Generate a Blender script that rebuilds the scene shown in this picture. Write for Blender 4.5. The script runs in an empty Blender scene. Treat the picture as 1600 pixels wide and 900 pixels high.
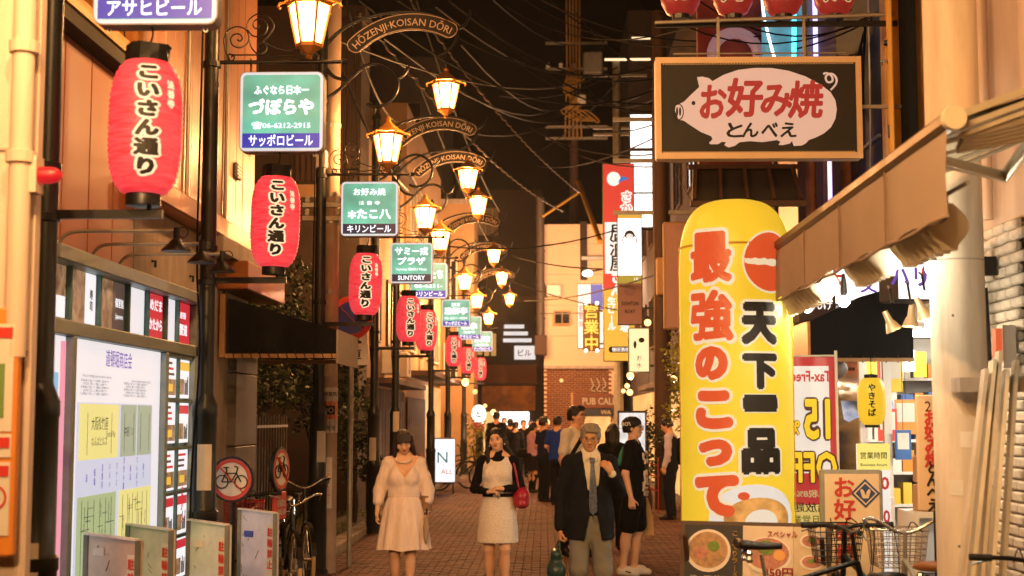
import bpy, math, random, numpy as np
from mathutils import Vector, Matrix, Euler
random.seed(7)
R = math.radians
SC = bpy.context.scene
COL = SC.collection

# ------------------------------------------------------------------ camera
CAM_H, FPX = 1.72, 2200.0
cam = bpy.data.cameras.new('camera')
camo = bpy.data.objects.new('camera', cam); COL.objects.link(camo)
camo.location = (0, 0, CAM_H)
camo.rotation_euler = (R(90 + 5.25), 0, R(1.30))
cam.sensor_width = 36; cam.lens = FPX / 1600 * 36
cam.clip_start = 0.1; cam.clip_end = 500
cam.dof.use_dof = True; cam.dof.focus_distance = 13.2; cam.dof.aperture_fstop = 2.6
SC.camera = camo
CM = camo.rotation_euler.to_matrix()

# ------------------------------------------------------------------ night sky, exposure
w = bpy.data.worlds.new('World'); SC.world = w; w.use_nodes = True
nt = w.node_tree; bg = nt.nodes['Background']
sky = nt.nodes.new('ShaderNodeTexSky'); sky.sky_type = 'NISHITA'; sky.sun_disc = False
sky.sun_elevation = R(-9); sky.sun_rotation = R(200)
nt.links.new(sky.outputs[0], bg.inputs['Color']); bg.inputs['Strength'].default_value = 0.02
SC.view_settings.view_transform = 'Standard'; SC.view_settings.look = 'None'
SC.view_settings.exposure = 0.0; SC.view_settings.gamma = 1.0
SC.render.engine = 'CYCLES'
cy = SC.cycles
cy.use_denoising = True; cy.max_bounces = 4; cy.diffuse_bounces = 2; cy.glossy_bounces = 2
cy.transmission_bounces = 4; cy.transparent_max_bounces = 5
cy.sample_clamp_indirect = 4.0; cy.caustics_reflective = False; cy.caustics_refractive = False
cy.use_adaptive_sampling = True; cy.adaptive_threshold = 0.05

# ------------------------------------------------------------------ helpers
def px(x, y, Y):
    """photo pixel (1600x900) at street depth Y -> world point"""
    d = CM @ Vector(((x - 800) / FPX, -(y - 450) / FPX, -1.0))
    return Vector((0, 0, CAM_H)) + d * (Y / d.y)

def hexc(h, g=2.2):
    h = h.lstrip('#')
    return tuple(((int(h[i:i+2], 16) / 255) ** g) for i in (0, 2, 4)) + (1,)

MATS = {}
def mat(name, col, rough=0.6, metal=0.0, var=0.0, scale=6.0, bump=0.0, bscale=40.0, stretch=None, spec=0.5, col2=None, island=0.0):
    if name in MATS: return MATS[name]
    m = bpy.data.materials.new(name); m.use_nodes = True
    n = m.node_tree.nodes; L = m.node_tree.links; b = n['Principled BSDF']
    c = hexc(col) if isinstance(col, str) else tuple(col) + (1,) * (4 - len(col))
    b.inputs['Base Color'].default_value = c; b.inputs['Roughness'].default_value = rough
    b.inputs['Metallic'].default_value = metal; b.inputs['Specular IOR Level'].default_value = spec
    m.diffuse_color = c
    if var or bump or island:
        tc = n.new('ShaderNodeTexCoord'); mp = n.new('ShaderNodeMapping')
        L.new(tc.outputs['Object'], mp.inputs['Vector'])
        if stretch: mp.inputs['Scale'].default_value = stretch
    if var:
        nz = n.new('ShaderNodeTexNoise'); nz.inputs['Scale'].default_value = scale; nz.inputs['Detail'].default_value = 6
        nz.inputs['Roughness'].default_value = 0.65
        L.new(mp.outputs[0], nz.inputs['Vector'])
        mx = n.new('ShaderNodeMix'); mx.data_type = 'RGBA'
        cr = n.new('ShaderNodeValToRGB'); cr.color_ramp.elements[0].position = 0.35; cr.color_ramp.elements[1].position = 0.68
        L.new(nz.outputs['Fac'], cr.inputs[0])
        L.new(cr.outputs[0], mx.inputs['Factor'])
        c2 = hexc(col2) if col2 else tuple(max(0, x * (1 - var)) for x in c[:3]) + (1,)
        mx.inputs['A'].default_value = c2; mx.inputs['B'].default_value = c
        L.new(mx.outputs['Result'], b.inputs['Base Color'])
        rr = n.new('ShaderNodeMapRange'); rr.inputs['To Min'].default_value = max(0, rough - .12); rr.inputs['To Max'].default_value = min(1, rough + .15)
        L.new(nz.outputs['Fac'], rr.inputs['Value']); L.new(rr.outputs[0], b.inputs['Roughness'])
    if island:
        gi = n.new('ShaderNodeNewGeometry'); hs = n.new('ShaderNodeHueSaturation')
        mr = n.new('ShaderNodeMapRange'); mr.inputs['To Min'].default_value = 1 - island; mr.inputs['To Max'].default_value = 1 + island
        L.new(gi.outputs['Random Per Island'], mr.inputs['Value']); L.new(mr.outputs[0], hs.inputs['Value'])
        src = b.inputs['Base Color'].links[0].from_socket if b.inputs['Base Color'].is_linked else None
        if src: L.new(src, hs.inputs['Color'])
        else: hs.inputs['Color'].default_value = c
        L.new(hs.outputs[0], b.inputs['Base Color'])
    if bump:
        nb = n.new('ShaderNodeTexNoise'); nb.inputs['Scale'].default_value = bscale; nb.inputs['Detail'].default_value = 5
        L.new(mp.outputs[0], nb.inputs['Vector'])
        bp = n.new('ShaderNodeBump'); bp.inputs['Strength'].default_value = bump; bp.inputs['Distance'].default_value = 0.02
        L.new(nb.outputs['Fac'], bp.inputs['Height']); L.new(bp.outputs[0], b.inputs['Normal'])
    MATS[name] = m
    return m

def emi(name, col, s=1.0, sample=False, var=0.0, scale=8.0, base=.2, rough=.4):
    """a surface that gives off light itself"""
    if name in MATS: return MATS[name]
    m = bpy.data.materials.new(name); m.use_nodes = True
    n = m.node_tree.nodes; L = m.node_tree.links; b = n['Principled BSDF']
    c = hexc(col) if isinstance(col, str) else tuple(col) + (1,) * (4 - len(col))
    b.inputs['Base Color'].default_value = tuple(x * base for x in c[:3]) + (1,)
    b.inputs['Roughness'].default_value = rough
    b.inputs['Emission Color'].default_value = c; b.inputs['Emission Strength'].default_value = s
    if var:
        tc = n.new('ShaderNodeTexCoord'); nz = n.new('ShaderNodeTexNoise'); nz.inputs['Scale'].default_value = scale
        L.new(tc.outputs['Object'], nz.inputs['Vector'])
        mr = n.new('ShaderNodeMapRange'); mr.inputs['From Min'].default_value = .3; mr.inputs['From Max'].default_value = .7
        mr.inputs['To Min'].default_value = s * (1 - var); mr.inputs['To Max'].default_value = s * (1 + var)
        L.new(nz.outputs['Fac'], mr.inputs['Value']); L.new(mr.outputs[0], b.inputs['Emission Strength'])
    m.cycles.emission_sampling = 'FRONT' if sample else 'NONE'
    m.diffuse_color = c
    MATS[name] = m
    return m

class MB:
    def __init__(s): s.v = []; s.f = []
    def add(s, vs, fs, M=None):
        o = len(s.v)
        s.v += [tuple(M @ Vector(p)) if M is not None else tuple(p) for p in vs]
        s.f += [tuple(i + o for i in f) for f in fs]
        return s
    def box(s, a, b, M=None):
        x0, y0, z0 = [min(p, q) for p, q in zip(a, b)]; x1, y1, z1 = [max(p, q) for p, q in zip(a, b)]
        return s.add([(x0,y0,z0),(x1,y0,z0),(x1,y1,z0),(x0,y1,z0),(x0,y0,z1),(x1,y0,z1),(x1,y1,z1),(x0,y1,z1)],
              [(0,3,2,1),(4,5,6,7),(0,1,5,4),(1,2,6,5),(2,3,7,6),(3,0,4,7)], M)
    def cbox(s, c, d, M=None):
        return s.box([c[i] - d[i] / 2 for i in range(3)], [c[i] + d[i] / 2 for i in range(3)], M)
    def bbox(s, a, b, bv, M=None):
        """box with chamfered edges"""
        x0, y0, z0 = [min(p, q) for p, q in zip(a, b)]; x1, y1, z1 = [max(p, q) for p, q in zip(a, b)]
        bv = min(bv, (x1-x0)*.45, (y1-y0)*.45, (z1-z0)*.45)
        def ring(i, z): return [(x0+i+bv,y0+i,z),(x1-i-bv,y0+i,z),(x1-i,y0+i+bv,z),(x1-i,y1-i-bv,z),(x1-i-bv,y1-i,z),(x0+i+bv,y1-i,z),(x0+i,y1-i-bv,z),(x0+i,y0+i+bv,z)]
        return s.loft([ring(bv, z0), ring(0, z0+bv), ring(0, z1-bv), ring(bv, z1)], M=M)
    def loft(s, rings, cap=True, closed=True, M=None):
        n = len(rings[0]); vs = [p for r in rings for p in r]; fs = []
        for i in range(len(rings) - 1):
            for j in range(n if closed else n - 1):
                k = (j + 1) % n
                fs.append((i*n+j, i*n+k, (i+1)*n+k, (i+1)*n+j))
        if cap and closed:
            fs.append(tuple(range(n - 1, -1, -1))); fs.append(tuple((len(rings)-1)*n + j for j in range(n)))
        return s.add(vs, fs, M)
    def lathe(s, prof, n=16, c=(0,0,0), M=None, cap=True):
        return s.loft([[(c[0]+r*math.cos(2*math.pi*j/n), c[1]+r*math.sin(2*math.pi*j/n), c[2]+z) for j in range(n)] for r, z in prof], cap, True, M)
    def tube(s, pts, r, n=8, cap=True, M=None):
        P = [Vector(p) for p in pts]; rs = r if isinstance(r, (list, tuple)) else [r] * len(P)
        t0 = (P[1] - P[0]).normalized(); u = t0.orthogonal().normalized(); rings = []
        for i, p in enumerate(P):
            t = (P[min(i+1, len(P)-1)] - P[max(i-1, 0)]).normalized()
            u = (u - t * u.dot(t)); u = u.normalized() if u.length > 1e-6 else t.orthogonal().normalized()
            v = t.cross(u)
            rings.append([tuple(p + (u*math.cos(2*math.pi*j/n) + v*math.sin(2*math.pi*j/n)) * rs[i]) for j in range(n)])
        return s.loft(rings, cap, True, M)
    def bar(s, p, q, wd, h, M=None, up=(0,0,1)):
        p, q = Vector(p), Vector(q); t = (q - p).normalized(); up = Vector(up)
        if abs(t.dot(up)) > .98: up = Vector((0,1,0))
        a = t.cross(up).normalized() * wd / 2; b = a.cross(t).normalized() * h / 2
        return s.loft([[tuple(e-a-b), tuple(e+a-b), tuple(e+a+b), tuple(e-a+b)] for e in (p, q)], M=M)
    def prism(s, poly, t, M=None):
        """poly in local XZ plane, thickness t towards +Y"""
        n = len(poly)
        return s.add([(x, 0, z) for x, z in poly] + [(x, t, z) for x, z in poly],
              [tuple(range(n)), tuple(range(2*n-1, n-1, -1))] + [(j, j+n, (j+1) % n + n, (j+1) % n) for j in range(n)], M)
    def sphere(s, c, r, n=12, m=8, M=None):
        r = r if isinstance(r, (tuple, list)) else (r, r, r)
        rings = []
        for i in range(m + 1):
            a = -math.pi/2 + math.pi * i / m; rr = max(math.cos(a), .02)
            rings.append([(c[0]+r[0]*rr*math.cos(2*math.pi*j/n), c[1]+r[1]*rr*math.sin(2*math.pi*j/n), c[2]+r[2]*math.sin(a)) for j in range(n)])
        return s.loft(rings, True, True, M)
    def mesh(s, name, m=None, smooth=False):
        me = bpy.data.meshes.new(name); me.from_pydata(s.v, [], s.f)
        if m: me.materials.append(m)
        if smooth: me.shade_smooth() if smooth is True else (me.shade_smooth(), me.set_sharp_from_angle(angle=R(smooth)))
        me.update(); return me
    def build(s, name, m, parent=None, smooth=False, loc=None, rot=None):
        return obj(name, s.mesh(name, m, smooth), parent, loc, rot)

def obj(name, me, parent=None, loc=None, rot=None):
    o = bpy.data.objects.new(name, me); COL.objects.link(o)
    if parent: o.parent = parent
    if loc: o.location = loc
    if rot: o.rotation_euler = rot
    return o
def tag(o, label=None, cat=None, group=None, kind=None):
    if label: o['label'] = label
    if cat: o['category'] = cat
    if group: o['group'] = group
    if kind: o['kind'] = kind
    return o
def thing(name, label, cat, loc=(0,0,0), rz=0, group=None):
    o = bpy.data.objects.new(name, None); COL.objects.link(o); o.empty_display_size = .1
    o.location = loc; o.rotation_euler = (0, 0, rz)
    return tag(o, label, cat, group)
KIDS = {}
def copy_tree(o, parent=None):
    c = o.copy(); COL.objects.link(c); c.parent = parent
    for ch in o.children: copy_tree(ch, c)
    return c

# text: glyph meshes from the built-in font, cached
_tx = {}
def glyphs(body, off=0.0, res=2):
    k = (body, round(off, 4), res)
    if k in _tx: return _tx[k]
    if off > .004:   # heavy strokes: stamp the glyph around a small circle, each stamp a hair deeper
        v0, f0 = glyphs(body, 0.0, res); rad = off; v = []; f = []; n_ = 4 if rad < .015 else 6 if rad < .03 else 8 if rad < .08 else 12
        for i in range(n_ + 1):
            o = len(v); a = 2*math.pi*i/n_ + .4; d = rad if i < n_ else 0
            v += [(p[0]+d*math.cos(a), p[1]+d*math.sin(a), -i*.0002) for p in v0]; f += [tuple(j+o for j in g) for g in f0]
        _tx[k] = (v, f); return v, f
    c = bpy.data.curves.new('t', 'FONT'); c.body = body; c.size = 1; c.resolution_u = res; c.offset = off
    o = bpy.data.objects.new('t', c)
    me = bpy.data.meshes.new_from_object(o)
    v = [tuple(p.co) for p in me.vertices]; f = [tuple(p.vertices) for p in me.polygons]
    bpy.data.objects.remove(o); bpy.data.curves.remove(c); bpy.data.meshes.remove(me)
    _tx[k] = (v, f); return v, f
def text_mb(body, size, vertical=False, off=0.012, sx=1.0, pitch=1.08, width=None, mirror=False, res=2, align='C', height=None, slant=0.0):
    """flat lettering in the local XZ plane (seen from -Y), centred on the origin"""
    mb = MB(); pts = []; fs = []
    if vertical:
        y = 0
        for ch in body:
            if ch == 'ー': 
                v, f = glyphs('|', off, res)
            else: v, f = glyphs(ch, off, res)
            if not v: y -= .5; continue
            x0 = min(p[0] for p in v); x1 = max(p[0] for p in v)
            cx = (x0 + x1) / 2 if (x1 - x0) < .75 and ch not in 'りこい' else .5
            cx = (x0 + x1) / 2
            o = len(pts); pts += [(p[0] - cx, p[1] + y, p[2]) for p in v]; fs += [tuple(i + o for i in g) for g in f]
            y -= pitch
    else:
        v, f = glyphs(body, off, res); pts = [tuple(p) for p in v]; fs = list(f)
    if not pts: return mb
    x0, x1 = min(p[0] for p in pts), max(p[0] for p in pts); y0, y1 = min(p[1] for p in pts), max(p[1] for p in pts)
    ax = {'C': (x0 + x1) / 2, 'L': x0, 'R': x1}[align]
    kx = size * sx
    if width: kx = width / (x1 - x0)
    kz = size
    if height: kz = height / (y1 - y0)
    if mirror: kx = -kx; fs = [g[::-1] for g in fs]
    mb.add([((p[0] - ax) * kx + slant * (p[1] - (y0+y1)/2) * kz, p[2], (p[1] - (y0 + y1) / 2) * kz) for p in pts], fs)
    return mb
def text(body, size, m, parent, loc, rz=0, name='lettering', rx=0, **kw):
    mb = text_mb(body, size, **kw)
    return mb.build(name, m, parent, loc=loc, rot=(rx, 0, rz))
def rrect(w_, h_, r, n=4):
    p = []
    for cx, cz, a0 in ((w_/2-r, h_/2-r, 0), (-w_/2+r, h_/2-r, 90), (-w_/2+r, -h_/2+r, 180), (w_/2-r, -h_/2+r, 270)):
        for i in range(n + 1):
            a = R(a0 + 90 * i / n); p.append((cx + r*math.cos(a), cz + r*math.sin(a)))
    return p[::-1]
def ellipse(a, b, n=24, c=(0,0)):
    return [(c[0] + a*math.cos(-2*math.pi*i/n), c[1] + b*math.sin(-2*math.pi*i/n)) for i in range(n)]
def spline(pts, n=6):
    P = [Vector(p) for p in pts]; out = []
    for i in range(len(P) - 1):
        a, b, c, d = P[max(i-1, 0)], P[i], P[i+1], P[min(i+2, len(P)-1)]
        for k in range(n):
            t = k / n
            out.append(0.5 * ((2*b) + (c-a)*t + (2*a-5*b+4*c-d)*t*t + (3*b-a-3*c+d)*t**3))
    return out + [P[-1]]
def spiral(c, r0, r1, a0, a1, n=18):
    return [(c[0] + (r0+(r1-r0)*i/n)*math.cos(R(a0+(a1-a0)*i/n)), 0, c[1] + (r0+(r1-r0)*i/n)*math.sin(R(a0+(a1-a0)*i/n))) for i in range(n+1)]
def lamp(name, loc, power, col, r=0.05, parent=None):
    l = bpy.data.lights.new(name, 'POINT'); l.energy = power; l.color = col; l.shadow_soft_size = r
    o = bpy.data.objects.new(name, l); COL.objects.link(o); o.location = loc
    if parent: o.parent = parent
    return o
WARM = (1.0, 0.57, 0.34)
# ------------------------------------------------------------------ setting
M_asph = mat('asphalt', '#5a524c', .85, var=.3, bump=.3, bscale=120)
M_joint = mat('paving_joint', '#4f4038', .9, var=.3, scale=3, bump=.3)
M_brick = mat('paving_brick', '#775548', .82, spec=.2, var=.5, scale=.9, bump=.25, bscale=60, island=.22, col2='#573a2e')
M_kerb = mat('kerb_stone', '#a29483', .8, var=.3, scale=5, bump=.3)
M_soil = mat('soil', '#4a3b2b', .95, var=.4, bump=.5)
M_grass = mat('grass_blade', '#7d8a3a', .7, island=.35)
M_concrete = mat('concrete', '#b5a596', .8, var=.38, scale=1.8, stretch=(2,2,.5), bump=.2, bscale=30)
M_cream = mat('cream_render', '#d6c3ad', .7, var=.12, scale=1.5, bump=.08, bscale=25)
M_pinkren = mat('pink_render', '#e0c9b6', .65, var=.24, scale=.9, stretch=(2,2,.35), bump=.12, bscale=18)
M_siding = mat('pale_siding', '#ab7b60', .35, var=.22, scale=1.6, stretch=(1.5,1.5,.12), spec=.6)
M_orange = mat('orange_panel', '#8f4a10', .5, var=.25, scale=1.6, stretch=(1,1,.3))
M_gold = mat('gold_frame', '#b98a4c', .4, metal=.3, var=.15)
M_darkgreen = mat('dark_soffit', '#39382a', .8, var=.3)
M_copper = mat('copper_sheet', '#c07f4b', .35, metal=.6, var=.25, scale=5)
M_granite = mat('granite', '#6f6660', .5, var=.3, scale=40)
M_black = mat('black_metal', '#17181a', .38, metal=.3, var=.3, scale=4, spec=.6)
M_pole = mat('pole_paint', '#1f2422', .38, metal=.2, var=.45, scale=3, stretch=(4,4,.5), spec=.6)
M_dkwood = mat('dark_wood', '#4a3222', .7, var=.35, scale=3, stretch=(6,6,.6))
M_dkbrown = mat('dark_brown_plaster', '#43352a', .85, var=.3, scale=1.5, bump=.15)
M_tan = mat('tan_render', '#b08a61', .75, var=.22, scale=1.0, bump=.1)
M_beige = mat('beige_tile', '#dcbc9a', .7, var=.12, scale=.8)
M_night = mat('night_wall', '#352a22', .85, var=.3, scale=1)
M_navy = mat('navy_sheet', '#2c3238', .6, var=.25, scale=2)
M_steel = mat('steel', '#8f928e', .38, metal=.7, var=.2, scale=8)
M_galv = mat('galvanised', '#a39e93', .45, metal=.55, var=.25, scale=9)
M_alu = mat('aluminium_frame', '#8b908c', .42, metal=.45, var=.15)
M_glassdk = mat('dark_glass', '#1a1613', .08, spec=.8)
M_glasswarm = emi('lit_window_warm', (1.0, .5, .16), .9, var=.4, scale=2)
M_white = mat('white_paint', '#d9d4cc', .5, var=.12, scale=6)
M_paper = mat('paper', '#dcd5c8', .7, var=.06)
M_rubber = mat('black_rubber', '#141414', .7)
M_wire = mat('cable_black', '#0e0c0a', .7, spec=.2)
M_brown = mat('dark_brick', '#6d4530', .8)

g = MB().add([(-60,-30,-.012),(60,-30,-.012),(60,90,-.012),(-60,90,-.012)], [(0,1,2,3)]).build('ground', M_asph)
tag(g, kind='structure')
st = MB().box((-2.62,-12,-.2), (2.75,70,0.0)).build('street', M_joint); tag(st, kind='structure')
pv = MB(); rnd = random.Random(3)
y = 8.0; row = 0
while y < 40:
    L_, W_ = .2, .1
    off = 0 if row % 2 == 0 else .1
    x = -2.55 - off
    dz = .004 * (row % 6 == 0)
    while x < 2.68:
        a, b = max(x, -2.58) + .005, min(x + L_, 2.7) - .005
        if b - a > .03:
            h = .008 + rnd.random() * .004; tl = (rnd.random() - .5) * .003
            y0, y1 = y + .005, y + W_ - .005
            pv.add([(a,y0,-.01),(b,y0,-.01),(b,y1,-.01),(a,y1,-.01),(a+.003,y0+.003,h),(b-.003,y0+.003,h+tl),(b-.003,y1-.003,h+tl),(a+.003,y1-.003,h)],
                   [(4,5,6,7),(0,1,5,4),(1,2,6,5),(2,3,7,6),(3,0,4,7)])
        x += L_
    y += W_; row += 1
tag(pv.build('paving_bricks', M_brick, st), kind='stuff')
# kerb along the left edge, stone by stone, and the planted strip behind it
kb = MB().bbox((-.11,0,-.1), (.11,.79,.11), .018).mesh('kerb_stone', M_kerb)
gs = MB().box((-9,14.9,-.15), (-2.86,25.5,.06)).build('planted_ground', M_soil); tag(gs, kind='structure')
kr = thing('kerb', None, None, (-2.74, 15.0, 0)); tag(kr, kind='structure')
for i in range(38): obj('kerb_stone', kb, kr, (rnd.uniform(-.004,.004), i*.8, rnd.uniform(-.006,.004)))
gr = MB()
for i in range(5200):
    x, y = rnd.uniform(-6.5, -2.9), rnd.uniform(15.0, 25.2)
    if rnd.random() > .45 + .5*math.sin(x*3+y*1.7): continue
    h = rnd.uniform(.04, .15); a = rnd.uniform(0, 6.28); dx, dy = math.cos(a)*.008, math.sin(a)*.008; lx, ly = rnd.uniform(-.04,.04), rnd.uniform(-.04,.04)
    gr.add([(x-dx,y-dy,.055),(x+dx,y+dy,.055),(x+lx,y+ly,.055+h)], [(0,1,2)])
tag(gr.build('grass', M_grass), 'short yellow green grass along the kerb by the utility pole', 'grass', kind='stuff')

# ---- left: nearest building pier with a downpipe and posters
def building(name, label, loc): return thing(name, label, 'building', loc)
b = building('corner_building', 'pale corner building with downpipe and orange poster board at left edge', (-2.55, 6.1, 0))
MB().bbox((-1.6,.02,0), (.30,.11,9), .015).build('wall', M_pinkren, b)
MB().tube([(.26,-.06,1.98),(.26,-.06,9)], .048, 14).build('downpipe', M_pinkren, b, smooth=60)
for z in (2.85, 3.34): MB().lathe([(.052,-.02),(.064,-.02),(.066,.03),(.052,.035)], 14, (.26,-.06,z)).build('pipe_collar', M_pinkren, b)
for z in (2.0, 2.9, 4.2): MB().box((-1.6,.008,z), (.29,.02,z+.012)).build('wall_joint', M_concrete, b)
q = MB().box((.29,-.075,2.70), (.335,.02,2.86)).build('beacon_box', M_pinkren, b)
MB().lathe([(.038,0),(.038,.05),(.03,.08),(.012,.1)], 14, M=Matrix.Translation((.335,-.03,2.78)) @ Matrix.Rotation(R(90),4,'Y')).build('beacon', emi('beacon_red', (.9,.02,.03), .55), b, smooth=50)
M_orposter = mat('orange_board', '#e08a35', .5, var=.1)
M_red = mat('red_print', '#c8352c', .6); M_ink = mat('black_ink', '#15130f', .6)
q = MB().bbox((.10,-.10,1.13), (.29,-.04,2.19), .01).build('poster_board', M_orposter, b)
for z0, z1 in ((1.55,1.65),(1.66,2.12),(1.22,1.53)):
    p_ = MB().box((.145,-.107,z0), (.275,-.1,z1)).build('poster', M_paper, b)
    MB().box((.15,-.112,z1-.06), (.27,-.1075,z1-.015)).build('red_header', M_red, p_)
ring = lambda r, w_, n=28: MB().add([(rr*math.cos(2*math.pi*i/n),0,rr*math.sin(2*math.pi*i/n)) for rr in (r, r-w_) for i in range(n)], [(i,(i+1)%n,(i+1)%n+n,i+n) for i in range(n)])
ring(.055,.01).build('no_bicycle_mark', M_red, b, loc=(.21,-.111,1.38))
MB().box((.175,-.111,1.72),(.24,-.108,1.95)).build('poster_picture', mat('poster_green','#6f8c4e',.6), b)

# ---- left: long facade (orange panels, pale boards, ledge)
FX = -3.1
b = building('shop_building', 'pale boarded two storey building with orange panels behind the notice board', (FX, 6.72, 0))
Yl = lambda y: y - 6.72
MB().box((-3,Yl(6.72),0), (-.03,Yl(14.8),9.5)).build('core_wall', M_concrete, b)
MB().box((-.03,Yl(10.52),0), (0,Yl(14.3),3.36)).build('lower_wall', M_concrete, b)
yy = 6.75
for i in range(7):
    MB().bbox((-.03,Yl(yy),1.9), (.0,Yl(yy+.525),4.2), .006).build('orange_panel', M_orange, b); yy += .537
MB().box((-.03,Yl(6.72),4.205), (.12,Yl(10.6),4.30)).build('soffit', M_darkgreen, b)
MB().box((-.03,Yl(6.72),4.305), (.14,Yl(10.6),4.36)).build('string_course', M_gold, b)
yy = 6.8
for i in range(4):
    wf = MB()
    y0, y1, z0, z1 = Yl(yy), Yl(yy+.9), 4.42, 6.3
    for a_, c_ in (((-.02,y0,z0),(.05,y0+.06,z1)), ((-.02,y1-.06,z0),(.05,y1,z1)), ((-.02,y0+.061,z0),(.05,y1-.061,z0+.06)), ((-.02,y0+.061,z1-.06),(.05,y1-.061,z1))): wf.box(a_, c_)
    wo = wf.build('window', M_gold, b)
    MB().box((-.01,y0+.062,z0+.062), (.01,y1-.062,z1-.062)).build('pane', mat('amber_glass','#8a5a2a',.15,spec=.8), wo)
    yy += .94
brd = MB().bbox((-.02,.004,3.56), (.012,.296,9.4), .006).mesh('siding_board', M_siding)
for i in range(14): obj('siding_board', brd, b, (rnd.uniform(-.002,.002), Yl(10.62)+i*.3, 0))
MB().bbox((-.02,Yl(10.55),3.37), (.17,Yl(14.85),3.55), .015).build('ledge', M_copper, b)
MB().bbox((.0,Yl(13.2),2.93), (.30,Yl(15.1),3.20), .01).build('canopy_fascia', M_copper, b)
MB().box((-.02,Yl(12.6),3.21), (.2,Yl(14.9),3.365)).build('ledge_soffit', M_concrete, b)
for i in range(4): MB().bbox((-.02,Yl(13.75),.0+i*.72), (.09,Yl(14.75),.0+i*.72+.712), .008).build('granite_block', M_granite, b)
for y_, z_ in ((11.3,4.4),(12.6,5.3),(13.8,4.1),(12.0,6.4)):
    vt = MB().bbox((.013,Yl(y_),z_),(.05,Yl(y_)+.22,z_+.16),.01).build('wall_vent', M_steel, b)
    for k in range(4): MB().box((.051,Yl(y_)+.02,z_+.02+.035*k),(.058,Yl(y_)+.2,z_+.035+.035*k)).build('vent_slat', M_alu, vt)
for y_ in (11.9,13.35): MB().tube([(.035,Yl(y_),3.56),(.035,Yl(y_),9.3)], .018, 8).build('conduit', M_galv, b, smooth=60)
MB().bbox((.001,Yl(12.5),2.15),(.09,Yl(12.72),2.5),.01).build('meter_box', M_galv, b); MB().tube([(.04,Yl(12.6),2.5),(.04,Yl(12.6),3.3)], .014, 8).build('conduit', M_galv, b)
for y_ in (11.0,12.2,13.4): MB().tube([(.001,Yl(y_),2.95),(.03,Yl(y_),2.95),(.03,Yl(y_),2.9)], .012, 6).build('wall_hook', M_black, b)
sp = MB(); sp.tube([(.02,Yl(9.6),5.2),(.05,Yl(10.4),3.9),(.03,Yl(11.4),4.6)], .006, 5); sp.build('cable', M_wire, b)

# ---- left: dark house behind the trees, rows of houses beyond
def windows(b, face, list_, mf, mp, d=.05):
    """list of (u0,u1,z0,z1); face 'S' looks to -Y at local y=0, 'E' looks to +X at local x=0, 'W' looks to -X at local x=0"""
    for u0, u1, z0, z1 in list_:
        def P(u, o, z): return {'S': (u, -o, z), 'E': (o, u, z), 'W': (-o, u, z)}[face]
        f = MB(); t = .05
        for a_, c_ in (((u0,z0),(u0+t,z1)), ((u1-t,z0),(u1,z1)), ((u0+t,z0),(u1-t,z0+t)), ((u0+t,z1-t),(u1-t,z1)), (((u0+u1)/2-.015,z0+t),((u0+u1)/2+.015,z1-t))):
            f.box(P(a_[0],0,a_[1]), P(c_[0],d,c_[1]))
        fo = f.build('window', mf, b)
        MB().box(P(u0+t,.005,z0+t), P(u1-t,.02,z1-t)).build('pane', mp, fo)
b = building('garden_house', 'dark brown plaster house behind the trees on the left', (-8.0, 24.6, 0))
MB().box((0,.0,0), (4.75,1.2,8.8)).build('wall', M_dkbrown, b)
MB().box((-.1,-.25,8.8), (4.85,1.3,9.0)).build('eave', M_dkwood, b)
for z in (2.6, 5.6): MB().box((0,-.08,z), (4.75,-.005,z+.22)).build('beam', M_tan, b)
windows(b, 'S', [(2.2,3.4,3.5,5.0),(.4,1.6,3.5,5.0)], M_dkwood, M_glassdk)
for i in range(10): MB().box((3.6+.1*i,-.03,5.9), (3.66+.1*i,-.004,7.8)).build('louvre', M_dkwood, b)

b = building('timber_house', 'dark timber fronted house with lit wall beyond the white lettered sign board', (-3.3, 25.9, 0))
MB().box((-4,0,0), (0,7,7.0)).build('wall', M_tan, b)
for i in range(14): MB().bbox((.003,.06+i*.5,.0), (.05,.5+i*.5,2.3), .008).build('timber_board', M_dkwood, b)
MB().box((.003,0,2.35), (.55,7,2.45)).build('canopy', M_dkwood, b)
windows(b, 'E', [(.8,2.2,3.2,4.6),(3.4,4.8,3.2,4.6),(5.4,6.6,3.2,4.6)], M_dkwood, M_glasswarm)
MB().box((-4.1,-.1,7.0), (.3,7.1,7.15)).build('eave', M_dkwood, b)
for yy in (2.6, 5.1):
    a = MB().bbox((.003,yy,2.6), (.30,yy+.75,3.15), .02).build('air_conditioner', M_white, b)
    ring(.2,.05).build('fan_grille', M_black, a, loc=(.304,yy+.34,2.88), rot=(0,0,R(90)))
b = building('row_house', 'tan rendered three storey house far along the left side', (-3.25, 33.0, 0))
MB().box((-4,0,0), (0,11,9.2)).build('wall', M_tan, b)
windows(b, 'E', [(.8+2.5*i,2.2+2.5*i,z,z+1.4) for i in range(4) for z in (3.3,6.2)], M_white, M_glassdk)
for i in range(10): MB().bbox((.003,.1+i*.5,.0), (.05,.54+i*.5,2.2), .008).build('timber_board', M_dkwood, b)
MB().box((.003,5.3,0), (.04,10.8,2.6)).build('shop_front', M_glasswarm, b)
MB().box((.003,0,2.7), (.7,11,2.82)).build('canopy', M_dkwood, b)
b = building('end_house', 'tan facade standing behind the far street lamps', (-3.5, 47.0, 0))
MB().box((0,0,0), (1.15,3,8.9)).build('wall', M_tan, b)
MB().box((-.05,-.1,8.9), (1.2,3,9.05)).build('parapet', M_concrete, b)
windows(b, 'S', [(.15,.6,2.9,4.2),(.15,.6,5.6,7.0)], M_white, M_glassdk)

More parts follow.
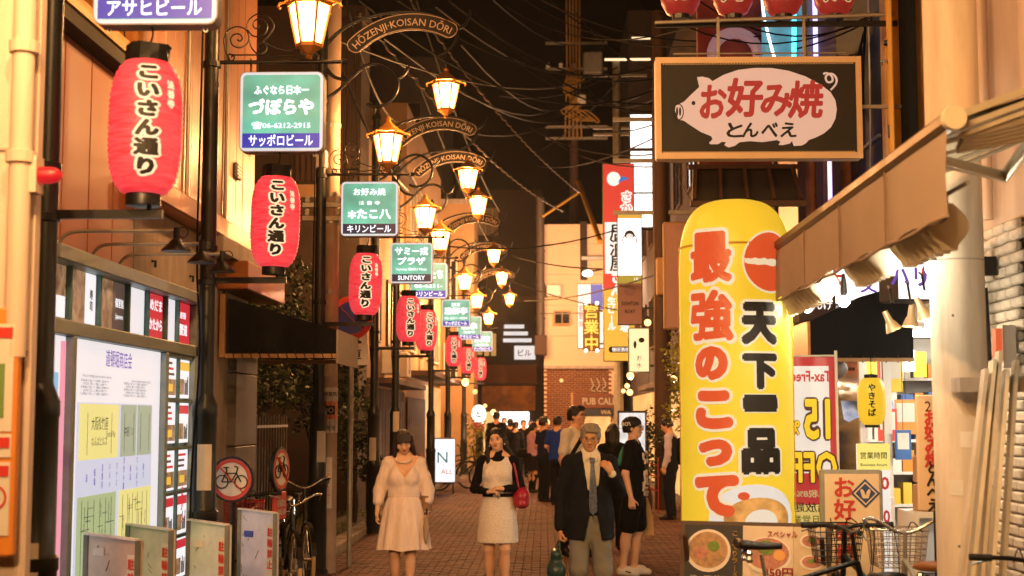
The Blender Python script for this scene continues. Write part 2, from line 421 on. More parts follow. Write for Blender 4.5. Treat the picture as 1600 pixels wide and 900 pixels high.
b = building('entrance_building', 'dark building closing the street with glowing wooden entrance sign', (-3.6, 57.0, 0))
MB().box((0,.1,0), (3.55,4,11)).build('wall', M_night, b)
for i in range(12): MB().box((.9,.04,2.95+i*.075), (3.3,.098,3.015+i*.075)).build('brick_course', M_brown, b)
MB().box((1.1,-.25,1.75+.25), (3.25,-.1,3.0)).build('wooden_sign', mat('amber_wood','#b5702c',.6,var=.5,scale=2,col2='#6b3d18'), b)
MB().box((1.0,-.5,3.02), (3.35,.09,3.10)).build('canopy', M_dkwood, b)
MB().box((1.75,-.0,.9), (3.0,.09,1.95)).build('lit_doorway', emi('doorway_white',(1,.93,.82),2.2), b)
MB().box((1.15,-.0,.0), (1.7,.09,1.95)).build('lit_doorway', emi('doorway_amber',(1,.55,.2),1.0), b)
windows(b, 'S', [(.8,1.3,5.3,6.1),(.8,1.3,6.6,7.4)], M_dkwood, M_glassdk)
M_cool = emi('cool_white_lit', (.9,.95,1.0), .7)
for i in range(3): MB().box((1.95+.02*i,-.1,4.75+.28*i), (3.1-.15*i,-.02,4.90+.28*i)).build('lit_strip', M_cool, b)
q = MB().box((2.4,-.15,4.05), (3.25,-.02,4.6)).build('lit_sign', M_cool, b)
text('ビル', .3, M_ink, q, (2.82,-.155,4.32))
for i in range(3): MB().box((.9+.28*i,-.06,4.2), (1.1+.28*i,-.0,5.1)).build('warm_window', emi('dim_amber',(1,.55,.15),.35), b)
q = MB().box((-.02,-.3,9.1), (1.75,-.1,10.2)).build('grey_panel', mat('grey_panel','#8a7a6a',.6,var=.2), b)
for i in range(6): MB().box((.1+i*.28,-.325,9.15), (.14+i*.28,-.302,10.15)).build('panel_rib', M_concrete, q)
MB().box((1.9,-.1,6.4),(3.5,.05,6.6)).build('girder', M_dkwood, b)

b = building('pub_building', 'tall beige building with brown brick pub front at the street end', (0.0, 50.0, 0))
MB().box((0,.15,0), (2.5,3,8.62)).build('wall', M_beige, b)
for z_ in (4.6,5.7,6.8,7.9): MB().box((0,.135,z_),(2.5,.149,z_+.02)).build('wall_joint', M_concrete, b)
windows(b, 'S', [(.35,.95,5.0,5.5)], M_tan, M_glassdk); MB().bbox((.1,-.25,6.0),(.6,.1,6.4),.02).build('air_conditioner', M_white, b)
MB().box((1.3,.02,6.6), (1.55,.14,8.7)).build('shaft', M_night, b)
MB().box((1.35,-.2,7.3), (2.5,.01,7.42)).build('girder', M_steel, b)
bm_ = MB().bbox((.0,-.0,.0), (.19,.04,.062), .006).mesh('brick', mat('pub_brick','#7a4a2e',.75,var=.3,scale=2))
bk = MB()
for r_ in range(44):
    for c_ in range(13):
        x0 = c_*.2 - (.1 if r_ % 2 else 0)
        if r_ < 26 and 1.05 < x0 + .1 < 2.3: continue
        if x0 < 0 or x0 > 2.3: continue
        bk.bbox((x0,.11,1e-3+r_*.078), (x0+.19,.149+rnd.random()*.006,r_*.078+.066), .006)
        bk.v = bk.v
tag(bk.build('brickwork', MATS['pub_brick'], b), kind='stuff')
MB().box((0,-.02,3.44), (2.5,.149,3.54)).build('cornice', M_concrete, b)
MB().box((.95,.03,0), (1.03,.2,2.6)).build('door_jamb', M_tan, b)
MB().box((1.05,.1,0), (2.35,.149,1.75)).build('shop_window', M_glasswarm, b)
MB().box((1.04,-.1,1.76), (2.45,.10,2.03)).build('navy_fascia', M_navy, b)
text('WA', .2, mat('cream_letter','#d8b57c',.5), b, (2.18,-.105,1.9))
MB().box((1.04,-.04,2.05), (2.45,.10,2.52)).build('sign_band', mat('brown_band','#6a3a20',.6), b)
text('PUB CALL', .34, emi('letter_amber',(.85,.5,.2),.45), b, (1.95,-.045,2.29), off=.02, sx=.8)
for i in range(3):
    MB().tube(spline([(1.65+.22*i,.1,3.1),(1.75+.22*i,.06,2.85),(1.66+.2*i,.06,2.7),(1.82+.2*i,.06,2.62)],4), .018, 5).build('ironwork', MATS['letter_amber'], b)
MB().sphere((.62,.04,3.02), .07).build('wall_lamp', emi('amber_glow',(1,.6,.2),1.2), b)
M_duct = mat('dull_duct','#5a5048',.6,metal=.3,var=.3)
MB().tube([(-.12,-.35,4.6),(-.12,-.35,9.5)], .15, 12).build('exhaust_duct', M_duct, b, smooth=60)
for z in (5.2,6.4,7.6,8.8): MB().lathe([(.15,-.03),(.175,-.03),(.175,.03),(.15,.03)], 12, (-.12,-.35,z)).build('duct_joint', M_duct, b)
MB().bbox((-.33,-.6,3.9),(.1,-.1,4.6),.02).build('duct_box', M_dkwood, b)

# ---- right: buildings from far to near
b = building('far_shop', 'narrow dark shop building on the right before the pub', (3.0, 37.0, 0))
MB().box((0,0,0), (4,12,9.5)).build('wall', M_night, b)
MB().box((-.04,1.0,0), (-.003,10,2.4)).build('shop_front', M_glasswarm, b)
windows(b, 'W', [(1+3*i,2.6+3*i,z,z+1.4) for i in range(3) for z in (3.6,6.4)], M_dkwood, M_glassdk)
b = building('bar_building', 'dark building with warm bar front beside the wooden utility pole', (3.05, 27.0, 0))
MB().box((0,0,0), (4,9.9,10.5)).build('wall', M_dkbrown, b)
for i in range(4): MB().box((-.05,.4+2.4*i,0), (-.003,2.5+2.4*i,2.3)).build('shop_front', M_glasswarm, b)
MB().box((-.6,0,2.4), (-.003,9.9,2.52)).build('canopy', M_dkwood, b)
windows(b, 'W', [(.8+3*i,2.4+3*i,z,z+1.5) for i in range(3) for z in (3.6,6.4)], M_dkwood, M_glassdk)
b = building('middle_shop', 'dark shop building hidden behind the yellow balloon sign', (3.1, 16.2, 0))
MB().box((0,0,0), (4,10.7,11)).build('wall', M_dkbrown, b)
for i in range(4): MB().box((-.05,.4+2.6*i,0), (-.003,2.7+2.6*i,2.4)).build('shop_front', M_glasswarm, b)
windows(b, 'W', [(.8+3*i,2.4+3*i,z,z+1.6) for i in range(3) for z in (3.6,6.6)], M_dkwood, M_glassdk)
MB().box((-.04,0,5.6), (-.003,10.7,5.9)).build('beam', M_dkwood, b)
# ---- right: okonomiyaki shop building with open lit ground floor
b = building('open_shop_building', 'navy clad building with bright open shop and upper wooden door', (3.0, 10.75, 0))
Yr = lambda y: y - 10.75
MB().box((0,Yr(12.3),2.75), (3,Yr(16.1),10)).build('upper_wall', M_navy, b)
MB().box((0.02,Yr(10.75),2.75), (3,Yr(12.29),3.6)).build('lintel_wall', M_navy, b)
MB().box((0.3,Yr(10.75),3.61), (3,Yr(12.29),10)).build('stair_wall', mat('ochre_wall','#c99a56',.7,var=.15), b)
M_shopw = mat('shop_white', '#e4e0d8', .6, var=.05)
sh = MB()
sh.box((2.4,Yr(10.75),0), (2.6,Yr(16.1),2.74)); sh.box((0.0,Yr(16.0),0), (2.39,Yr(16.1),2.74)); sh.box((.15,Yr(10.75),0), (2.39,Yr(10.85),2.74)); sh.box((0.0,Yr(10.86),2.6), (2.39,Yr(15.99),2.74))
sh.build('shop_interior', M_shopw, b)
for i in range(3): MB().box((.5,Yr(11.3+1.5*i),2.54), (2.0,Yr(11.5+1.5*i),2.595)).build('ceiling_light', emi('fluorescent',(1,.90,.74),48,sample=True), b)
MB().box((0.0,Yr(14.7),0), (.12,Yr(16.0),2.74)).build('side_wall', M_dkwood, b)
MB().box((.02,Yr(13.6),0.9), (.06,Yr(14.66),2.6)).build('dark_window', M_glassdk, b)
for yy in (13.5, 12.55): MB().box((.0,Yr(yy),0), (.07,Yr(yy)+.06,2.6)).build('door_frame', M_shopw, b)
for z in (.9,1.3,1.65):
    s_ = MB().box((1.95,Yr(11.2),z), (2.38,Yr(15.4),z+.03)).build('shelf', M_shopw, b)
    for i in range(18):
        cc = rnd.choice(['#c83b2e','#2f8f86','#e4c14a','#7a5ca8','#d9d6cf','#e08a3a','#3a67a8'])
        hh = rnd.uniform(.16,.28)
        MB().box((2.0,Yr(11.25+.22*i),z+.031), (2.3,Yr(11.25+.22*i)+rnd.uniform(.1,.19),z+.03+hh)).build('packet', mat('packet_'+cc, cc, .4), s_)
for z in (.75,1.1,1.45,1.8,2.12):
    s_ = MB().box((.14,Yr(15.55),z),(2.3,Yr(15.98),z+.03)).build('rack_shelf', M_shopw, b)
    for i in range(14):
        cc = rnd.choice(['#c83b2e','#2f8f86','#e4c14a','#7a5ca8','#e8e2d6','#e08a3a','#3a67a8','#e8e2d6'])
        x0 = .16+.15*i; hh = rnd.uniform(.14,.27); MB().box((x0,Yr(15.56),z+.031),(x0+rnd.uniform(.09,.14),Yr(15.8),z+.03+hh)).build('packet', mat('packet_'+cc, cc, .4), s_)
for i in range(7):
    pc = MB().box((.16+.2*i,Yr(15.2)-.3*(i % 2),2.2-.05*(i % 3)),(.30+.2*i,Yr(15.2)-.3*(i % 2)+.005,2.42)).build('price_card', (M_paper, mat('card_yellow','#e6c33a',.6), M_red)[i % 3], b)
for i, (x_, y_, z_, w_, h_, c_, tx_) in enumerate(((.10,12.9,1.95,.16,.34,'#e6c33a','焼'),(.12,13.3,1.5,.18,.30,'#d8402e','安'),(.30,13.9,2.0,.2,.4,'#e8e2d6','肉'),(.55,14.4,1.55,.22,.35,'#e08a3a','麺'),(.08,12.5,1.35,.14,.26,'#3a67a8','酒'))):
    pp = MB().box((x_,Yr(y_),z_),(x_+w_,Yr(y_)+.006,z_+h_)).build('hanging_poster', mat('packet_'+c_, c_, .4), b); MB().box((x_+.02,Yr(y_)-.003,z_+h_*.35),(x_+w_-.02,Yr(y_)-.0005,z_+h_*.9)).build('printed_picture', (M_paper, M_paper, M_red, M_paper, M_shopw)[i], pp)
    MB().tube([(x_+w_/2,Yr(y_),z_+h_),(x_+w_/2,Yr(y_),2.6)], .003, 4).build('string', M_wire, pp)
# upper door, open towards the street
dl = MB().bbox((-.02,0,0), (.02,.78,2.05), .008).build('open_door', mat('yellow_wood','#d6a24a',.45,var=.18,scale=4,stretch=(5,5,.5)), b, loc=(-.19,Yr(11.25),3.66), rot=(0,0,R(-14)))
MB().box((-.028,.12,.2), (-.0205,.66,1.9)).build('door_inset', mat('yellow_wood_inset','#c99140',.5,var=.2,stretch=(5,5,.5)), dl)
MB().tube([(-.02,.06,.95),(-.07,.06,.95),(-.07,.16,.95)], .011, 8).build('handle', M_steel, dl)
MB().lathe([(.025,0),(.025,.02),(.018,.03)],10,M=Matrix.Translation((-.02,.06,1.1)) @ Matrix.Rotation(R(-90),4,'Y')).build('lock', M_black, dl)
MB().box((-.035,.05,.32),(-.0205,.09,.42)).build('door_stop', M_black, dl)
for yy in (12.02, 11.98-.02): pass
fr = MB(); fr.box((-.02,Yr(12.1),3.61), (.1,Yr(12.19),6.2)); fr.box((-.02,Yr(12.2),3.61),(.06,Yr(12.28),6.2)); fr.build('door_jamb', MATS['yellow_wood'], b)
hs = MB()
for k in range(3): hs.tube(spline([(-.05,Yr(12.7),5.3-.02*k),(-.1,Yr(12.6),4.9),(-.06,Yr(12.9),4.45+.06*k),(-.1,Yr(13.1),4.8),(-.05,Yr(12.75),5.25)],6), .012, 6)
hs.build('hose_loop', M_wire, b)
MB().box((-.03,Yr(12.4),4.2), (-.002,Yr(13.3),4.23)).build('rail', M_steel, b)
MB().tube(spline([(-.06,Yr(12.5),6.2),(-.06,Yr(12.55),4.4),(-.08,Yr(12.6),3.2)],5), .008, 5).build('hanging_cable', M_white, b)
# copper lit window with timber bars behind the pig sign
wv = MB().box((-.55,Yr(13.4),2.95), (-.01,Yr(14.6),5.2)).build('bay_wall', mat('amber_panel','#b06a30',.35,var=.5,scale=3,col2='#5d3216'), b)
for i in range(4): MB().box((-.57,Yr(13.36),2.95), (-.5,Yr(13.395),5.2)).build('bay_batten', M_dkwood, b, loc=(.17*i,0,0))
wl = MB(); wl.tube([(-.3,Yr(13.2),4.6),(-.3,Yr(13.2),2.9)], .02, 6); wl.build('neon_tube', emi('neon_violet',(.6,.5,1),2.0), b)

# ---- right: nearest building with stucco wall, painted brick base and round column
b = building('column_building', 'pale stucco building with white painted brick and round column at right', (2.95, 3.5, 0))
Yq = lambda y: y - 3.5
MB().box((.04,Yq(3.5),0), (3,Yq(10.7),9.5)).build('core_wall', M_concrete, b)
MB().bbox((0,Yq(3.5),2.95), (.039,Yq(10.7),9.5), .006).build('stucco_wall', M_pinkren, b)
MB().lathe([(.155,0),(.155,9.4)], 32, (-.55,Yq(8.2),0)).build('round_column', mat('column_paint','#e6d6c0',.5,var=.3,scale=2.2,stretch=(3,3,.35)), b, smooth=60)
for z_, a_ in ((1.55,-95),(1.28,-120)): MB().loft([[(-.55+.157*math.cos(R(a_+d_)),Yq(8.2)+.157*math.sin(R(a_+d_)),zz) for d_ in (-14,-7,0,7,14)] for zz in (z_,z_+.09)], cap=False, closed=False).build('sticker', M_paper, b)
for z_ in (1.0,1.9,2.3): MB().sphere((-.62,Yq(8.062),z_), .008, 6, 4).build('bolt', M_steel, b)
for z in (2.62, 5.2): MB().lathe([(.1565,z),(.1565,z+.008)], 32, (-.55,Yq(8.2),0)).build('column_joint', M_concrete, b, smooth=60)
MB().tube([(-.06,Yq(9.15),3.0),(-.06,Yq(9.15),9.4)], .035, 12).build('downpipe', M_pinkren, b, smooth=60)
for z in (3.6,4.5,5.3): MB().box((-.11,Yq(9.09),z), (0,Yq(9.21),z+.04)).build('pipe_clip', M_concrete, b)
pb = [MB().bbox((0,.004,.003), (.05+.012*k,.206,.066), .012).mesh('brick', mat('painted_brick','#ebe0d0',.75,var=.3,scale=9,bump=.5,bscale=30)) for k in range(3)]
for r_ in range(42):
    for c_ in range(7):
        obj('brick', pb[(r_*3+c_*5) % 3], b, (-.065+.012*rnd.random(), Yq(8.55)+c_*.21+(.1 if r_ % 2 else 0), .01+r_*.07))
l_ = MB().lathe([(.048,0),(.048,.2)], 16, (-.2,Yq(9.0),2.58)).build('wall_light', M_black, b, smooth=50)
MB().box((-.15,Yq(8.97),2.62),(-.07,Yq(9.03),2.74)).build('light_bracket', M_black, l_)
MB().tube(spline([(-.12,Yq(9.1),2.55),(-.1,Yq(9.12),2.0),(-.11,Yq(9.1),1.6)],5), .03, 8).build('drain_pipe', M_black, b)
MB().box((-.16,Yq(8.62),2.02),(-.08,Yq(8.72),2.28)).build('meter_box', M_white, b)
MB().box((-.20,Yq(8.63),2.08),(-.161,Yq(8.70),2.26)).build('red_signal', emi('signal_red',(1,.16,.05),.7), b)
kn = MB(); kn.box((-.65,Yq(7.86),1.86),(-.06,Yq(7.93),1.94)); kn.box((-.65,Yq(7.94),1.86),(-.58,Yq(8.03),1.94)); kn.build('holding_bracket', M_concrete, b)

# planks leaning in the corner beside the column
for i, (x0, x1, c) in enumerate(((2.04,2.41,'#cbbda6'),(2.11,2.46,'#e2d3b6'),(2.19,2.50,'#d3c2a4'),(2.25,2.54,'#e8dabd'),(2.33,2.60,'#b3a894'))):
    p0, p1 = Vector((x0, 7.50+.02*i, 0.0)), Vector((x1, 7.76+.018*i, 1.98+.05*(i % 3)))
    o = MB().bar((0,0,0), p1-p0, .02, .07+.015*(i % 2), up=(0,1,0)).build('plank', mat('plank_%d' % i, c, .7, var=.2, scale=5, stretch=(3,3,.5)), loc=p0)
    tag(o, ['grey board leaning by the round column, leftmost of the bundle', 'broad pale board second from left in the leaning bundle', 'tan board in the middle of the leaning bundle by the column', 'lightest board second from right in the leaning bundle', 'dark edged board rightmost of the leaning bundle'][i], 'board', 'boards leaning beside the column')

# ---- awning with brown valance, curtain bundles and bulbs
M_val = mat('valance_cloth', '#9b8878', .8, var=.12, scale=3, bump=.1, bscale=200)
M_awn = mat('awning_cloth', '#d9cbb0', .75, var=.1, scale=2)
aw = thing('shop_awning', 'retractable cream awning with brown valance over the right shopfront', 'awning', (2.2, 5.7, 3.12))
def awp(X, Y, Z): return (X-2.2, Y-5.7, Z-3.12)
f_ = MB()
n_ = 10
f_.loft([[awp(1.68+.52*t, y, 2.93+.19*t - .02*math.sin(math.pi*t)) for t in [i/6 for i in range(7)]] for y in (5.72,7.2,8.9,10.7)], cap=False, closed=False)
f_.build('canopy_cloth', M_awn, aw, smooth=True)
f2 = MB(); f2.loft([[awp(1.70+1.22*t_, y, 2.945+.45*t_-.035*math.sin(math.pi*t_)+.006*math.sin(9*t_+y)) for t_ in [i/10 for i in range(11)]] for y in [5.73+.277*k for k in range(9)]], cap=False, closed=False)
f2.build('deep_cloth', M_awn, aw, smooth=True)
for k in range(5): MB().tube([awp(1.72+1.18*t_, 5.78+.5*k, 2.925+.44*t_-.035*math.sin(math.pi*t_)) for t_ in [i/6 for i in range(7)]], .012, 6).build('canopy_rib', mat('cream_alu','#cfc4ad',.35,metal=.35,var=.1), aw)
v_ = MB(); rows = []
for k in range(2):
    rows.append([])
NV = 40
for (xo, zz) in ((1.645, 2.90), (1.635, 2.72), (1.64, 2.535)):
    rows.append([awp(xo+.05*math.sin(i*.9)*(2.9-zz), 5.7+5.0*i/NV, zz - (.012*math.sin(i*.9+1) if zz < 2.6 else 0)) for i in range(NV+1)])
v_.loft(rows[2:], cap=False, closed=False)
v_.build('valance', M_val, aw, smooth=True)
for i in range(4): MB().box(awp(1.628,6.7+i*1.05,2.54),awp(1.634,6.71+i*1.05,2.89)).build('valance_seam', mat('seam_brown','#7d6048',.8), aw)
MB().tube([awp(1.637,5.7+.25*i,2.535+.008*math.sin(i*1.9)) for i in range(21)], .009, 6).build('valance_hem', M_val, aw)
MB().bbox(awp(1.62,5.68,2.89), awp(1.70,10.72,2.965), .02).build('front_bar', mat('bar_brown','#6f5a44',.45,metal=.3,var=.2), aw)
MB().lathe([(.0,0),(.048,.002),(.052,.02),(.048,.045)], 16, M=Matrix.Translation(awp(1.66,5.675,2.925)) @ Matrix.Rotation(R(90),4,'X')).build('end_cap', M_awn, aw, smooth=50)
M_alum = mat('cream_alu','#cfc4ad',.35,metal=.35,var=.1)
for i, (dz, wdt) in enumerate(((.0,.03),(-.05,.022),(-.085,.018))):
    MB().bar(awp(1.70,5.70+.01*i,2.95+dz), awp(2.90,5.70+.01*i,3.39+dz), .03, wdt).build('side_rail', M_alum, aw)
for a_, b_, c_ in ((6.2,6.55,6.0),(9.2,8.85,9.4)):
    MB().tube([awp(1.72,a_,2.86), awp(2.15,b_,2.84), awp(2.18,c_,3.02)], .032, 8).build('folding_arm', M_alum, aw)
MB().bbox(awp(2.86,5.7,3.34), awp(2.94,7.95,3.5), .03).build('roller_case', M_alum, aw)
for i in range(5): MB().tube([awp(1.72,5.74+.02*i,2.87-.01*i),awp(2.24,5.74+.02*i,3.0-.02*i)], .018, 8).build('roller_tube', M_alum, aw)
rl = MB(); rl.tube([awp(1.74,5.75,2.68),awp(1.74,10.6,2.68)], .01, 6); rl.build('curtain_rail', M_galv, aw)
M_vinyl = mat('vinyl_curtain','#efe4cc',.35,spec=.6)
n_ = M_vinyl.node_tree.nodes; tr_ = n_.new('ShaderNodeBsdfTranslucent'); mx_ = n_.new('ShaderNodeMixShader'); tr_.inputs['Color'].default_value = (.85,.74,.55,1); mx_.inputs[0].default_value = .55
M_vinyl.node_tree.links.new(n_['Principled BSDF'].outputs[0], mx_.inputs[1]); M_vinyl.node_tree.links.new(tr_.outputs[0], mx_.inputs[2]); M_vinyl.node_tree.links.new(mx_.outputs[0], n_['Material Output'].inputs['Surface'])
for ci, (y0, y1, npl) in enumerate(((6.05,6.72,7),(7.15,7.75,7),(8.75,10.0,10))):
    ct = thing('vinyl_curtain', ['gathered cream vinyl curtain under the near end of the awning', 'gathered cream vinyl curtain under the middle of the awning', 'gathered cream vinyl curtain under the far end of the awning'][ci], 'curtain', (1.74, y0, 2.44), group='curtains tied under the awning')
    for k in range(npl):
        yk = (y1-y0)*k/npl*1.15; p_ = MB(); rr = []
        for j in range(9):
            t = j/8; zz = .2*(1-t); bul = .035+.06*math.sin(math.pi*min(1,t*1.1))
            rr.append([(bul*math.cos(a)*1.0+.02*t, yk+.03+.026*math.sin(a)+.03*t, zz) for a in [2*math.pi*q/10 for q in range(10)]])
        p_.loft(rr); p_.build('pleat', M_vinyl, ct, smooth=50)
        MB().tube([(.0,yk+.03,.2),(.0,yk+.03,.245)], .012, 6).build('hook', M_galv, ct)
# bulbs and clip lamps under the awning
def bulb(loc, label, pw):
    t = thing('bulb_lamp', label, 'lamp', loc, group='bulbs hanging under the awning')
    MB().lathe([(.018,.0),(.022,.03),(.018,.09),(.008,.14)], 10, (0,0,.03)).build('socket', M_black, t)
    MB().sphere((0,0,0), .035, 12, 8).build('bulb', MATS.get('bulb_white') or emi('bulb_white',(1,.85,.62),480,sample=True), t, smooth=True)
    return t
bulb((1.93,7.0,2.46), 'round glowing bulb between the two nearer vinyl curtains', 20)
bulb((1.84,8.65,2.43), 'round glowing bulb just before the far vinyl curtain', 20)
bulb((1.86,9.95,2.49), 'small glowing bulb beyond the far vinyl curtain', 20)
bulb((1.80,7.95,2.66), 'glowing bulb half hidden behind the brown valance', 20)
M_brass = mat('brass_reflector','#cdb28a',.4,metal=.4)
for i, (X, Y, Z) in enumerate(((2.27,9.2,2.30),(2.36,9.1,2.32),(2.40,8.9,2.36))):
    t = thing('clip_lamp', ['brass clip spotlight left of three in front of the black gable awning', 'brass clip spotlight middle of three in front of the black gable awning', 'brass clip spotlight right of three, against the round column'][i], 'lamp', (X,Y,Z), group='clip spotlights over the shopfront')
    Mx = Matrix.Rotation(R(-25+30*(i==1)),4,'Y')
    MB().lathe([(.018,.12),(.024,.05),(.034,.035),(.056,-.02)], 14, M=Mx, cap=False).build('reflector', M_brass, t, smooth=40)
    MB().lathe([(.0,0),(.05,0)], 14, (0,0,-.012), M=Mx, cap=False).build('bulb', emi('spot_glow',(1,.78,.5),90,sample=True), t)
    MB().tube([(0,0,.16),(.0,.05,.26),(.05,.3,.3)], .008, 6).build('arm', M_black, t)
t = thing('downlight_fitting', None, None)
bpy.data.objects.remove(t)

# ---- black gable awning at the shop mouth
ga = thing('gable_awning', 'black sided shop awning with copper front under the white lit sign', 'awning', (3.0, 11.5, 2.2))
MB().prism([(-.83,0),(0,0),(0,.62),(-.42,.50),(-.83,.30)], .02).build('side_cloth', mat('black_cloth','#15161b',.75,spec=.2,var=.2,scale=3,bump=.1,bscale=60), ga)
MB().box((-.855,.0,.0), (-.832,2.2,.30)).build('front_cloth', M_copper, ga)
MB().add([(-.83,.02,.3),(-.42,.02,.5),(0,.02,.62),(0,2.2,.62),(-.42,2.2,.5),(-.83,2.2,.3)], [(0,1,4,5),(1,2,3,4)]).build('top_cloth', M_black, ga)
for a_, b_ in (((-.86,-.01,-.015),(0,-.01,-.015)),((-.86,2.2,-.015),(0,2.2,-.015)),((-.845,.006,-.015),(-.845,2.184,-.015))): MB().bar(a_,b_,.03,.03).build('frame_tube', M_tan, ga)
for i in range(9): MB().tube([(-.8+.095*i,-.03,.02),(-.79+.095*i,.01,-.035)], .006, 5).build('lacing', M_black, ga)
MB().sphere((-.62,.2,-.08),(.13,.1,.09),12,8).build('bracket_lamp', M_granite, ga, smooth=True)

# lit signs above the gable awning
def lit_box(name, label, cat, loc, w_, h_, d_, face, frame=None, rz=0, group=None, r=.0):
    t = thing(name, label, cat, loc, rz, group)
    MB().bbox((-w_/2,0,0), (w_/2,d_,h_), .008).build('case', frame or M_steel, t)
    MB().box((-w_/2+.012,-.006,.012), (w_/2-.012,-.0005,h_-.012)).build('face', face, t)
    return t
M_litw = emi('lit_white', (1,.96,.93), 1.6, sample=True)
M_litw1 = emi('lit_white_soft', (1,.93,.86), 1.0)
M_ired = emi('ink_red', (.75,.05,.04), .6); M_ipur = emi('ink_purple', (.18,.08,.5), .7); M_iblk = MATS['black_ink']
p0 = px(1265, 490, 12.6); 
t = lit_box('shop_sign', 'white lit sign with red and violet lettering behind the vinyl curtains', 'sign', (2.80,12.6,2.72), .72, .62, .08, M_litw)
text('火木', .2, M_ired, t, (-.2,-.01,.33), vertical=True, off=.03)
text('ロ十又', .15, M_ipur, t, (.1,-.01,.33), vertical=True, off=.03)
text('屋', .2, M_ired, t, (.27,-.01,.42), off=.03)
t = lit_box('window_sign', 'white lit box sign with blue strokes beside the round column', 'sign', (2.72,10.2,2.56), .36, .42, .3, M_litw, M_black, R(12))
text('ハリ', .16, M_ipur, t, (-.09,-.01,.17), off=.03)
MB().prism(ellipse(.02,.05), .002).build('red_drop', M_ired, t, loc=(.03,-.01,.2))
t = lit_box('dark_menu_strip', 'small dark board with white brush lettering left of the curtains', 'sign', (2.25,11.6,2.50), .3, .28, .04, mat('maroon_board','#3b1a14',.6), M_dkwood)
text('れんげ', .085, M_litw1, t, (0,-.01,.14), off=.02)

# ---- big pig sign
M_pigpink = emi('pig_pink', (.93,.58,.42), .62); M_pigred = emi('pig_red', (.56,.035,.03), .55)
t = thing('okonomiyaki_sign', 'large black billboard with pink pig and red brush lettering', 'sign', (px(1185,163,11.6).x, 11.6, 3.86))
W_, H_ = 1.71, .86
MB().bbox((-W_/2,0,0), (W_/2,.14,H_), .012).build('case', mat('sign_case','#d8c4a8',.5,var=.1), t)
fr = MB()
for a_, c_ in (((-W_/2,-.022,0),(-W_/2+.045,-.001,H_)), ((W_/2-.045,-.022,0),(W_/2,-.001,H_)), ((-W_/2+.046,-.022,0),(W_/2-.046,-.001,.05)), ((-W_/2+.046,-.022,H_-.05),(W_/2-.046,-.001,H_))): fr.box(a_, c_)
fr.build('frame', mat('frame_cream','#dcbf9c',.5,var=.1), t)
MB().box((-W_/2+.046,-.008,.051), (W_/2-.046,-.001,H_-.051)).build('black_face', mat('sign_black','#1d1a17',.55,var=.2), t)
bd = MB()
for i in range(70): bd.box((-W_/2+.06+i*.0228,-.012,.052),(-W_/2+.072+i*.0228,-.0085,.062)); bd.box((-W_/2+.06+i*.0228,-.012,H_-.062),(-W_/2+.072+i*.0228,-.0085,H_-.052))
bd.build('bead_trim', MATS['sign_case'], t)
def sgn(pts):  # photo zoom pixels (3x, origin 950,0) to sign plane metres
    return [((x/3+950-1185)/190, H_/2 - (y/3-163)/190) for x, y in pts]
pig = sgn([(308,500),(312,478),(330,470),(352,458),(385,425),(425,388),(415,340),(440,338),(470,345),(488,360),(540,330),(610,306),(690,297),(770,298),(850,312),(930,340),(1000,380),(1045,415),(1068,455),(1074,500),(1066,545),(1045,585),(1010,615),(970,635),(940,645),(925,662),(905,672),(868,674),(860,650),(850,662),(815,670),(795,668),(806,655),(790,645),(720,655),(660,650),(612,655),(590,672),(560,680),(540,668),(548,655),(530,652),(510,664),(475,664),(468,658),(485,640),(478,625),(430,605),(385,575),(350,550),(325,545)])
MB().prism(pig, .006).build('pig_figure', M_pigpink, t, loc=(0,-.0145,0))
snout = sgn([(330+24*math.cos(a)-6, 508+38*math.sin(a)) for a in [2*math.pi*i/18 for i in range(18)]])
o_ = MB().tube([(x,0,z) for x, z in snout]+[(snout[0][0],0,snout[0][1])], .0045, 5).build('snout', M_iblk, t, loc=(0,-.017,0))
for xx in (318,332): MB().prism(sgn([(xx+5*math.cos(-a), 506+22*math.sin(-a)) for a in [2*math.pi*i/12 for i in range(12)]])[::-1], .003).build('nostril', M_iblk, t, loc=(0,-.0185,0))
MB().prism(sgn([(396+9*math.cos(a), 466+10*math.sin(a)) for a in [2*math.pi*i/14 for i in range(14)]]), .003).build('eye', M_iblk, t, loc=(0,-.0185,0))
tl = [(1048,405),(1070,380),(1076,355),(1062,332),(1040,328),(1024,345),(1034,368),(1056,362),(1052,338),(1030,324),(1014,328)]
MB().tube(spline([(x,0,z) for x, z in sgn(tl)],4), .009, 6).build('tail', M_pigpink, t, loc=(0,-.014,0))
for ch, cx, cy, hh, ww in (('お',490,460,165,125),('好',640,440,190,175),('み',790,455,155,150),('焼',930,450,185,165)):
    (x_, z_), = sgn([(cx, cy)])
    text(ch, .25, M_pigred, t, (x_,-.016,z_), off=.035, width=ww/570, height=hh/570, slant=.08)
for ch, cx in (('と',590),('ん',665),('べ',755),('え',845)):
    (x_, z_), = sgn([(cx, 597)])
    text(ch, .12, M_iblk, t, (x_,-.016,z_), off=.03, width=78/570, height=72/570, slant=.1)
hr = MB()
for xx in (-.32,.4): hr.bar((xx,.06,H_),(xx,.06,H_+.36),.02,.04)
hr.tube([(-.7,.06,H_+.05),(.75,.06,H_+.05)], .008, 6); hr.tube([(-.85,.06,H_+.32),(1.15,.06,H_+.38)], .016, 6); hr.bar((.86,.07,.45),(1.2,.07,.45),.03,.03)
hr.build('hanger', M_galv, t)

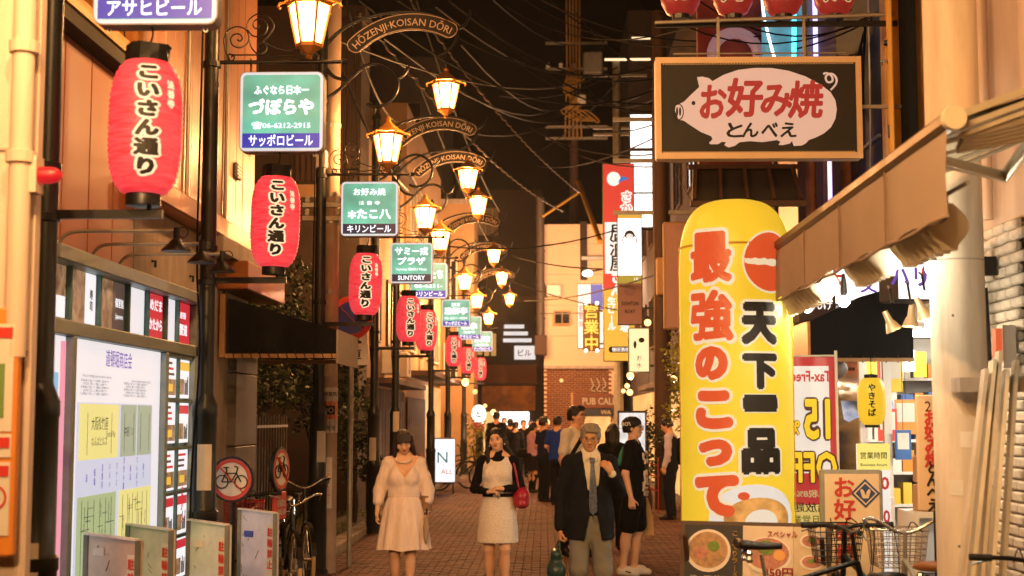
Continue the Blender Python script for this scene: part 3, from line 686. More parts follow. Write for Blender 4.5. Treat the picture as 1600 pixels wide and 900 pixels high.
# four flat red lanterns strung above the pig sign
for i, (xx, ch) in enumerate(((1063,'お'),(1145,'好'),(1223,'み'),(1303,'焼'))):
    P = px(xx, -18, 11.75)
    t = thing('shop_lantern', ['leftmost','second','third','rightmost'][i] + ' red shop lantern strung along the bar above the pig sign', 'lantern', (P.x, 11.75, P.z), group='red lanterns above the pig sign')
    MB().lathe([(.07,-.235),(.12,-.215),(.165,-.13),(.178,0),(.165,.13),(.12,.215),(.07,.235)], 24).build('shade', emi('dull_red_paper',(.5,.035,.025),.42,var=.25,scale=6), t, smooth=True)
    MB().lathe([(.075,-.27),(.08,-.235),(.07,-.23)], 16).build('bottom_ring', M_black, t)
    lt = text_mb(ch, .24, off=.05, res=1); l2 = text_mb(ch, .24, off=.0, res=1)
    for mb_, m_, o_ in ((lt, emi('lantern_cream',(.95,.62,.32),.5), .0), (l2, M_iblk, .004)):
        mb_.v = [(x, y-math.sqrt(max(.0, (.186+o_)**2 - x*x)), z) for x, y, z in mb_.v]
        mb_.build('lettering', m_, t, loc=(0,0,-.05))
t = thing('lantern_bar', 'dark horizontal bar carrying the shop lanterns above pig sign', 'bar', (2.0, 11.75, 5.0))
zb = px(1185, 38, 11.75).z - 5.0
MB().bar((-1.05,0,zb),(1.0,0,zb),.03,.045).build('rail', M_black, t)
for i in range(8): MB().tube([(-1.0+.25*i,.0,zb+.02),(-1.0+.25*i,.0,zb+.06)], .01, 5).build('hook', M_black, t)
# dark red sign with pale curl, blue glass neon behind
P = px(1143, 105, 13.2)
t = thing('curl_sign', 'dark red panel with pale pink curl behind the pig sign', 'sign', (P.x, 13.2, 2.9))
MB().bbox((-.32,0,0),(.37,.1,2.9),.01).build('panel', mat('maroon_panel','#6d2428',.6,var=.15), t)
for zc, a0, a1 in ((2.25,-120,200),(.62,0,180)):
    MB().tube([(x,0,z) for x,_,z in spiral((.02,zc),.26,.2,a0,a1,20)], .055, 8).build('curl', emi('pale_pink',(.6,.32,.34),.35), t, loc=(0,-.01,0))
P = px(1222, 60, 12.9)
t = thing('blue_neon_sign', 'curved blue glass sign with bright neon tubes behind the pig sign', 'sign', (P.x, 12.9, 4.9))
MB().lathe([(.19,0),(.19,.9)], 24, M=Matrix.Scale(.5,4,(0,1,0))).build('glass', emi('blue_glass',(.12,.42,.55),.55,var=.3,scale=9), t, smooth=60)
MB().tube(spline([(-.2,-.12,.9),(-.19,-.13,.55),(-.12,-.14,.2),(-.06,-.14,0)],5), .012, 6).build('neon_tube', emi('neon_white',(.75,.95,1),4), t)
MB().tube([(.08,-.14,.05),(.1,-.14,.9)], .022, 6).build('neon_tube', emi('neon_cyan',(.1,.75,.95),2.5), t)
MB().tube([(.3,-.05,0),(.3,-.05,.9)], .022, 6).build('neon_tube', MATS['neon_violet'], t)
MB().box((.24,-.0,0),(.5,.05,.9)).build('back_plate', mat('grey_back','#6f6a72',.6), t)
# little dark panelled roof under the pig sign
t = thing('panel_canopy', 'small dark panelled canopy between pig sign and balloon sign', 'canopy', (px(1170,300,12.4).x, 12.4, px(1170,315,12.4).z))
M_dkp = mat('canopy_dark','#2c2519',.7,var=.3)
MB().add([(-.50,0,0),(.49,0,0),(.45,.25,.34),(-.46,.25,.34),(-.50,.06,0),(.49,.06,0),(.45,.31,.34),(-.46,.31,.34)], [(0,1,2,3),(7,6,5,4),(0,4,5,1),(1,5,6,2),(2,6,7,3),(3,7,4,0)]).build('board', M_dkp, t)
for i in range(5): MB().bar((-.48+.235*i,-.008,.02),(-.44+.218*i,.235,.35),.03,.03).build('batten', M_dkwood, t)
MB().bar((-.51,.24,.355),(.5,.24,.355),.05,.04).build('ridge', M_dkwood, t)
MB().bar((-.52,-.01,-.02),(.51,-.01,-.02),.05,.05).build('eave_rail', M_dkwood, t)
# angled white strut bracket right of the balloon
t = thing('strut_bracket', 'pale metal strut bracket on the wall right of the balloon sign', 'bracket', (3.0, 12.2, 3.2))
q_ = MB(); q_.bar((-.75,0,.05),(-.25,0,.38),.04,.04); q_.bar((-.6,.0,.17),(-.02,.0,.17),.05,.05); q_.bar((-.25,0,.38),(-.02,0,.4),.04,.03); q_.build('strut', M_white, t)
MB().bar((-.3,.1,.5),(-.0,.1,.12),.06,.08).build('arm', M_black, t)
# ------------------------------------------------------------------ street lamps of the left side
def glow_pane():
    m = bpy.data.materials.new('glowing_glass'); m.use_nodes = True
    n = m.node_tree.nodes; L = m.node_tree.links; n.clear()
    out = n.new('ShaderNodeOutputMaterial'); ad = n.new('ShaderNodeAddShader'); em = n.new('ShaderNodeEmission'); tr = n.new('ShaderNodeBsdfTransparent')
    em.inputs['Color'].default_value = (1.0, .52, .17, 1); em.inputs['Strength'].default_value = 7.0
    tr.inputs['Color'].default_value = (.9, .8, .6, 1)
    L.new(em.outputs[0], ad.inputs[0]); L.new(tr.outputs[0], ad.inputs[1]); L.new(ad.outputs[0], out.inputs['Surface'])
    m.cycles.emission_sampling = 'NONE'; return m
M_glow = glow_pane()
M_lampcap = mat('lamp_bronze', '#b5762f', .45, metal=.4, var=.3)
hx = lambda r, z, k, a=0: (r*math.cos(R(60*k+a)), r*math.sin(R(60*k+a)), z)
RB, RT, ZB, ZT = .095, .165, .045, .37
def pane_mesh():
    p = []; wb, wt, h = RB*.46, RT*.475, (ZT-ZB)
    for i in range(9): a = math.pi*i/8; p.append((wt*.98*math.cos(a), h*.80 + wt*.75*math.sin(a)))
    for i in range(7): a = math.pi + math.pi*i/6; p.append((wb*math.cos(a), h*.12 + wb*.9*math.sin(a)))
    mb = MB(); tilt = math.atan2((RT-RB)*.866, h)
    mb.prism(p[::-1], .006)
    mb.v = [(x, -(RB*.866) - z*math.tan(tilt) + y, z+ZB) for x, y, z in mb.v]
    return mb.mesh('glass_pane', M_glow)
PANE = pane_mesh()
fr = MB()
for k in range(6):
    fr.bar(hx(RB,ZB,k), hx(RT,ZT,k), .018, .018)
    fr.bar(hx(RB,ZB,k), hx(RB,ZB,k+1), .02, .03); fr.bar(hx(RT,ZT,k), hx(RT,ZT,k+1), .02, .035)
fr.lathe([(.03,-.02),(RB,.03),(RB,.045)], 6); fr.lathe([(.012,-.06),(.03,-.045),(.012,-.02)], 8)
LF = fr.mesh('frame', M_lampcap)
rf = MB(); rf.lathe([(.165,.365),(.215,.385),(.12,.44),(.05,.50),(.03,.53),(.035,.55),(.012,.58)], 6)
for k in range(6):
    d_ = Vector((math.cos(R(60*k)), math.sin(R(60*k)), 0))
    rf.tube([tuple(d_*.2+Vector((0,0,.385))), tuple(d_*.235+Vector((0,0,.38))), tuple(d_*.245+Vector((0,0,.355))), tuple(d_*.228+Vector((0,0,.34)))], .011, 5)
LR = rf.mesh('roof', M_lampcap)
bl = MB().sphere((0,0,.2), .04, 10, 8).mesh('bulb', emi('lamp_bulb',(1,.7,.35),18))
LAMP_W = 330.0
def street_lantern(parent, loc, k=1.0, pw=1.0, col=WARM):
    r = bpy.data.objects.new('lamp', None); COL.objects.link(r); r.parent = parent; r.location = loc; r.scale = (k,k,k); r.empty_display_size = .05
    r.rotation_euler = (0, 0, R(0))
    obj('frame', LF, r); obj('roof', LR, r)
    for i in range(6): obj('glass_pane', PANE, r, rot=(0,0,R(60*i)))
    lamp('lamp_light', (0,0,.2), LAMP_W*pw, col, .045, r)
    return r
def qz(zx, zy): return ((zx-20)*.00158, 0, 6.344-.00158*zy)
POST = [(310,-2.55),(208,-2.55),(141,-2.50),(104,-2.55),(92,-2.52),(70,-2.52),(60,-2.5),(51,-2.45)]
POSTY = [FPX/s for s, _ in POST]
pole = MB(); pole.lathe([(.125,0),(.125,.05),(.105,.07),(.105,.95),(.112,.96),(.112,1.02),(.095,1.04),(.093,1.72),(.098,1.73),(.098,1.80),(.066,1.88),(.062,1.9),(.058,4.2),(.055,6.25)], 20)
POLE = pole.mesh('pole', M_pole, 40)
fin = MB().lathe([(.07,6.24),(.075,6.3),(.05,6.34),(.045,6.42),(.065,6.48),(.05,6.55),(.01,6.62)], 14).mesh('finial', M_pole, 40)
CLAMP = MB().lathe([(.056,-.025),(.072,-.02),(.072,.02),(.056,.025)], 16).mesh('clamp', M_black)
sc = MB()
sc.tube(spline([qz(*p) for p in ((24,372),(14,330),(40,270),(110,190),(230,105),(400,48),(560,26),(720,30),(850,60),(950,120),(985,190),(965,260),(905,320),(840,350))],4), .02, 8)
sc.tube(spline([qz(*p) for p in ((24,372),(50,440),(110,500),(200,522))],5), .02, 8)
sc.tube(spline([qz(*p) for p in ((10,680),(70,640),(140,590),(210,520),(290,445),(370,405),(450,410),(520,455),(560,530),(550,620),(490,690),(410,715),(340,695))],5), .02, 8)
sc.tube(spline([qz(*p) for p in ((555,510),(600,490),(632,450),(642,405))],4), [.018]*10+[.014,.01,.005], 6)
sc.tube(spline([qz(*p) for p in ((990,150),(1040,120),(1070,60),(1078,10))],4), [.018]*10+[.014,.01,.005], 6)
sc.tube([qz(400,712), qz(398,790)], .008, 6); sc.tube([qz(905,320), qz(905,420)], .008, 6)
SCROLL = sc.mesh('scroll_arm', M_black, 60)
# arched name plate
AC = (1.02, 5.25); AR = .92
import bisect
def arc_pt(u, dr, y):   # u in metres along the arc from its middle
    a = R(99) - u / AR
    return (AC[0] + (AR+dr)*math.cos(a), y, AC[1] + (AR+dr)*math.sin(a) + .02)
def arch_plate(hl, hw, y, t):
    m_ = MB(); N = 20; rings = []
    for i in range(N+1):
        u = -hl + 2*hl*i/N; e = min(1, (hl-abs(u))/hw); hh = hw*math.sqrt(max(.02, 1-(1-e)**2)) if e < 1 else hw
        rings.append([arc_pt(u,-hh,y), arc_pt(u,hh,y), arc_pt(u,hh,y+t), arc_pt(u,-hh,y+t)])
    return m_.loft(rings)
PLATE = arch_plate(.66,.098,-.01,.02).mesh('name_plate', mat('plate_dark','#241a12',.5))
bd = MB()
for s_ in (-1,1): bd.tube([arc_pt(-.59+1.18*i/24, s_*.088, -.015) for i in range(25)], .005, 5)
for s_ in (-1,1): bd.tube([arc_pt(s_*(.59+.072*math.sin(a)), .088*math.cos(a), -.015) for a in [math.pi*i/8 for i in range(9)]], .005, 5)
BORD = bd.mesh('plate_border', mat('plate_cream','#e6cdb0',.5))
lt = text_mb('HŌZENJI·KOISAN DŌRI', .16, off=.004, width=1.20, height=.135, res=2)
lt.v = [arc_pt(x, z-.005, -.014) for x, y, z in lt.v]
LETT = lt.mesh('lettering', MATS['plate_cream'])
# lower bracket with small iron scrolls (sign arm at z 4.44)
br = MB(); zb = 4.44
br.tube([(.05,0,zb),(1.0,0,zb)], .016, 8); br.lathe([(.0,0),(.028,.005),(.02,.05),(0,.06)], 8, M=Matrix.Translation((1.0,0,zb)) @ Matrix.Rotation(R(90),4,'Y'))
def bp(x, y): return (.09+(x-130)*.00060, 0, zb+.01+(620-y)*.00060)
def curve(pts, r=.006, n=5): br.tube(spline([bp(*p) for p in pts], n), r, 6)
curve(((210,605),(150,480),(130,330),(190,210),(300,170),(410,210),(450,310),(420,400),(330,445),(240,410),(215,330),(260,270),(330,270),(365,320),(340,360),(300,340)))
curve(((420,190),(450,80),(560,5),(690,40),(765,140),(760,210),(690,310)))
curve(((430,210),(500,290),(590,295),(670,240),(685,150),(620,80),(540,80),(500,140),(530,195),(580,180),(580,145)))
curve(((455,320),(480,430),(540,510),(600,530),(670,500),(685,440),(640,390),(580,400),(565,440),(600,475),(630,440)))
curve(((690,310),(640,370),(740,430),(880,480),(1000,495),(1060,470)))
curve(((200,520),(260,540),(640,545),(760,580),(900,560),(1270,575)))
curve(((1070,520),(1100,580),(1200,630),(1330,615),(1355,560),(1310,525),(1270,560),(1310,590)))
curve(((1080,520),(1110,440),(1190,430),(1230,490),(1190,545),(1130,530),(1130,480),(1175,490)))
curve(((230,540),(270,570),(240,615),(190,600),(185,550),(225,530),(235,575)))
for x_ in (.36,.86): br.tube([(x_,0,zb),(x_,0,zb-.1)], .01, 6)
BRACK = br.mesh('sign_bracket', M_black, 60)
lb = MB(); lb.bar((.05,0,2.755),(.6,0,2.755),.03,.045); lb.lathe([(.012,2.775),(.012,2.80)], 8, (.53,0,0))
LBR = lb.mesh('lantern_bracket', M_black)
M_stick = mat('sticker_paper','#d8cdbb',.7,var=.1)
ORD = ['nearest','second','third','fourth','fifth','sixth','seventh','eighth']
for i, ((s, X), Y) in enumerate(zip(POST, POSTY)):
    t = thing('street_lamp', ORD[i] + ' black lamp post from the camera along the left side, with arched name plate', 'street lamp', (X, Y, 0), group='lamp posts along the left side')
    obj('pole', POLE, t); obj('finial', fin, t); [obj('clamp', CLAMP, t, (0,0,z)) for z in (2.74, 3.0, 4.42, 5.27)]; obj('scroll_arm', SCROLL, t); obj('sign_bracket', BRACK, t); obj('lantern_bracket', LBR, t)
    pl_ = obj('name_plate', PLATE, t); obj('plate_border', BORD, pl_); obj('lettering', LETT, pl_)
    pw = (.30,.42,.95,1.3,1.3,2.1,3.2,4.2)[i]; street_lantern(t, (.75,0,4.52), 1, pw); street_lantern(t, (1.40,0,5.13), .92, pw)
    MB().tube(spline([(-.05,-.07,6.0),(-.06,-.075,4.0),(-.065,-.075,2.9),(-.03,-.08,2.2),(-.07,-.1,1.2),(-.05,-.12,.1)],5), .009, 6).build('cable', M_wire, t)
    if i < 5:
        st_ = MB(); a0 = R(-95+20*(i % 3)); rr = .0985 if i != 0 else .1075
        zc = (.93, 1.35, 1.4, 1.25, 1.65)[i]; hw, hh = .055, .17
        st_.loft([[(rr*math.cos(a0+da)*1.02, rr*math.sin(a0+da)*1.02, zc+z_) for da in (-.55,-.3,0,.3,.55)] for z_ in (-hh,hh)], cap=False, closed=False)
        k_ = st_.build('sticker', M_stick, t)
# two lamp posts added out of view to light the fronts; stronger, paler lamps
for y_, k_, lab in ((3.6,2.5,'added lamp post, unseen past the left edge of view'),(-1.2,4.0,'added lamp post, unseen behind the camera position')):
    t = thing('street_lamp', lab, 'street lamp', (-2.55, y_, 0), group='lamp posts along the left side')
    obj('pole', POLE, t); obj('scroll_arm', SCROLL, t); obj('sign_bracket', BRACK, t); pl_ = obj('name_plate', PLATE, t); obj('plate_border', BORD, pl_); obj('lettering', LETT, pl_)
    street_lantern(t, (.75,0,4.52), 1, k_, (1,.68,.47)); street_lantern(t, (1.40,0,5.13), .92, k_, (1,.68,.47))

# ------------------------------------------------------------------ red paper lanterns
def lantern_body():
    prof = []; n = 48
    for i in range(n+1):
        u = i/n; z = u*.70
        r = .085 + .10 * (max(0, 1-abs(2*u-1)**3.6))**.62
        prof.append((r + (.0034 if i % 2 else -.0034), z))
    return MB().lathe(prof, 28).mesh('paper_body', M_lred, 80)
def lantern_red():
    m = bpy.data.materials.new('red_paper'); m.use_nodes = True
    n = m.node_tree.nodes; L = m.node_tree.links; b = n['Principled BSDF']
    tc = n.new('ShaderNodeTexCoord'); sp = n.new('ShaderNodeSeparateXYZ'); L.new(tc.outputs['Object'], sp.inputs[0])
    wv = n.new('ShaderNodeTexNoise'); wv.inputs['Scale'].default_value = 9; wv.inputs['Detail'].default_value = 4
    mp = n.new('ShaderNodeMapping'); mp.inputs['Scale'].default_value = (.8,.8,7); L.new(tc.outputs['Object'], mp.inputs[0]); L.new(mp.outputs[0], wv.inputs['Vector'])
    cr = n.new('ShaderNodeValToRGB'); cr.color_ramp.elements[0].position = .3; cr.color_ramp.elements[1].position = .75
    cr.color_ramp.elements[0].color = (.68,.012,.03,1); cr.color_ramp.elements[1].color = (1.0,.11,.12,1)
    L.new(wv.outputs['Fac'], cr.inputs[0]); L.new(cr.outputs[0], b.inputs['Emission Color']); b.inputs['Emission Strength'].default_value = .84
    b.inputs['Base Color'].default_value = (.55,.03,.04,1); b.inputs['Roughness'].default_value = .5
    m.cycles.emission_sampling = 'NONE'; return m
M_lred = lantern_red()
LBODY = lantern_body()
def surf_r(z):
    u = min(max(z/.70,0),1); return .085 + .10 * (max(0, 1-abs(2*u-1)**3.6))**.62
def refine(mb, L):
    import bmesh
    bm = bmesh.new(); vs = [bm.verts.new(p) for p in mb.v]
    for f in mb.f:
        try: bm.faces.new([vs[i] for i in f])
        except ValueError: pass
    bmesh.ops.triangulate(bm, faces=bm.faces[:])
    for _ in range(3):
        es = [e for e in bm.edges if e.calc_length() > L]
        if not es: break
        bmesh.ops.subdivide_edges(bm, edges=es, cuts=1); bmesh.ops.triangulate(bm, faces=bm.faces[:])
    bm.verts.index_update()
    r = MB(); r.v = [tuple(v.co) for v in bm.verts]; r.f = [tuple(v.index for v in f.verts) for f in bm.faces]; bm.free(); return r
def wrap_text(body, size, off, ang, zc, dr, name, m, pitch=.98, sx=1.0, rfun=surf_r, maxL=.03):
    mb = text_mb(body, size, vertical=True, off=off, pitch=pitch, sx=sx, res=2, slant=0); mb = refine(mb, maxL)
    out = []
    for x, y, z in mb.v:
        r = rfun(z+zc) + dr; a = R(ang) + x / r
        r += -y; out.append((r*math.sin(a), -r*math.cos(a), z+zc))
    mb.v = out
    return mb.mesh(name, m)
M_lcream = emi('lantern_cream_text', (1,.80,.50), .95)
def brushy(): pass
LT_OUT = wrap_text('こいさん通り', .088, .19, 10, .36, .006, 'lettering_outline', M_lcream, 1.10, 1.38)
LT_IN = wrap_text('こいさん通り', .088, .065, 10, .36, .011, 'lettering', M_ink, 1.10, 1.38)
LT_SM = wrap_text('法善寺', .045, .06, 47, .50, .007, 'small_lettering', M_lcream, 1.1)
tc_ = MB()
rr = random.Random(5)
tc_.loft([[((.10+.02*rr.random())*math.cos(2*math.pi*j/14), (.10+.02*rr.random())*math.sin(2*math.pi*j/14), z+rr.uniform(-.008,.008)) for j in range(14)] for z in (.675,.70,.74,.775)])
TOPC = tc_.mesh('top_cover', mat('black_plastic','#0f0e0d',.6,spec=.3))
BOTR = MB().lathe([(.082,-.055),(.088,-.055),(.09,.005),(.086,.012)], 24).mesh('bottom_ring', M_black, 40)
BOTD = MB().lathe([(.0,-.04),(.081,-.04)], 20, cap=False).mesh('bottom_disc', mat('ring_white','#b9b2a8',.5))
TIE = MB().tube(spline([(0,0,.77),(.02,0,.85),(-.01,0,.93)],4), .005, 5).mesh('cord', M_wire)
LANW = ['hanging by the first post, largest and nearest','by the second post under the green telephone sign','by the third post beside the round no parking sign','by the fourth post, left of the touching pair','by the fifth post, right of the touching pair','by the sixth post under the small green signs','by the seventh post, second smallest','by the eighth post, smallest and farthest']
for i, ((s, X), Y) in enumerate(zip(POST, POSTY)):
    t = thing('paper_lantern', 'red paper lantern ' + LANW[i], 'lantern', (X+.505, Y-.02, 2.85), group='red paper lanterns along the lamp posts')
    t.rotation_euler = (R(rr.uniform(-1.5,1.5)), R(rr.uniform(-2,2)), R((8,4,-2,6,14,-4,2,-6)[i]))
    obj('paper_body', LBODY, t); obj('top_cover', TOPC, t); obj('bottom_ring', BOTR, t); obj('bottom_disc', BOTD, t); obj('cord', TIE, t)
    obj('lettering_outline', LT_OUT, t); obj('lettering', LT_IN, t); obj('small_lettering', LT_SM, t)

# ------------------------------------------------------------------ green signs under the lamp brackets
M_green = emi('sign_green', (.10,.40,.28), 1.2, var=.4, scale=2.6); M_blue = emi('sign_blue', (.03,.04,.42), 1.0); M_navyb = emi('sign_navy', (.012,.016,.06), .8); M_wtxt = emi('sign_text_white', (.92,.97,1.0), 1.5)
M_rim = emi('sign_rim_white', (.80,.82,.85), .8)
SW = .645
def post_sign(i, label, strip, stripm, lines, strip_sx=.9, sh=.62):
    s, X = POST[i]; Y = POSTY[i]
    t = thing('post_sign', label, 'sign', (X+.555, Y-.06, 3.73), group='green lit signs under the lamp brackets')
    MB().prism(rrect(SW, sh, .05), .12).build('case', mat('case_grey','#8a7c6e',.5,var=.2), t, loc=(0,0,sh/2))
    MB().prism(rrect(SW-.012, sh-.012, .046), .004).build('rim', M_rim, t, loc=(0,-.005,sh/2))
    MB().prism(rrect(SW-.055, sh-.055, .03), .004).build('green_face', M_green, t, loc=(0,-.010,sh/2))
    MB().box((-SW/2+.028,-.0135,.029), (SW/2-.028,-.0105,.14)).build('colour_strip', stripm, t)
    text(strip, .095, M_wtxt, t, (0,-.0155,.085), off=.02, width=(SW-.1)*strip_sx)
    for b_, z, size, wd, off in lines: text(b_, size, M_wtxt, t, (0,-.0145,z), off=off, width=wd)
    for x_ in (-.25,.25): ring(.014,.005,10).build('eye_ring', M_steel, t, loc=(x_,.05,-.014))
    for x_ in (-.25,.25): MB().tube([(x_,.05,sh),(x_,.06,sh+.12)], .009, 6).build('hanger', M_black, t)
    return t
post_sign(0, 'green and blue lit sign cut by the top edge, above the largest lantern', 'アサヒビール', M_blue, [('かに料理',.38,.13,.48,.03)])
post_sign(1, 'green lit sign with telephone number and blue strip under the second lamp', 'サッポロビール', M_blue, [('ふぐなら日本一',.475,.075,.42,.035),('づぼらや',.345,.13,.50,.05),('☎06-6212-2915',.20,.055,.45,.02)])
post_sign(2, 'green lit sign with star mark and dark strip under the third lamp', 'キリンビール', M_navyb, [('お好み焼',.50,.085,.36,.025),('法 善 寺',.375,.05,.24,.01),('✻たこ八',.25,.12,.48,.04)])
post_sign(3, 'green lit sign with two rows of katakana and roman strip under the fourth lamp', 'SUNTORY', M_navyb, [('サミー戎',.49,.13,.50,.03),('プラザ',.34,.12,.42,.04),('Sammy EBISU Plaza',.21,.05,.46,.015)], .75)
post_sign(4, 'pale green lit sign half hidden behind the fourth post sign', 'キリンビール', M_blue, [('寿司たち',.42,.16,.50,.05),('06-6211-',.22,.08,.48,.03)])
post_sign(5, 'small green lit sign with blue strip beneath the sixth lamp', 'サッポロビール', M_blue, [('割烹',.50,.09,.2,.02),('瀧柳亭',.36,.16,.52,.04),('06-6211-1234',.2,.07,.5,.02)])
post_sign(6, 'small green lit sign half hidden behind the sixth post sign', 'アサヒビール', M_blue, [('ねホ',.36,.2,.42,.06),('法善寺',.2,.06,.3,.02)])
post_sign(7, 'farthest and smallest green lit sign above the farthest lantern', 'サッポロビール', M_blue, [('満喫家',.38,.19,.5,.05),('居酒屋',.2,.07,.4,.03)])

# ------------------------------------------------------------------ notice board showcase
BX = -3.0
nb = thing('notice_board', 'large lit notice board with shop map and poster windows on the left', 'notice board', (BX, 8.4, 0))
Yb = lambda y: y - 8.4
M_nbf = mat('board_frame', '#8f9f9c', .45, metal=.35, var=.2)
MB().box((-.095,0,.28), (-.06,Yb(12.06),2.76)).build('back_plate', M_nbf, nb)
fr = MB()
def fbar(y0, y1, z0, z1, d=.05): fr.bbox((-.058,Yb(y0),z0), (d-.03,Yb(y1),z1), .008)
fbar(8.4,12.06,2.68,2.775,.11); fbar(8.4,12.06,2.235,2.33); fbar(8.4,12.06,.28,.36)
for y_ in (8.4,12.0): fbar(y_,y_+.06,.361,2.679)
fbar(8.86,8.93,.361,2.234); fbar(11.08,11.15,.361,2.234)
fr.build('frame', M_nbf, nb)
M_lp = emi('panel_white', (.95,.91,.93), .84, sample=True)
M_pw = emi('poster_white', (.95,.93,.95), .95); M_pr = emi('poster_red', (.72,.03,.05), .8); M_pb = emi('poster_brown', (.36,.20,.10), .7, var=.6, scale=14); M_pd = emi('poster_dark', (.10,.07,.06), .7); M_py = emi('poster_yellow', (.95,.55,.06), .85)
def nbp(y0, y1, z0, z1, m, name='poster', x=-.03, par=nb): return MB().box((x-.004,Yb(y0),z0), (x,Yb(y1),z1)).build(name, m, par)
def nbt(body, size, m, y, z, x=-.028, par=nb, **kw): return text(body, size, m, par, (x, Yb(y), z), rz=R(90), **kw)
TOPP = [(8.47,8.60,M_pd),(8.62,8.82,M_pb),(8.87,9.20,M_pb),(9.21,9.42,M_pw),(9.47,9.80,M_pb),(9.81,10.08,M_pd),(10.14,10.58,M_lp),(10.66,11.10,M_pr),(11.17,11.47,M_lp),(11.53,11.95,M_pr)]
for y0, y1, m in TOPP: nbp(y0, y1, 2.335, 2.675, m)
nbp(8.64,8.80,2.345,2.48,M_pw,x=-.024)
for y_ in (8.835,9.435,10.10,10.60,11.125,11.485): MB().box((-.05,Yb(y_),2.331),(.0,Yb(y_)+.03,2.679)).build('mullion', mat('teal_mullion','#4f7370',.5), nb)
nbt('寿司', .07, M_ink, 9.32, 2.5, vertical=True, off=.03); nbt('個室処', .07, M_pw, 9.95, 2.53, off=.02, width=.2); nbt('Japanese', .05, M_pw, 9.95, 2.43, off=.01, width=.18)
nbt('めだま', .1, M_pw, 10.90, 2.59, off=.03, width=.34); nbt('かたから', .1, M_pw, 10.90, 2.44, off=.03, width=.36); nbt('蟹道', .1, M_pw, 11.74, 2.45, off=.03, width=.26); nbt('道頓', .06, M_pw, 11.72, 2.57, off=.02, width=.2)
# map panel
mp_ = nbp(8.94,11.07,.365,2.23,M_lp,'map_panel')
nbt('道頓堀商店会', .13, M_ipur, 9.98, 2.13, off=.006, width=.62)
for z, y, wd in ((1.995,9.5,.62),(1.985,10.55,.5)): nbt('Dotonbori shopping street Association Guide Map', .03, mat('grey_ink','#77727a',.6), y, z, off=.0, width=wd)
M_mb = emi('map_blue', (.70,.73,.88), .8); M_my = emi('map_yellow', (.90,.80,.28), .85); M_mg = emi('map_green', (.50,.60,.30), .75); M_mg2 = emi('map_grey_green', (.44,.52,.36), .75)
nbp(9.1,10.86,.40,1.82,M_mb,'map_field',x=-.026,par=nb)
cells = [(9.14,9.98,1.44,1.81,M_my),(10.05,10.42,1.44,1.81,M_mg2),(10.46,10.82,1.44,1.81,M_mg2),(9.14,9.96,.5,1.2,M_mg),(10.04,10.84,.5,1.2,M_my)]
M_grey = mat('map_ink', '#4a4650', .7)
for y0, y1, z0, z1, m in cells:
    c_ = nbp(y0,y1,z0,z1,m,'map_block',x=-.022)
    ln = MB(); r2 = random.Random(int(y0*100+z0*10))
    if z0 < 1:
        for k in range(6):
            yk = y0 + (y1-y0)*(k+.6)/6.5; ln.box((-.0195,Yb(yk),z0+.03),(-.0185,Yb(yk)+.006,z1-.03))
        for k in range(16):
            yk = y0 + r2.random()*(y1-y0)*.75; zk = z0 + .04 + r2.random()*(z1-z0-.1); ln.box((-.0195,Yb(yk),zk),(-.0185,Yb(yk)+r2.uniform(.08,.2),zk+.004))
        tag(ln.build('map_lines', M_grey, nb), kind='stuff')
        for k in range(14): nbt(r2.choice(['酒場','食堂','喫茶','寿司','うどん','居酒屋','薬局','旅館']), .05, M_grey, y0+.08+r2.random()*(y1-y0-.16), z0+.08+r2.random()*(z1-z0-.16), x=-.018, vertical=True, off=.0, width=.026, pitch=1.0)
    else:
        for k in range(2):
            yk = y0 + (.18,.8)[k]*(y1-y0); ln.box((-.0195,Yb(yk),z0+.03),(-.0185,Yb(yk)+.005,z1-.06))
        tag(ln.build('map_lines', M_grey, nb), kind='stuff')
for k in range(10): nbt('周辺案内図のご利用について 道頓堀から法善寺横丁まで', .02, M_grey, 9.45+.95*(k % 2), 1.965-.022*(k//2), x=-.0255, off=.0, width=.6-.1*(k//2 % 2))
nbt('大阪松竹座', .1, M_grey, 9.55, 1.68, x=-.018, off=.0, width=.36); nbt('Food & Play', .06, M_grey, 9.80, 1.60, x=-.018, off=.0, width=.2); nbt('なんばヒルズ', .07, M_grey, 9.55, 1.56, x=-.018, off=.0, width=.34); nbt('中座くい', .08, M_grey, 10.23, 1.62, x=-.018, off=.0, width=.22)
for k in range(9): nbt(['道','頓堀','法善寺','いらっ','ミナミ','浮世小路','商店','とんぼり','通り'][k], .055, M_ipur, 9.3+.165*k, 1.32, x=-.019, vertical=True, off=.01, width=.035)
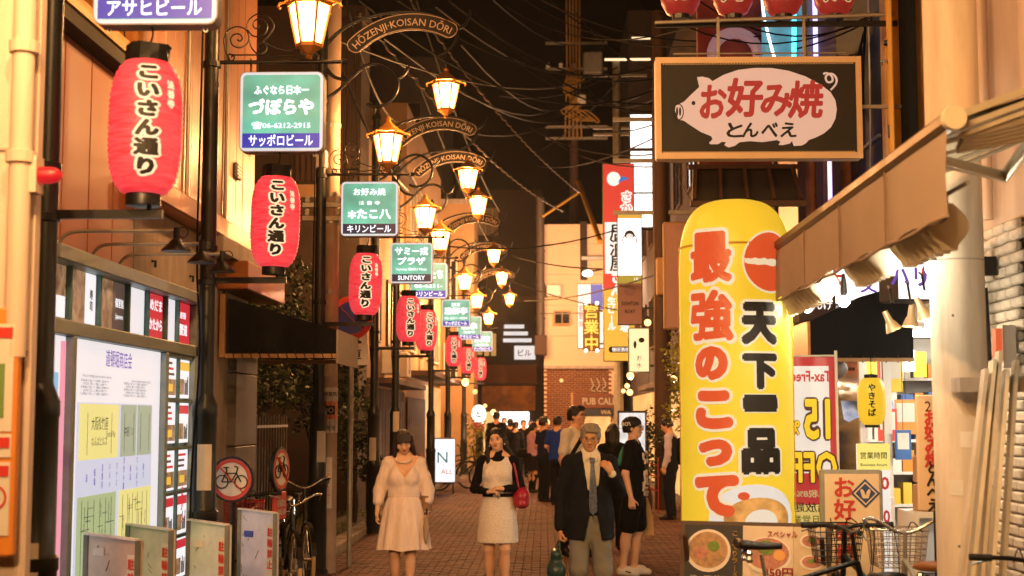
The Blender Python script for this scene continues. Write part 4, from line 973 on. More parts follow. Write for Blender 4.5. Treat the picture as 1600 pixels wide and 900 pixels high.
# right grid of menu windows
rows_z = [(1.88,2.2),(1.51,1.84),(1.13,1.45),(.76,1.09),(.40,.73)]
for z0, z1 in rows_z: MB().box((-.05,Yb(11.16),z1+.004),(.0,Yb(11.99),z1+.03)).build('grid_bar', MATS['teal_mullion'], nb)
MB().box((-.049,Yb(11.555),.365),(-.005,Yb(11.585),2.23)).build('grid_bar', MATS['teal_mullion'], nb)
r2 = random.Random(11)
for z0, z1 in rows_z:
    for y0, y1 in ((11.17,11.55),(11.59,11.98)):
        nbp(y0,y1,z0,z1,M_pw,'menu_sheet')
        hd_ = r2.choice([M_pr,M_py,M_pd,M_pr]); lay = r2.randint(0,2); w_ = y1-y0
        if lay == 0:
            nbp(y0+.02,y1-.02,z1-.09,z1-.02,hd_,'menu_header',x=-.026); nbp(y0+.03,y0+w_*.55,z0+.03,z0+.16,M_pb,'menu_picture',x=-.026)
            for k in range(4): nbp(y0+w_*.62+.03*k,y0+w_*.62+.03*k+.012,z0+.03,z0+r2.uniform(.12,.19),M_pd,'menu_text',x=-.026)
        elif lay == 1:
            nbp(y0+.02,y0+w_*.45,z0+.03,z1-.03,hd_,'menu_header',x=-.026)
            for k in range(5): nbp(y0+w_*.52+.032*k,y0+w_*.52+.032*k+.014,z0+r2.uniform(.04,.12),z1-.04,r2.choice([M_pd,M_pr,M_pd]),'menu_text',x=-.026)
        else:
            nbp(y0+.02,y1-.02,z0+.02,z0+.15,M_pb,'menu_picture',x=-.026); nbp(y0+w_*.3,y0+w_*.7,z0+.05,z0+.11,M_py,'menu_picture',x=-.024)
            for k in range(3): nbp(y0+.04,y1-r2.uniform(.05,.15),z1-.05-.045*k,z1-.03-.045*k,r2.choice([M_pr,M_pd]),'menu_text',x=-.026)
nbt('串かつ', .1, M_pr, 11.78, 1.0, x=-.018, vertical=True, off=.03, width=.07)
# near pink poster
nbp(8.47,8.85,.365,2.23,M_lp,'side_poster'); nbp(8.76,8.85,.6,2.2,emi('poster_pink',(.95,.35,.45),.9),'poster_edge',x=-.026); nbp(8.5,8.72,1.75,2.0,emi('poster_sky',(.25,.6,.85),.8),'poster_picture',x=-.025); nbp(8.5,8.7,1.3,1.5,M_pr,'poster_picture',x=-.025); nbp(8.52,8.72,.6,.8,M_pb,'poster_picture',x=-.025)
# gooseneck lamps over the notice board
for i, (xb, yb_) in enumerate(((85,8.63),(135,9.28),(182,9.88))):
    t = thing('gooseneck_lamp', ['nearest','middle','farthest'][i] + ' black gooseneck lamp over the notice board', 'lamp', (BX, yb_, 2.775), group='gooseneck lamps over the notice board')
    MB().tube(spline([(-.02,0,-.05),(-.02,0,.0),(.01,0,.06),(.08,0,.095),(.3,0,.10),(.72,0,.10)],5), .012, 8).build('arm', M_galv, t, smooth=60)
    MB().lathe([(.02,.10),(.02,.03),(.035,.02),(.05,.0),(.092,-.04),(.095,-.05)], 18, (.72,0,.02)).build('shade', M_black, t, smooth=40)
    MB().lathe([(0,-.045),(.085,-.045)], 18, (.72,0,.02), cap=False).build('led_disc', emi('led_violet',(.93,.86,1.0),5,sample=True), t)
    ring(.035,.006,14).build('cable_loop', M_wire, t, loc=(.76,0,.09))

# ------------------------------------------------------------------ black shop awning
aw = thing('black_awning', 'black fabric shop awning with pale front over the left doorway', 'awning', (-3.0, 13.3, 2.33))
MB().prism([(0,0),(1.03,0),(1.03,.22),(0,.52)], .015).build('side_cloth', MATS['black_cloth'], aw)
MB().prism([(0,0),(1.03,0),(1.03,.22),(0,.52)], .015).build('side_cloth', MATS['black_cloth'], aw, loc=(0,1.4,0))
MB().add([(0,.016,.52),(1.03,.016,.22),(1.03,1.4,.22),(0,1.4,.52)], [(0,1,2,3)]).build('top_cloth', MATS['black_cloth'], aw)
MB().box((1.032,0,-.1),(1.05,1.415,.22)).build('front_valance', mat('valance_grey','#a8957f',.8,var=.15), aw)
for a_, b_, w_ in (((-.02,-.02,-.03),(1.04,-.02,-.03),.03),((-.05,-.02,-.04),(-.05,-.02,.56),.05),((-.0,1.43,-.03),(1.04,1.43,-.03),.03)): MB().bar(a_,b_,w_,.04).build('frame_tube', M_tan, aw)
for i in range(12): MB().tube([(.05+.085*i,-.04,.02),(.065+.085*i,-.035,-.05)], .005, 5).build('lacing', M_black, aw)
cloth = MATS['black_cloth']
# ------------------------------------------------------------------ trees, poles and small street things on the left
M_bark = mat('bark', '#4a3a2a', .9, var=.4, scale=12, bump=.5)
M_leaf = mat('leaf_green', '#36431a', .5, island=.45); M_leaf2 = mat('leaf_dark', '#263214', .5, island=.45)
def tree(name, label, cat, loc, blobs, nleaf, lm, trunk_h, seed, size=.09, group=None):
    r3 = random.Random(seed); t = thing(name, label, cat, loc, group=group)
    tk = MB(); tk.tube(spline([(0,0,0),(.03,.02,trunk_h*.5),(-.02,.0,trunk_h)],4), [.07-.03*i/8 for i in range(9)], 8)
    tk.build('trunk', M_bark, t, smooth=60)
    for (x,y,z,rx,ry,rz) in blobs:
        MB().tube(spline([(-.02,0,trunk_h*.85),(x*.5,y*.5,(z+trunk_h)*.5),(x,y,z)],4), [.035-.025*i/8 for i in range(9)], 6).build('limb', M_bark, t, smooth=60)
    cr = MB(); tot = sum(b[3]*b[4]*b[5] for b in blobs)
    for (x,y,z,rx,ry,rz) in blobs:
        for k in range(int(nleaf*rx*ry*rz/tot)):
            while True:
                u = Vector((r3.uniform(-1,1), r3.uniform(-1,1), r3.uniform(-1,1)))
                if u.length < 1 and u.length > .25: break
            # clump into sprays
            p = Vector((x+u.x*rx, y+u.y*ry, z+u.z*rz)) + Vector((math.sin(u.x*17+u.z*9)*.06, math.sin(u.y*15)*.06, math.sin(u.x*13+u.y*11)*.07))
            if math.sin(p.x*9+seed)+math.sin(p.y*8.3)+math.sin(p.z*10.1) < -1.0: continue
            d = Vector((r3.gauss(0,1), r3.gauss(0,1), r3.gauss(-.3,.6))).normalized(); sd = d.orthogonal().normalized()
            sd = (Matrix.Rotation(r3.random()*6.28, 3, d) @ sd); s = size * r3.uniform(.6,1.3)
            cr.add([tuple(p), tuple(p+d*s*.5+sd*s*.28), tuple(p+d*s), tuple(p+d*s*.5-sd*s*.28)], [(0,1,2,3)])
    cr.build('crown', lm, t)
    return t
tree('street_tree', 'bushy green tree nearest the utility pole on the left', 'tree', (-3.75,17.6,.05), [(0,0,2.6,.6,.6,.5),(.25,-.1,2.1,.5,.5,.4),(-.5,0,3.2,.6,.6,.5),(-.7,.1,2.2,.5,.5,.45)], 5200, M_leaf, 1.5, 1)
tree('street_tree', 'dark leafy tree behind the third red lantern', 'tree', (-3.35,20.6,.05), [(.1,0,2.6,.6,.6,.55),(.0,0,1.9,.55,.5,.45),(-.6,0,2.9,.6,.6,.6),(.3,.2,2.2,.4,.4,.4)], 5200, M_leaf2, 1.4, 2)
tree('street_tree', 'tall dark tree in front of the garden house', 'tree', (-4.9,21.8,.05), [(0,0,3.0,.9,.8,.7),(.5,0,3.8,.8,.7,.7),(-.4,0,2.1,.7,.6,.6),(.6,-.2,2.3,.6,.6,.5)], 6500, M_leaf2, 1.7, 3)
tree('street_tree', 'low bush with sprays beside the fourth lamp post', 'shrub', (-3.05,22.6,.05), [(0,0,1.6,.35,.4,.5),(.1,0,1.0,.35,.4,.4)], 1800, M_leaf, .8, 4)
# railing by the planted ground
t = thing('iron_fence', 'thin grey iron railing beside the granite pilaster', 'fence', (-3.08,15.1,0))
for i in range(12): MB().tube([(.0,.16*i,.05),(.0,.16*i,1.75-.02*(i % 2))], .009, 6).build('bar', M_galv, t)
for z in (.25,1.62): MB().bar((0,-.03,z),(0,1.8,z),.02,.03).build('rail', M_galv, t)
# concrete utility pole with prohibition band and stickers
up = thing('utility_pole', 'pale concrete utility pole with orange bicycle band beside the third lamp post', 'utility pole', (px(513,652,15.75).x, 15.75, 0))
M_conc2 = mat('pole_concrete','#b39b86',.8,var=.3,scale=3,stretch=(2,2,.4),bump=.2)
MB().lathe([(.105,0),(.10,2),(.095,9.5)], 20).build('shaft', M_conc2, up, smooth=60)
def wrap_quad(r, a0, a1, z0, z1): 
    return MB().loft([[(r*math.sin(R(a0+(a1-a0)*k/6)), -r*math.cos(R(a0+(a1-a0)*k/6)), z) for k in range(7)] for z in (z0,z1)], cap=False, closed=False)
wrap_quad(.1055,-110,110,1.55,2.05).build('notice_band', M_stick, up); wrap_quad(.107,-80,80,1.70,1.90).build('orange_band', mat('orange_band','#e0722a',.5), up)
wrap_quad(.1085,-20,50,1.75,1.85).build('black_band', M_ink, up)
for ch, a_, z_, h_ in (('自転車放置禁止',-5,1.98,.05),('大阪市',10,1.60,.06)):
    mb = refine(text_mb(ch, h_, off=.01, res=1), .03); mb.v = [(.109*math.sin(x/.109+R(a_)), -.109*math.cos(x/.109+R(a_)), z+z_) for x, y, z in mb.v]; mb.build('lettering', M_ink, up)
bi = ring(.028,.006,16); bi.build('bicycle_mark', M_paper, up, loc=(-.012,-.1125,1.8)); ring(.028,.006,16).build('bicycle_mark', M_paper, up, loc=(.045,-.105,1.8), rot=(0,0,R(25)))
wrap_quad(.108,-25,35,.72,1.28).build('sticker', M_stick, up)
mb = refine(text_mb('ここは放置禁止区域です', .034, vertical=True, off=.0, res=1, pitch=1.3),.03); mb.v = [(.11*math.sin(x/.11+R(14)), -.11*math.cos(x/.11+R(14)), z+1.0) for x, y, z in mb.v]; mb.build('lettering', M_red, up)
for z in (3.1,3.9,4.2,5.0): MB().lathe([(.098,z),(.108,z),(.108,z+.05),(.098,z+.05)], 16).build('band', M_galv, up)
ib = MB()
for z in (3.95,4.1): ib.bar((-.3,-.1,z),(.35,-.1,z),.05,.05)
for i_, z in enumerate((3.95,4.1)): MB().bar((-.3,-.1,z),(.35,-.1,z),.05,.05).build('cross_arm', M_galv, up)
for k in range(4):
    for z in (3.98,4.13): MB().lathe([(.02,0),(.03,.02),(.02,.04),(.03,.06),(.015,.08)], 8, (-.25+.17*k,-.1,z)).build('insulator', M_white, up)
MB().bbox((-.16,-.2,4.5),(-.02,-.1,4.72),.02).build('junction_box', M_white, up)
# round no parking sign behind the third lantern
P = px(549, 497, 16.3)
t = thing('no_parking_sign', 'round blue and red no parking sign behind the third lantern', 'sign', (P.x, 16.3, 0))
MB().tube([(0,.02,0),(0,.02,P.z+.3)], .03, 10).build('post', M_galv, t)
MB().lathe([(0,0),(.255,0),(.255,.01),(0,.01)], 32, M=Matrix.Translation((0,-.02,P.z)) @ Matrix.Rotation(R(90),4,'X')).build('plate', mat('sign_red','#d8453f',.4), t)
MB().lathe([(0,0),(.19,0)], 32, M=Matrix.Translation((0,-.033,P.z)) @ Matrix.Rotation(R(90),4,'X'), cap=False).build('blue_field', mat('sign_blue_paint','#3a4aa8',.4), t)
MB().bar((-.14,-.036,P.z+.14),(.14,-.036,P.z-.14),.004,.055,up=(0,1,0)).build('red_bar', MATS['sign_red'], t)
MB().bbox((-.08,-.045,P.z-.55),(.2,-.03,P.z-.30),.005).build('plate_below', M_white, t); text('車', .15, M_ink, t, (.06,-.048,P.z-.43), off=.01)
# folding no bicycle signs
def bike_mark(parent, m, loc, k, rz=0):
    b_ = MB()
    for cx in (-.07,.07): b_.tube([(cx+.045*math.cos(a),0,.045*math.sin(a)) for a in [2*math.pi*i/16 for i in range(17)]], .005, 4)
    for p, q in (((-.07,0,0),(-.035,0,.075)),((-.035,0,.06),(.035,0,.06)),((.035,0,.06),(.07,0,0)),((-.035,0,.06),(0,0,0)),((0,0,0),(.035,0,.06)),((-.07,0,0),(0,0,0)),((-.06,0,.1),(-.02,0,.1)),((-.035,0,.075),(-.04,0,.1)),((.035,0,.06),(.045,0,.1)),((.045,0,.1),(.02,0,.11))): b_.tube([p,q], .005, 4)
    b_.v = [(x*k,y*k,z*k) for x,y,z in b_.v]
    return b_.build('bicycle_mark', m, parent, loc=loc, rot=(0,0,rz))
def round_ban(name, label, loc, r, rz, zc):
    t = thing(name, label, 'sign', loc, rz, 'no bicycle signs on stands')
    MB().lathe([(0,0),(r,0),(r,.03),(0,.03)], 36, M=Matrix.Translation((0,0.015,zc)) @ Matrix.Rotation(R(90),4,'X')).build('plate', M_black, t)
    MB().lathe([(0,0),(r*.9,0)], 36, M=Matrix.Translation((0,-.0165,zc)) @ Matrix.Rotation(R(90),4,'X'), cap=False).build('white_face', mat('face_white','#e4d9c8',.45), t)
    ring(r*.9, r*.17, 36).build('red_ring', mat('ban_red','#c6463c',.45), t, loc=(0,-.020,zc))
    bike_mark(t, M_ink, (0,-.021,zc-.02), r/.2*1.25)
    MB().bar((-r*.55,-.027,zc+r*.55),(r*.55,-.027,zc-r*.55),.004,r*.15,up=(0,1,0)).build('slash', MATS['ban_red'], t)
    MB().tube([(0,.03,.02),(0,.03,zc)], .022, 8).build('post', M_black, t)
    MB().lathe([(.2,0),(.2,.03),(.05,.06)], 20).build('base', M_rubber, t)
    return t
P = px(363, 749, 11.7); round_ban('no_bicycle_sign', 'round red no bicycle sign facing the camera by the second post', (P.x, 11.7, 0), .19, R(-8), P.z)
P = px(437, 733, 12.7); t = round_ban('no_bicycle_sign', 'round no bicycle sign turned sideways above a red plate', (P.x, 12.7, 0), .2, R(78), P.z)
MB().bbox((-.13,-.02,P.z-.45),(.13,.02,P.z-.2),.01).build('red_plate', MATS['ban_red'], t); text('駐輪禁止', .07, M_paper, t, (0,-.024,P.z-.30), off=.01, width=.2); text('自転車', .06, M_paper, t, (0,-.024,P.z-.38), off=.01, width=.18)
# barrier boards
BB = [((135,840),(215,868),9.0,'#cdb8a2','brownish metal barrier board at the bottom left, nearest of four'), ((200,822),(267,845),9.8,'#d3c8bb','stained pale barrier board, second from the left of four'), ((295,800),(355,822),10.25,'#d9d8d6','light grey barrier board with red lettering, third of four'), ((375,783),(430,803),11.5,'#e2dce2','white barrier board with scribbles and red lettering, farthest of four')]
for i, (p, q, Y, c, lab) in enumerate(BB):
    A = px(*p, Y+.12); Bq = px(*q, Y-.12); zt = (A.z, Bq.z); 
    t = thing('barrier_board', lab, 'barrier', ((A.x+Bq.x)/2, Y, 0), group='barrier boards before the notice board')
    ax, bx_ = A.x - t.location.x, Bq.x - t.location.x
    m_ = MB(); tk = .045; nrm = Vector((bx_-ax, -.24, 0)).normalized(); nn = Vector((-nrm.y, nrm.x, 0)) * tk
    v = []
    for off in (Vector((0,0,0)), nn):
        v += [tuple(Vector((ax,.12,.04))+off), tuple(Vector((bx_,-.12,.04))+off), tuple(Vector((bx_,-.12,.95))+off), tuple(Vector((ax,.12,.97))+off)]
    m_.add(v, [(3,2,1,0),(4,5,6,7),(0,1,5,4),(1,2,6,5),(2,3,7,6),(3,0,4,7)])
    m_.build('plate', mat('barrier_%d' % i, c, .35, metal=.25, var=.3, scale=4, bump=.05), t)
    rz = math.atan2(-.24, bx_-ax); L = math.hypot(.24, bx_-ax)
    pl = bpy.data.objects.new('notice_strip', MB().box((L*.5-.085,-.006,.25),(L*.5-.012,-.001,.86)).mesh('notice_strip', M_stick)); COL.objects.link(pl); pl.parent = t; pl.rotation_euler = (0,0,rz)
    for k, ch in enumerate('駐輪禁止'):
        text(ch, .075, M_red, pl, (L*.5-.048,-.009,.80-k*.085), off=.03, height=.07, width=.06)
    MB().box((-L*.5,-.05,0),(-L*.5+.06,.1,.039)).build('foot', M_steel, t, rot=(0,0,rz)); MB().box((L*.5-.06,-.05,0),(L*.5,.1,.039)).build('foot', M_steel, t, rot=(0,0,rz))
    MB().bar((ax,.12,.975),(bx_,-.12,.955),.05,.012).build('edge_trim', M_white, t)
    MB().bar((ax,.12,.04),(ax,.12,.97),.03,.03).build('edge_post', M_steel, t); MB().bar((bx_,-.12,.04),(bx_,-.12,.95),.03,.03).build('edge_post', M_steel, t)
    pl2 = MB().box((-L*.35,-.006,.84-.03*i),(-L*.35+.10,-.001,.89-.03*i)).build('small_sticker', (M_paper, M_red, M_stick, MATS['sign_blue_paint'])[i], t, rot=(0,0,rz))
    gr_ = MB(); rg = random.Random(i+5)
    for k in range(9): x_ = rg.uniform(-L*.42,L*.1); z_ = rg.uniform(.3,.9); gr_.bar((x_,-.002,z_),(x_+rg.uniform(-.05,.05),-.002,z_+rg.uniform(-.08,.08)),.002,.004,up=(0,1,0))
    tag(gr_.build('scratches', mat('scratch_grey','#8a8078',.8), t, rot=(0,0,rz)), kind='stuff')

# ------------------------------------------------------------------ bicycles
M_bblk = mat('bike_black','#15161a',.3,metal=.3); M_chrome = mat('chrome','#c9c6bf',.18,metal=.9); M_tyre = mat('tyre','#1b1a19',.8); M_brnleather = mat('brown_leather','#8a5a34',.5,var=.2); M_redplastic = mat('red_plastic','#a83026',.45); M_gum = mat('gum_tyre','#c8a878',.6)
TY = None
def tor(R_, r, n=36, m=8):
    return MB().loft([[((R_+r*math.cos(b))*math.cos(a), r*math.sin(b), (R_+r*math.cos(b))*math.sin(a)) for b in [2*math.pi*j/m for j in range(m)]] for a in [2*math.pi*i/n for i in range(n+1)]], cap=False)
def wheel_meshes(tm, key):
    ty = tor(.32,.02).mesh('tyre', tm, 80); ri = tor(.297,.009,36,6).mesh('rim', M_chrome, 80); sp = MB()
    for i in range(14):
        a = 2*math.pi*i/14; sp.tube([(.02*math.cos(a+1),.02*(-1)**i,.02*math.sin(a+1)),(.295*math.cos(a),0,.295*math.sin(a))], .0016, 3, cap=False)
    sp.lathe([(.02,-.04),(.02,.04)], 8, M=Matrix.Rotation(R(90),4,'X'))
    return ty, ri, sp.mesh('spokes', M_chrome)
WH = {k: wheel_meshes(m, k) for k, m in (('b', M_tyre), ('g', M_gum))}
def bicycle(label, loc, rz, frame=M_bblk, saddle=None, bars='flat', basket=None, wk='b', saddle_z=.9, bar_z=1.03, rack=True, group=None):
    t = thing('bicycle', label, 'bicycle', loc, rz, group)
    for x in (-.52,.55):
        wo = bpy.data.objects.new('wheel', None); COL.objects.link(wo); wo.parent = t; wo.location = (x,0,.34); wo.empty_display_size = .05
        for nm, me in zip(('tyre','rim','spokes'), WH[wk]): obj(nm, me, wo)
        MB().loft([[(.355*math.cos(a),yy,.355*math.sin(a)) for yy in (-.025,0,.025)] for a in [R(10+150*i/14) for i in range(15)]], cap=False, closed=False).build('mudguard', frame, wo)
    f = MB()
    bb, sc_, hd, hd2 = (-.08,0,.3), (-.24,0,.72), (.34,0,.82), (.375,0,.66)
    for p, q, r in ((bb,sc_,.017),(bb,hd2,.02),((-.22,0,.66),hd,.017),(hd2,hd,.02)): f.tube([p,q], r, 8)
    for yy in (-.05,.05): f.tube([bb,(-.52,yy,.34)], .01, 6); f.tube([(-.23,yy*.3,.68),(-.52,yy,.34)], .009, 6)
    f.build('frame', frame, t, smooth=60)
    fk = MB()
    for yy in (-.05,.05): fk.tube(spline([(.38,yy*.5,.64),(.46,yy,.5),(.55,yy,.34)],4), .011, 6)
    fk.tube([(.38,-.03,.645),(.38,.03,.645)], .014, 6); fk.tube([(.34,0,.8),(.31,0,bar_z)], .013, 8); fk.build('fork', frame, t, smooth=60)
    MB().tube([(-.24,0,.70),(-.27,0,saddle_z-.03)], .013, 8).build('seat_post', M_chrome, t)
    sd = MB(); rr_ = []
    for i in range(9):
        u = i/8; x = -.42+.28*u; wd = .10*(1-u)**.8+.022; hh = .032*(1-.4*u)
        rr_.append([(x, wd*math.cos(a), saddle_z+.02+hh*math.sin(a)+.02*(1-u)**3) for a in [2*math.pi*j/12 for j in range(12)]])
    sd.loft(rr_); sd.build('saddle', saddle or mat('black_leather','#1a1917',.45), t, smooth=True)
    for yy in (-.06,.06): MB().lathe([(.018,0),(.024,.02),(.018,.04),(.024,.06),(.018,.075)], 8, (-.36,yy,saddle_z-.075)).build('saddle_spring', M_chrome, t)
    hb = MB()
    if bars == 'flat': pts = [(.26,-.30,bar_z+.02),(.30,-.12,bar_z+.015),(.31,0,bar_z),(.30,.12,bar_z+.015),(.26,.30,bar_z+.02)]
    else: pts = [(.02,-.29,bar_z+.06),(.16,-.29,bar_z+.08),(.28,-.2,bar_z+.08),(.32,-.05,bar_z),(.32,.05,bar_z),(.28,.2,bar_z+.08),(.16,.29,bar_z+.08),(.02,.29,bar_z+.06)]
    hb.tube(spline(pts,5), .012, 8); ho = hb.build('handlebar', M_chrome if bars != 'flat' else frame, t, smooth=60)
    for s_ in (-1,1):
        e = Vector(pts[0 if s_ < 0 else -1]); e2 = Vector(pts[1 if s_ < 0 else -2]); d = (e2-e).normalized()
        MB().tube([tuple(e-d*.01),tuple(e+d*.1)], .018, 8).build('grip', M_rubber, ho)
        MB().tube([tuple(e+d*.1+Vector((.03,0,-.01))),tuple(e+Vector((.04,0,-.04)))], .006, 6).build('brake_lever', M_steel, ho)
    cb = MB()
    for k in (-1,1): cb.tube(spline([(.28,.1*k,bar_z),(.42,.06*k,bar_z+.05),(.44,.02*k,bar_z-.15),(.40,.02*k,.6)],4), .004, 4)
    cb.build('brake_cable', M_wire, t)
    cr = MB(); cr.lathe([(.085,-.004),(.085,.004)], 20, M=Matrix.Translation((-.08,-.05,.3)) @ Matrix.Rotation(R(90),4,'X')); cr.build('chainring', M_chrome, t)
    for s_ in (-1,1): MB().tube([(-.08,.06*s_,.3),(-.08+.1*s_,.08*s_,.3-.12*s_)], .01, 6).build('crank', M_chrome, t); MB().cbox((-.08+.1*s_,.13*s_,.3-.12*s_),(.08,.09,.02)).build('pedal', M_rubber, t)
    MB().bar((-.45,.06,.32),(-.40,.16,.02),.015,.015).build('kickstand', M_steel, t)
    if rack:
        rk = MB()
        for yy in (-.06,0,.06): rk.tube([(-.28,yy,.72),(-.75,yy,.72)], .006, 5)
        for yy in (-.06,.06): rk.tube([(-.7,yy,.72),(-.53,yy,.36)], .006, 5)
        rk.tube([(-.75,-.06,.72),(-.75,.06,.72)], .006, 5); rk.build('rear_rack', M_chrome, t)
    if basket:
        bk = MB(); z0, z1 = .76, 1.0
        def corner(z): k = .85 + .15*(z-z0)/(z1-z0); return [(.42+.16*(1-k), -.17*k, z), (.72-.02*(1-k)+.0, -.17*k, z), (.72, .17*k, z), (.42+.16*(1-k), .17*k, z)]
        nz = 6
        for i in range(nz+1):
            c = corner(z0+(z1-z0)*i/nz); bk.tube(c+[c[0]], .004 if i < nz else .007, 4)
        c0, c1 = corner(z0), corner(z1)
        for e in range(4):
            for j in range(9):
                u = j/9; p = Vector(c0[e]).lerp(Vector(c0[(e+1)%4]), u); q = Vector(c1[e]).lerp(Vector(c1[(e+1)%4]), u); bk.tube([p,q], .003, 4)
        for j in range(1,9): bk.tube([Vector(c0[0]).lerp(Vector(c0[3]),j/9), Vector(c0[1]).lerp(Vector(c0[2]),j/9)], .003, 4)
        bk.build('basket', basket, t)
    return t
bg = 'bicycles parked in the street'
bicycle('slim black bicycle parked side on before the menu board', (1.62,8.95,0), R(6), saddle_z=.90, bar_z=1.0, rack=False, group=bg)
bicycle('black bicycle with straight bars and dark basket, second from right', (2.02,9.1,0), R(98), saddle_z=.72, bar_z=1.0, basket=M_bblk, group=bg)
bicycle('silver city bicycle with brown saddle, swept bars and wire basket', (2.27,8.75,0), R(88), frame=M_galv, saddle=M_brnleather, bars='swept', basket=M_chrome, saddle_z=.82, bar_z=1.0, group=bg)
t = bicycle('dark bicycle whose large saddle shows at the bottom right corner', (2.37,6.9,0), R(75), saddle=mat('dark_saddle','#1c1814',.5), saddle_z=.93, bar_z=1.0, group=bg)
bicycle('bicycle with red front basket behind the round no bicycle sign', (-2.68,12.75,0), R(-80), basket=M_redplastic, saddle_z=.86, group=bg)
bicycle('black bicycle with gum tyres behind the white barrier board', (-2.42,13.35,0), R(-72), wk='g', bars='swept', bar_z=.92, group=bg)
bicycle('dark bicycle parked farthest back beside the railing on the left', (-2.5,14.4,0), R(-70), wk='g', bars='swept', group=bg)
bicycle('black bicycle parked left of the crowd behind the white lettered board', (-1.98,33.2,0), R(12), group=bg)
bicycle('second black bicycle against the timber wall behind the white lettered board', (-2.35,34.2,0), R(5), group=bg)
# white standing sign with handwritten letters
P = px(690, 715, 32.0)
t = thing('standing_sign', 'white lit standing sign with green handwritten letters', 'sign', (P.x, 32.0, 0), R(4))
MB().bbox((-.32,0,.24),(.32,.12,1.26),.02).build('case', M_steel, t); MB().box((-.30,-.006,.27),(.30,-.001,1.23)).build('face', emi('board_white',(.93,.97,1.0),1.1,sample=True), t)
text('N', .36, emi('ink_teal',(.02,.22,.22),.6), t, (.02,-.008,.82), off=.0); text('ALL', .16, M_ired, t, (.12,-.008,.50), off=0)
for x_ in (-.26,.26): MB().bar((x_,-.1,0),(x_,.05,.24),.03,.03).build('leg', M_black, t)
# ------------------------------------------------------------------ yellow balloon sign
BAL = px(1151, 652, 10.2)
M_yel = emi('balloon_yellow', (.93,.66,.035), .60, var=.07, scale=1.7, base=.4, rough=.45); 
t = thing('balloon_sign', 'tall inflated yellow column sign with red and black brush lettering', 'sign', (BAL.x, 10.2, 0))
RBAL, HB = .40, 3.29
prof = [(.36,.0),(.395,.05)] + [(.40+.004*math.sin(i*2.1), .1+i*.2) for i in range(14)] + [(RBAL*math.cos(a)**.55, 2.85+.44*math.sin(a)) for a in [R(6*i) for i in range(1,15)]]
bl_ = MB().lathe(prof, 96)
bl_.v = [(x*(1+.010*math.sin(13*math.atan2(y,x)+z)*math.exp(-((z-2.95)/.12)**2)+.004*math.sin(7*math.atan2(y,x)+5*z)), y*(1+.010*math.sin(13*math.atan2(y,x)+z)*math.exp(-((z-2.95)/.12)**2)+.004*math.sin(7*math.atan2(y,x)+5*z)), z) for x,y,z in bl_.v]
bl_.build('inflated_body', M_yel, t, smooth=True)
for a_ in (-88,75): MB().tube([(.406*math.sin(R(a_)),-.406*math.cos(R(a_)),z_) for z_ in (.1,.9,1.7,2.5,2.9)], .004, 5).build('side_seam', MATS.get('seam_ochre') or mat('seam_ochre','#c2921c',.6), t)
MB().lathe([(.404,2.93),(.404,2.945)], 48, cap=False).build('seam', mat('seam_ochre','#c2921c',.6), t)
rb = lambda z: RBAL if z < 2.9 else RBAL
M_balr = emi('balloon_red', (.80,.10,.025), .72); M_balw = emi('balloon_white', (.98,.80,.52), .72)
cols = [('最',2.78,.33,.36),('強',2.25,.33,.40),('の',1.82,.26,.26),('こ',1.58-.16,.27,.30),('っ',1.08,.24,.26),('て',.74,.32,.38)]
def wrapc(ch, ang, zc, w_, h_, off, dr, nm, m):
    mb = refine(text_mb(ch, 1, off=off, width=w_, height=h_, res=3), .06)
    mb.v = [((RBAL+dr-y)*math.sin(x/RBAL+R(ang)), -(RBAL+dr-y)*math.cos(x/RBAL+R(ang)), z+zc) for x, y, z in mb.v]
    mb.build(nm, m, t)
def PB(y): return px(1151, y, 9.8).z
cols = [('最',400,-33,.32,.36),('強',492,-33,.33,.36),('の',567,-33,.25,.24),('こ',640,-31,.28,.27),('っ',708,-30,.25,.19),('て',775,-30,.33,.29)]
for ch, yy, ang, w_, h_ in cols:
    wrapc(ch, ang, PB(yy), w_*1.16, h_*1.15, .15 if ch not in '最強' else .09, .006, 'lettering_outline', M_balw); wrapc(ch, ang, PB(yy), w_, h_, .085 if ch not in '最強' else .045, .012, 'lettering', M_balr)
for ch, yy, ang, w_, h_ in (('天',505,17,.27,.30),('下',580,17,.26,.25),('一',630,17,.26,.12),('品',705,17,.29,.32)):
    wrapc(ch, ang, PB(yy), w_*1.14, h_*1.12, .13, .006, 'lettering_outline', M_balw); wrapc(ch, ang, PB(yy), w_, h_, .075, .012, 'lettering', M_iblk)
def wrap_poly(poly, ang, zc, dr, nm, m):
    mb = MB(); n = len(poly); mb.add([(0,0,0)]+[(x,0,z) for x,z in poly], [(0,i+1,(i+1)%n+1) for i in range(n)]); mb = refine(mb,.08)
    mb.v = [((RBAL+dr)*math.sin(x/RBAL+R(ang)), -(RBAL+dr)*math.cos(x/RBAL+R(ang)), z+zc) for x,y,z in mb.v]; mb.build(nm, m, t)
zc_ = PB(408)
wrap_poly(ellipse(.212,.222,36), 30, zc_, .004, 'disc_outline', M_balw); wrap_poly(ellipse(.198,.208,36), 30, zc_, .007, 'red_disc', M_balr)
r4 = random.Random(9)
top = [(-.195+.39*i/16, .015+.012*r4.random()) for i in range(17)]; bot = [(.195-.39*i/16, -.035+.03*abs(.5-i/16)+.014*r4.random()) for i in range(17)]
wrap_poly((top+bot)[::-1], 30, zc_, .010, 'brush_stroke', M_balw)
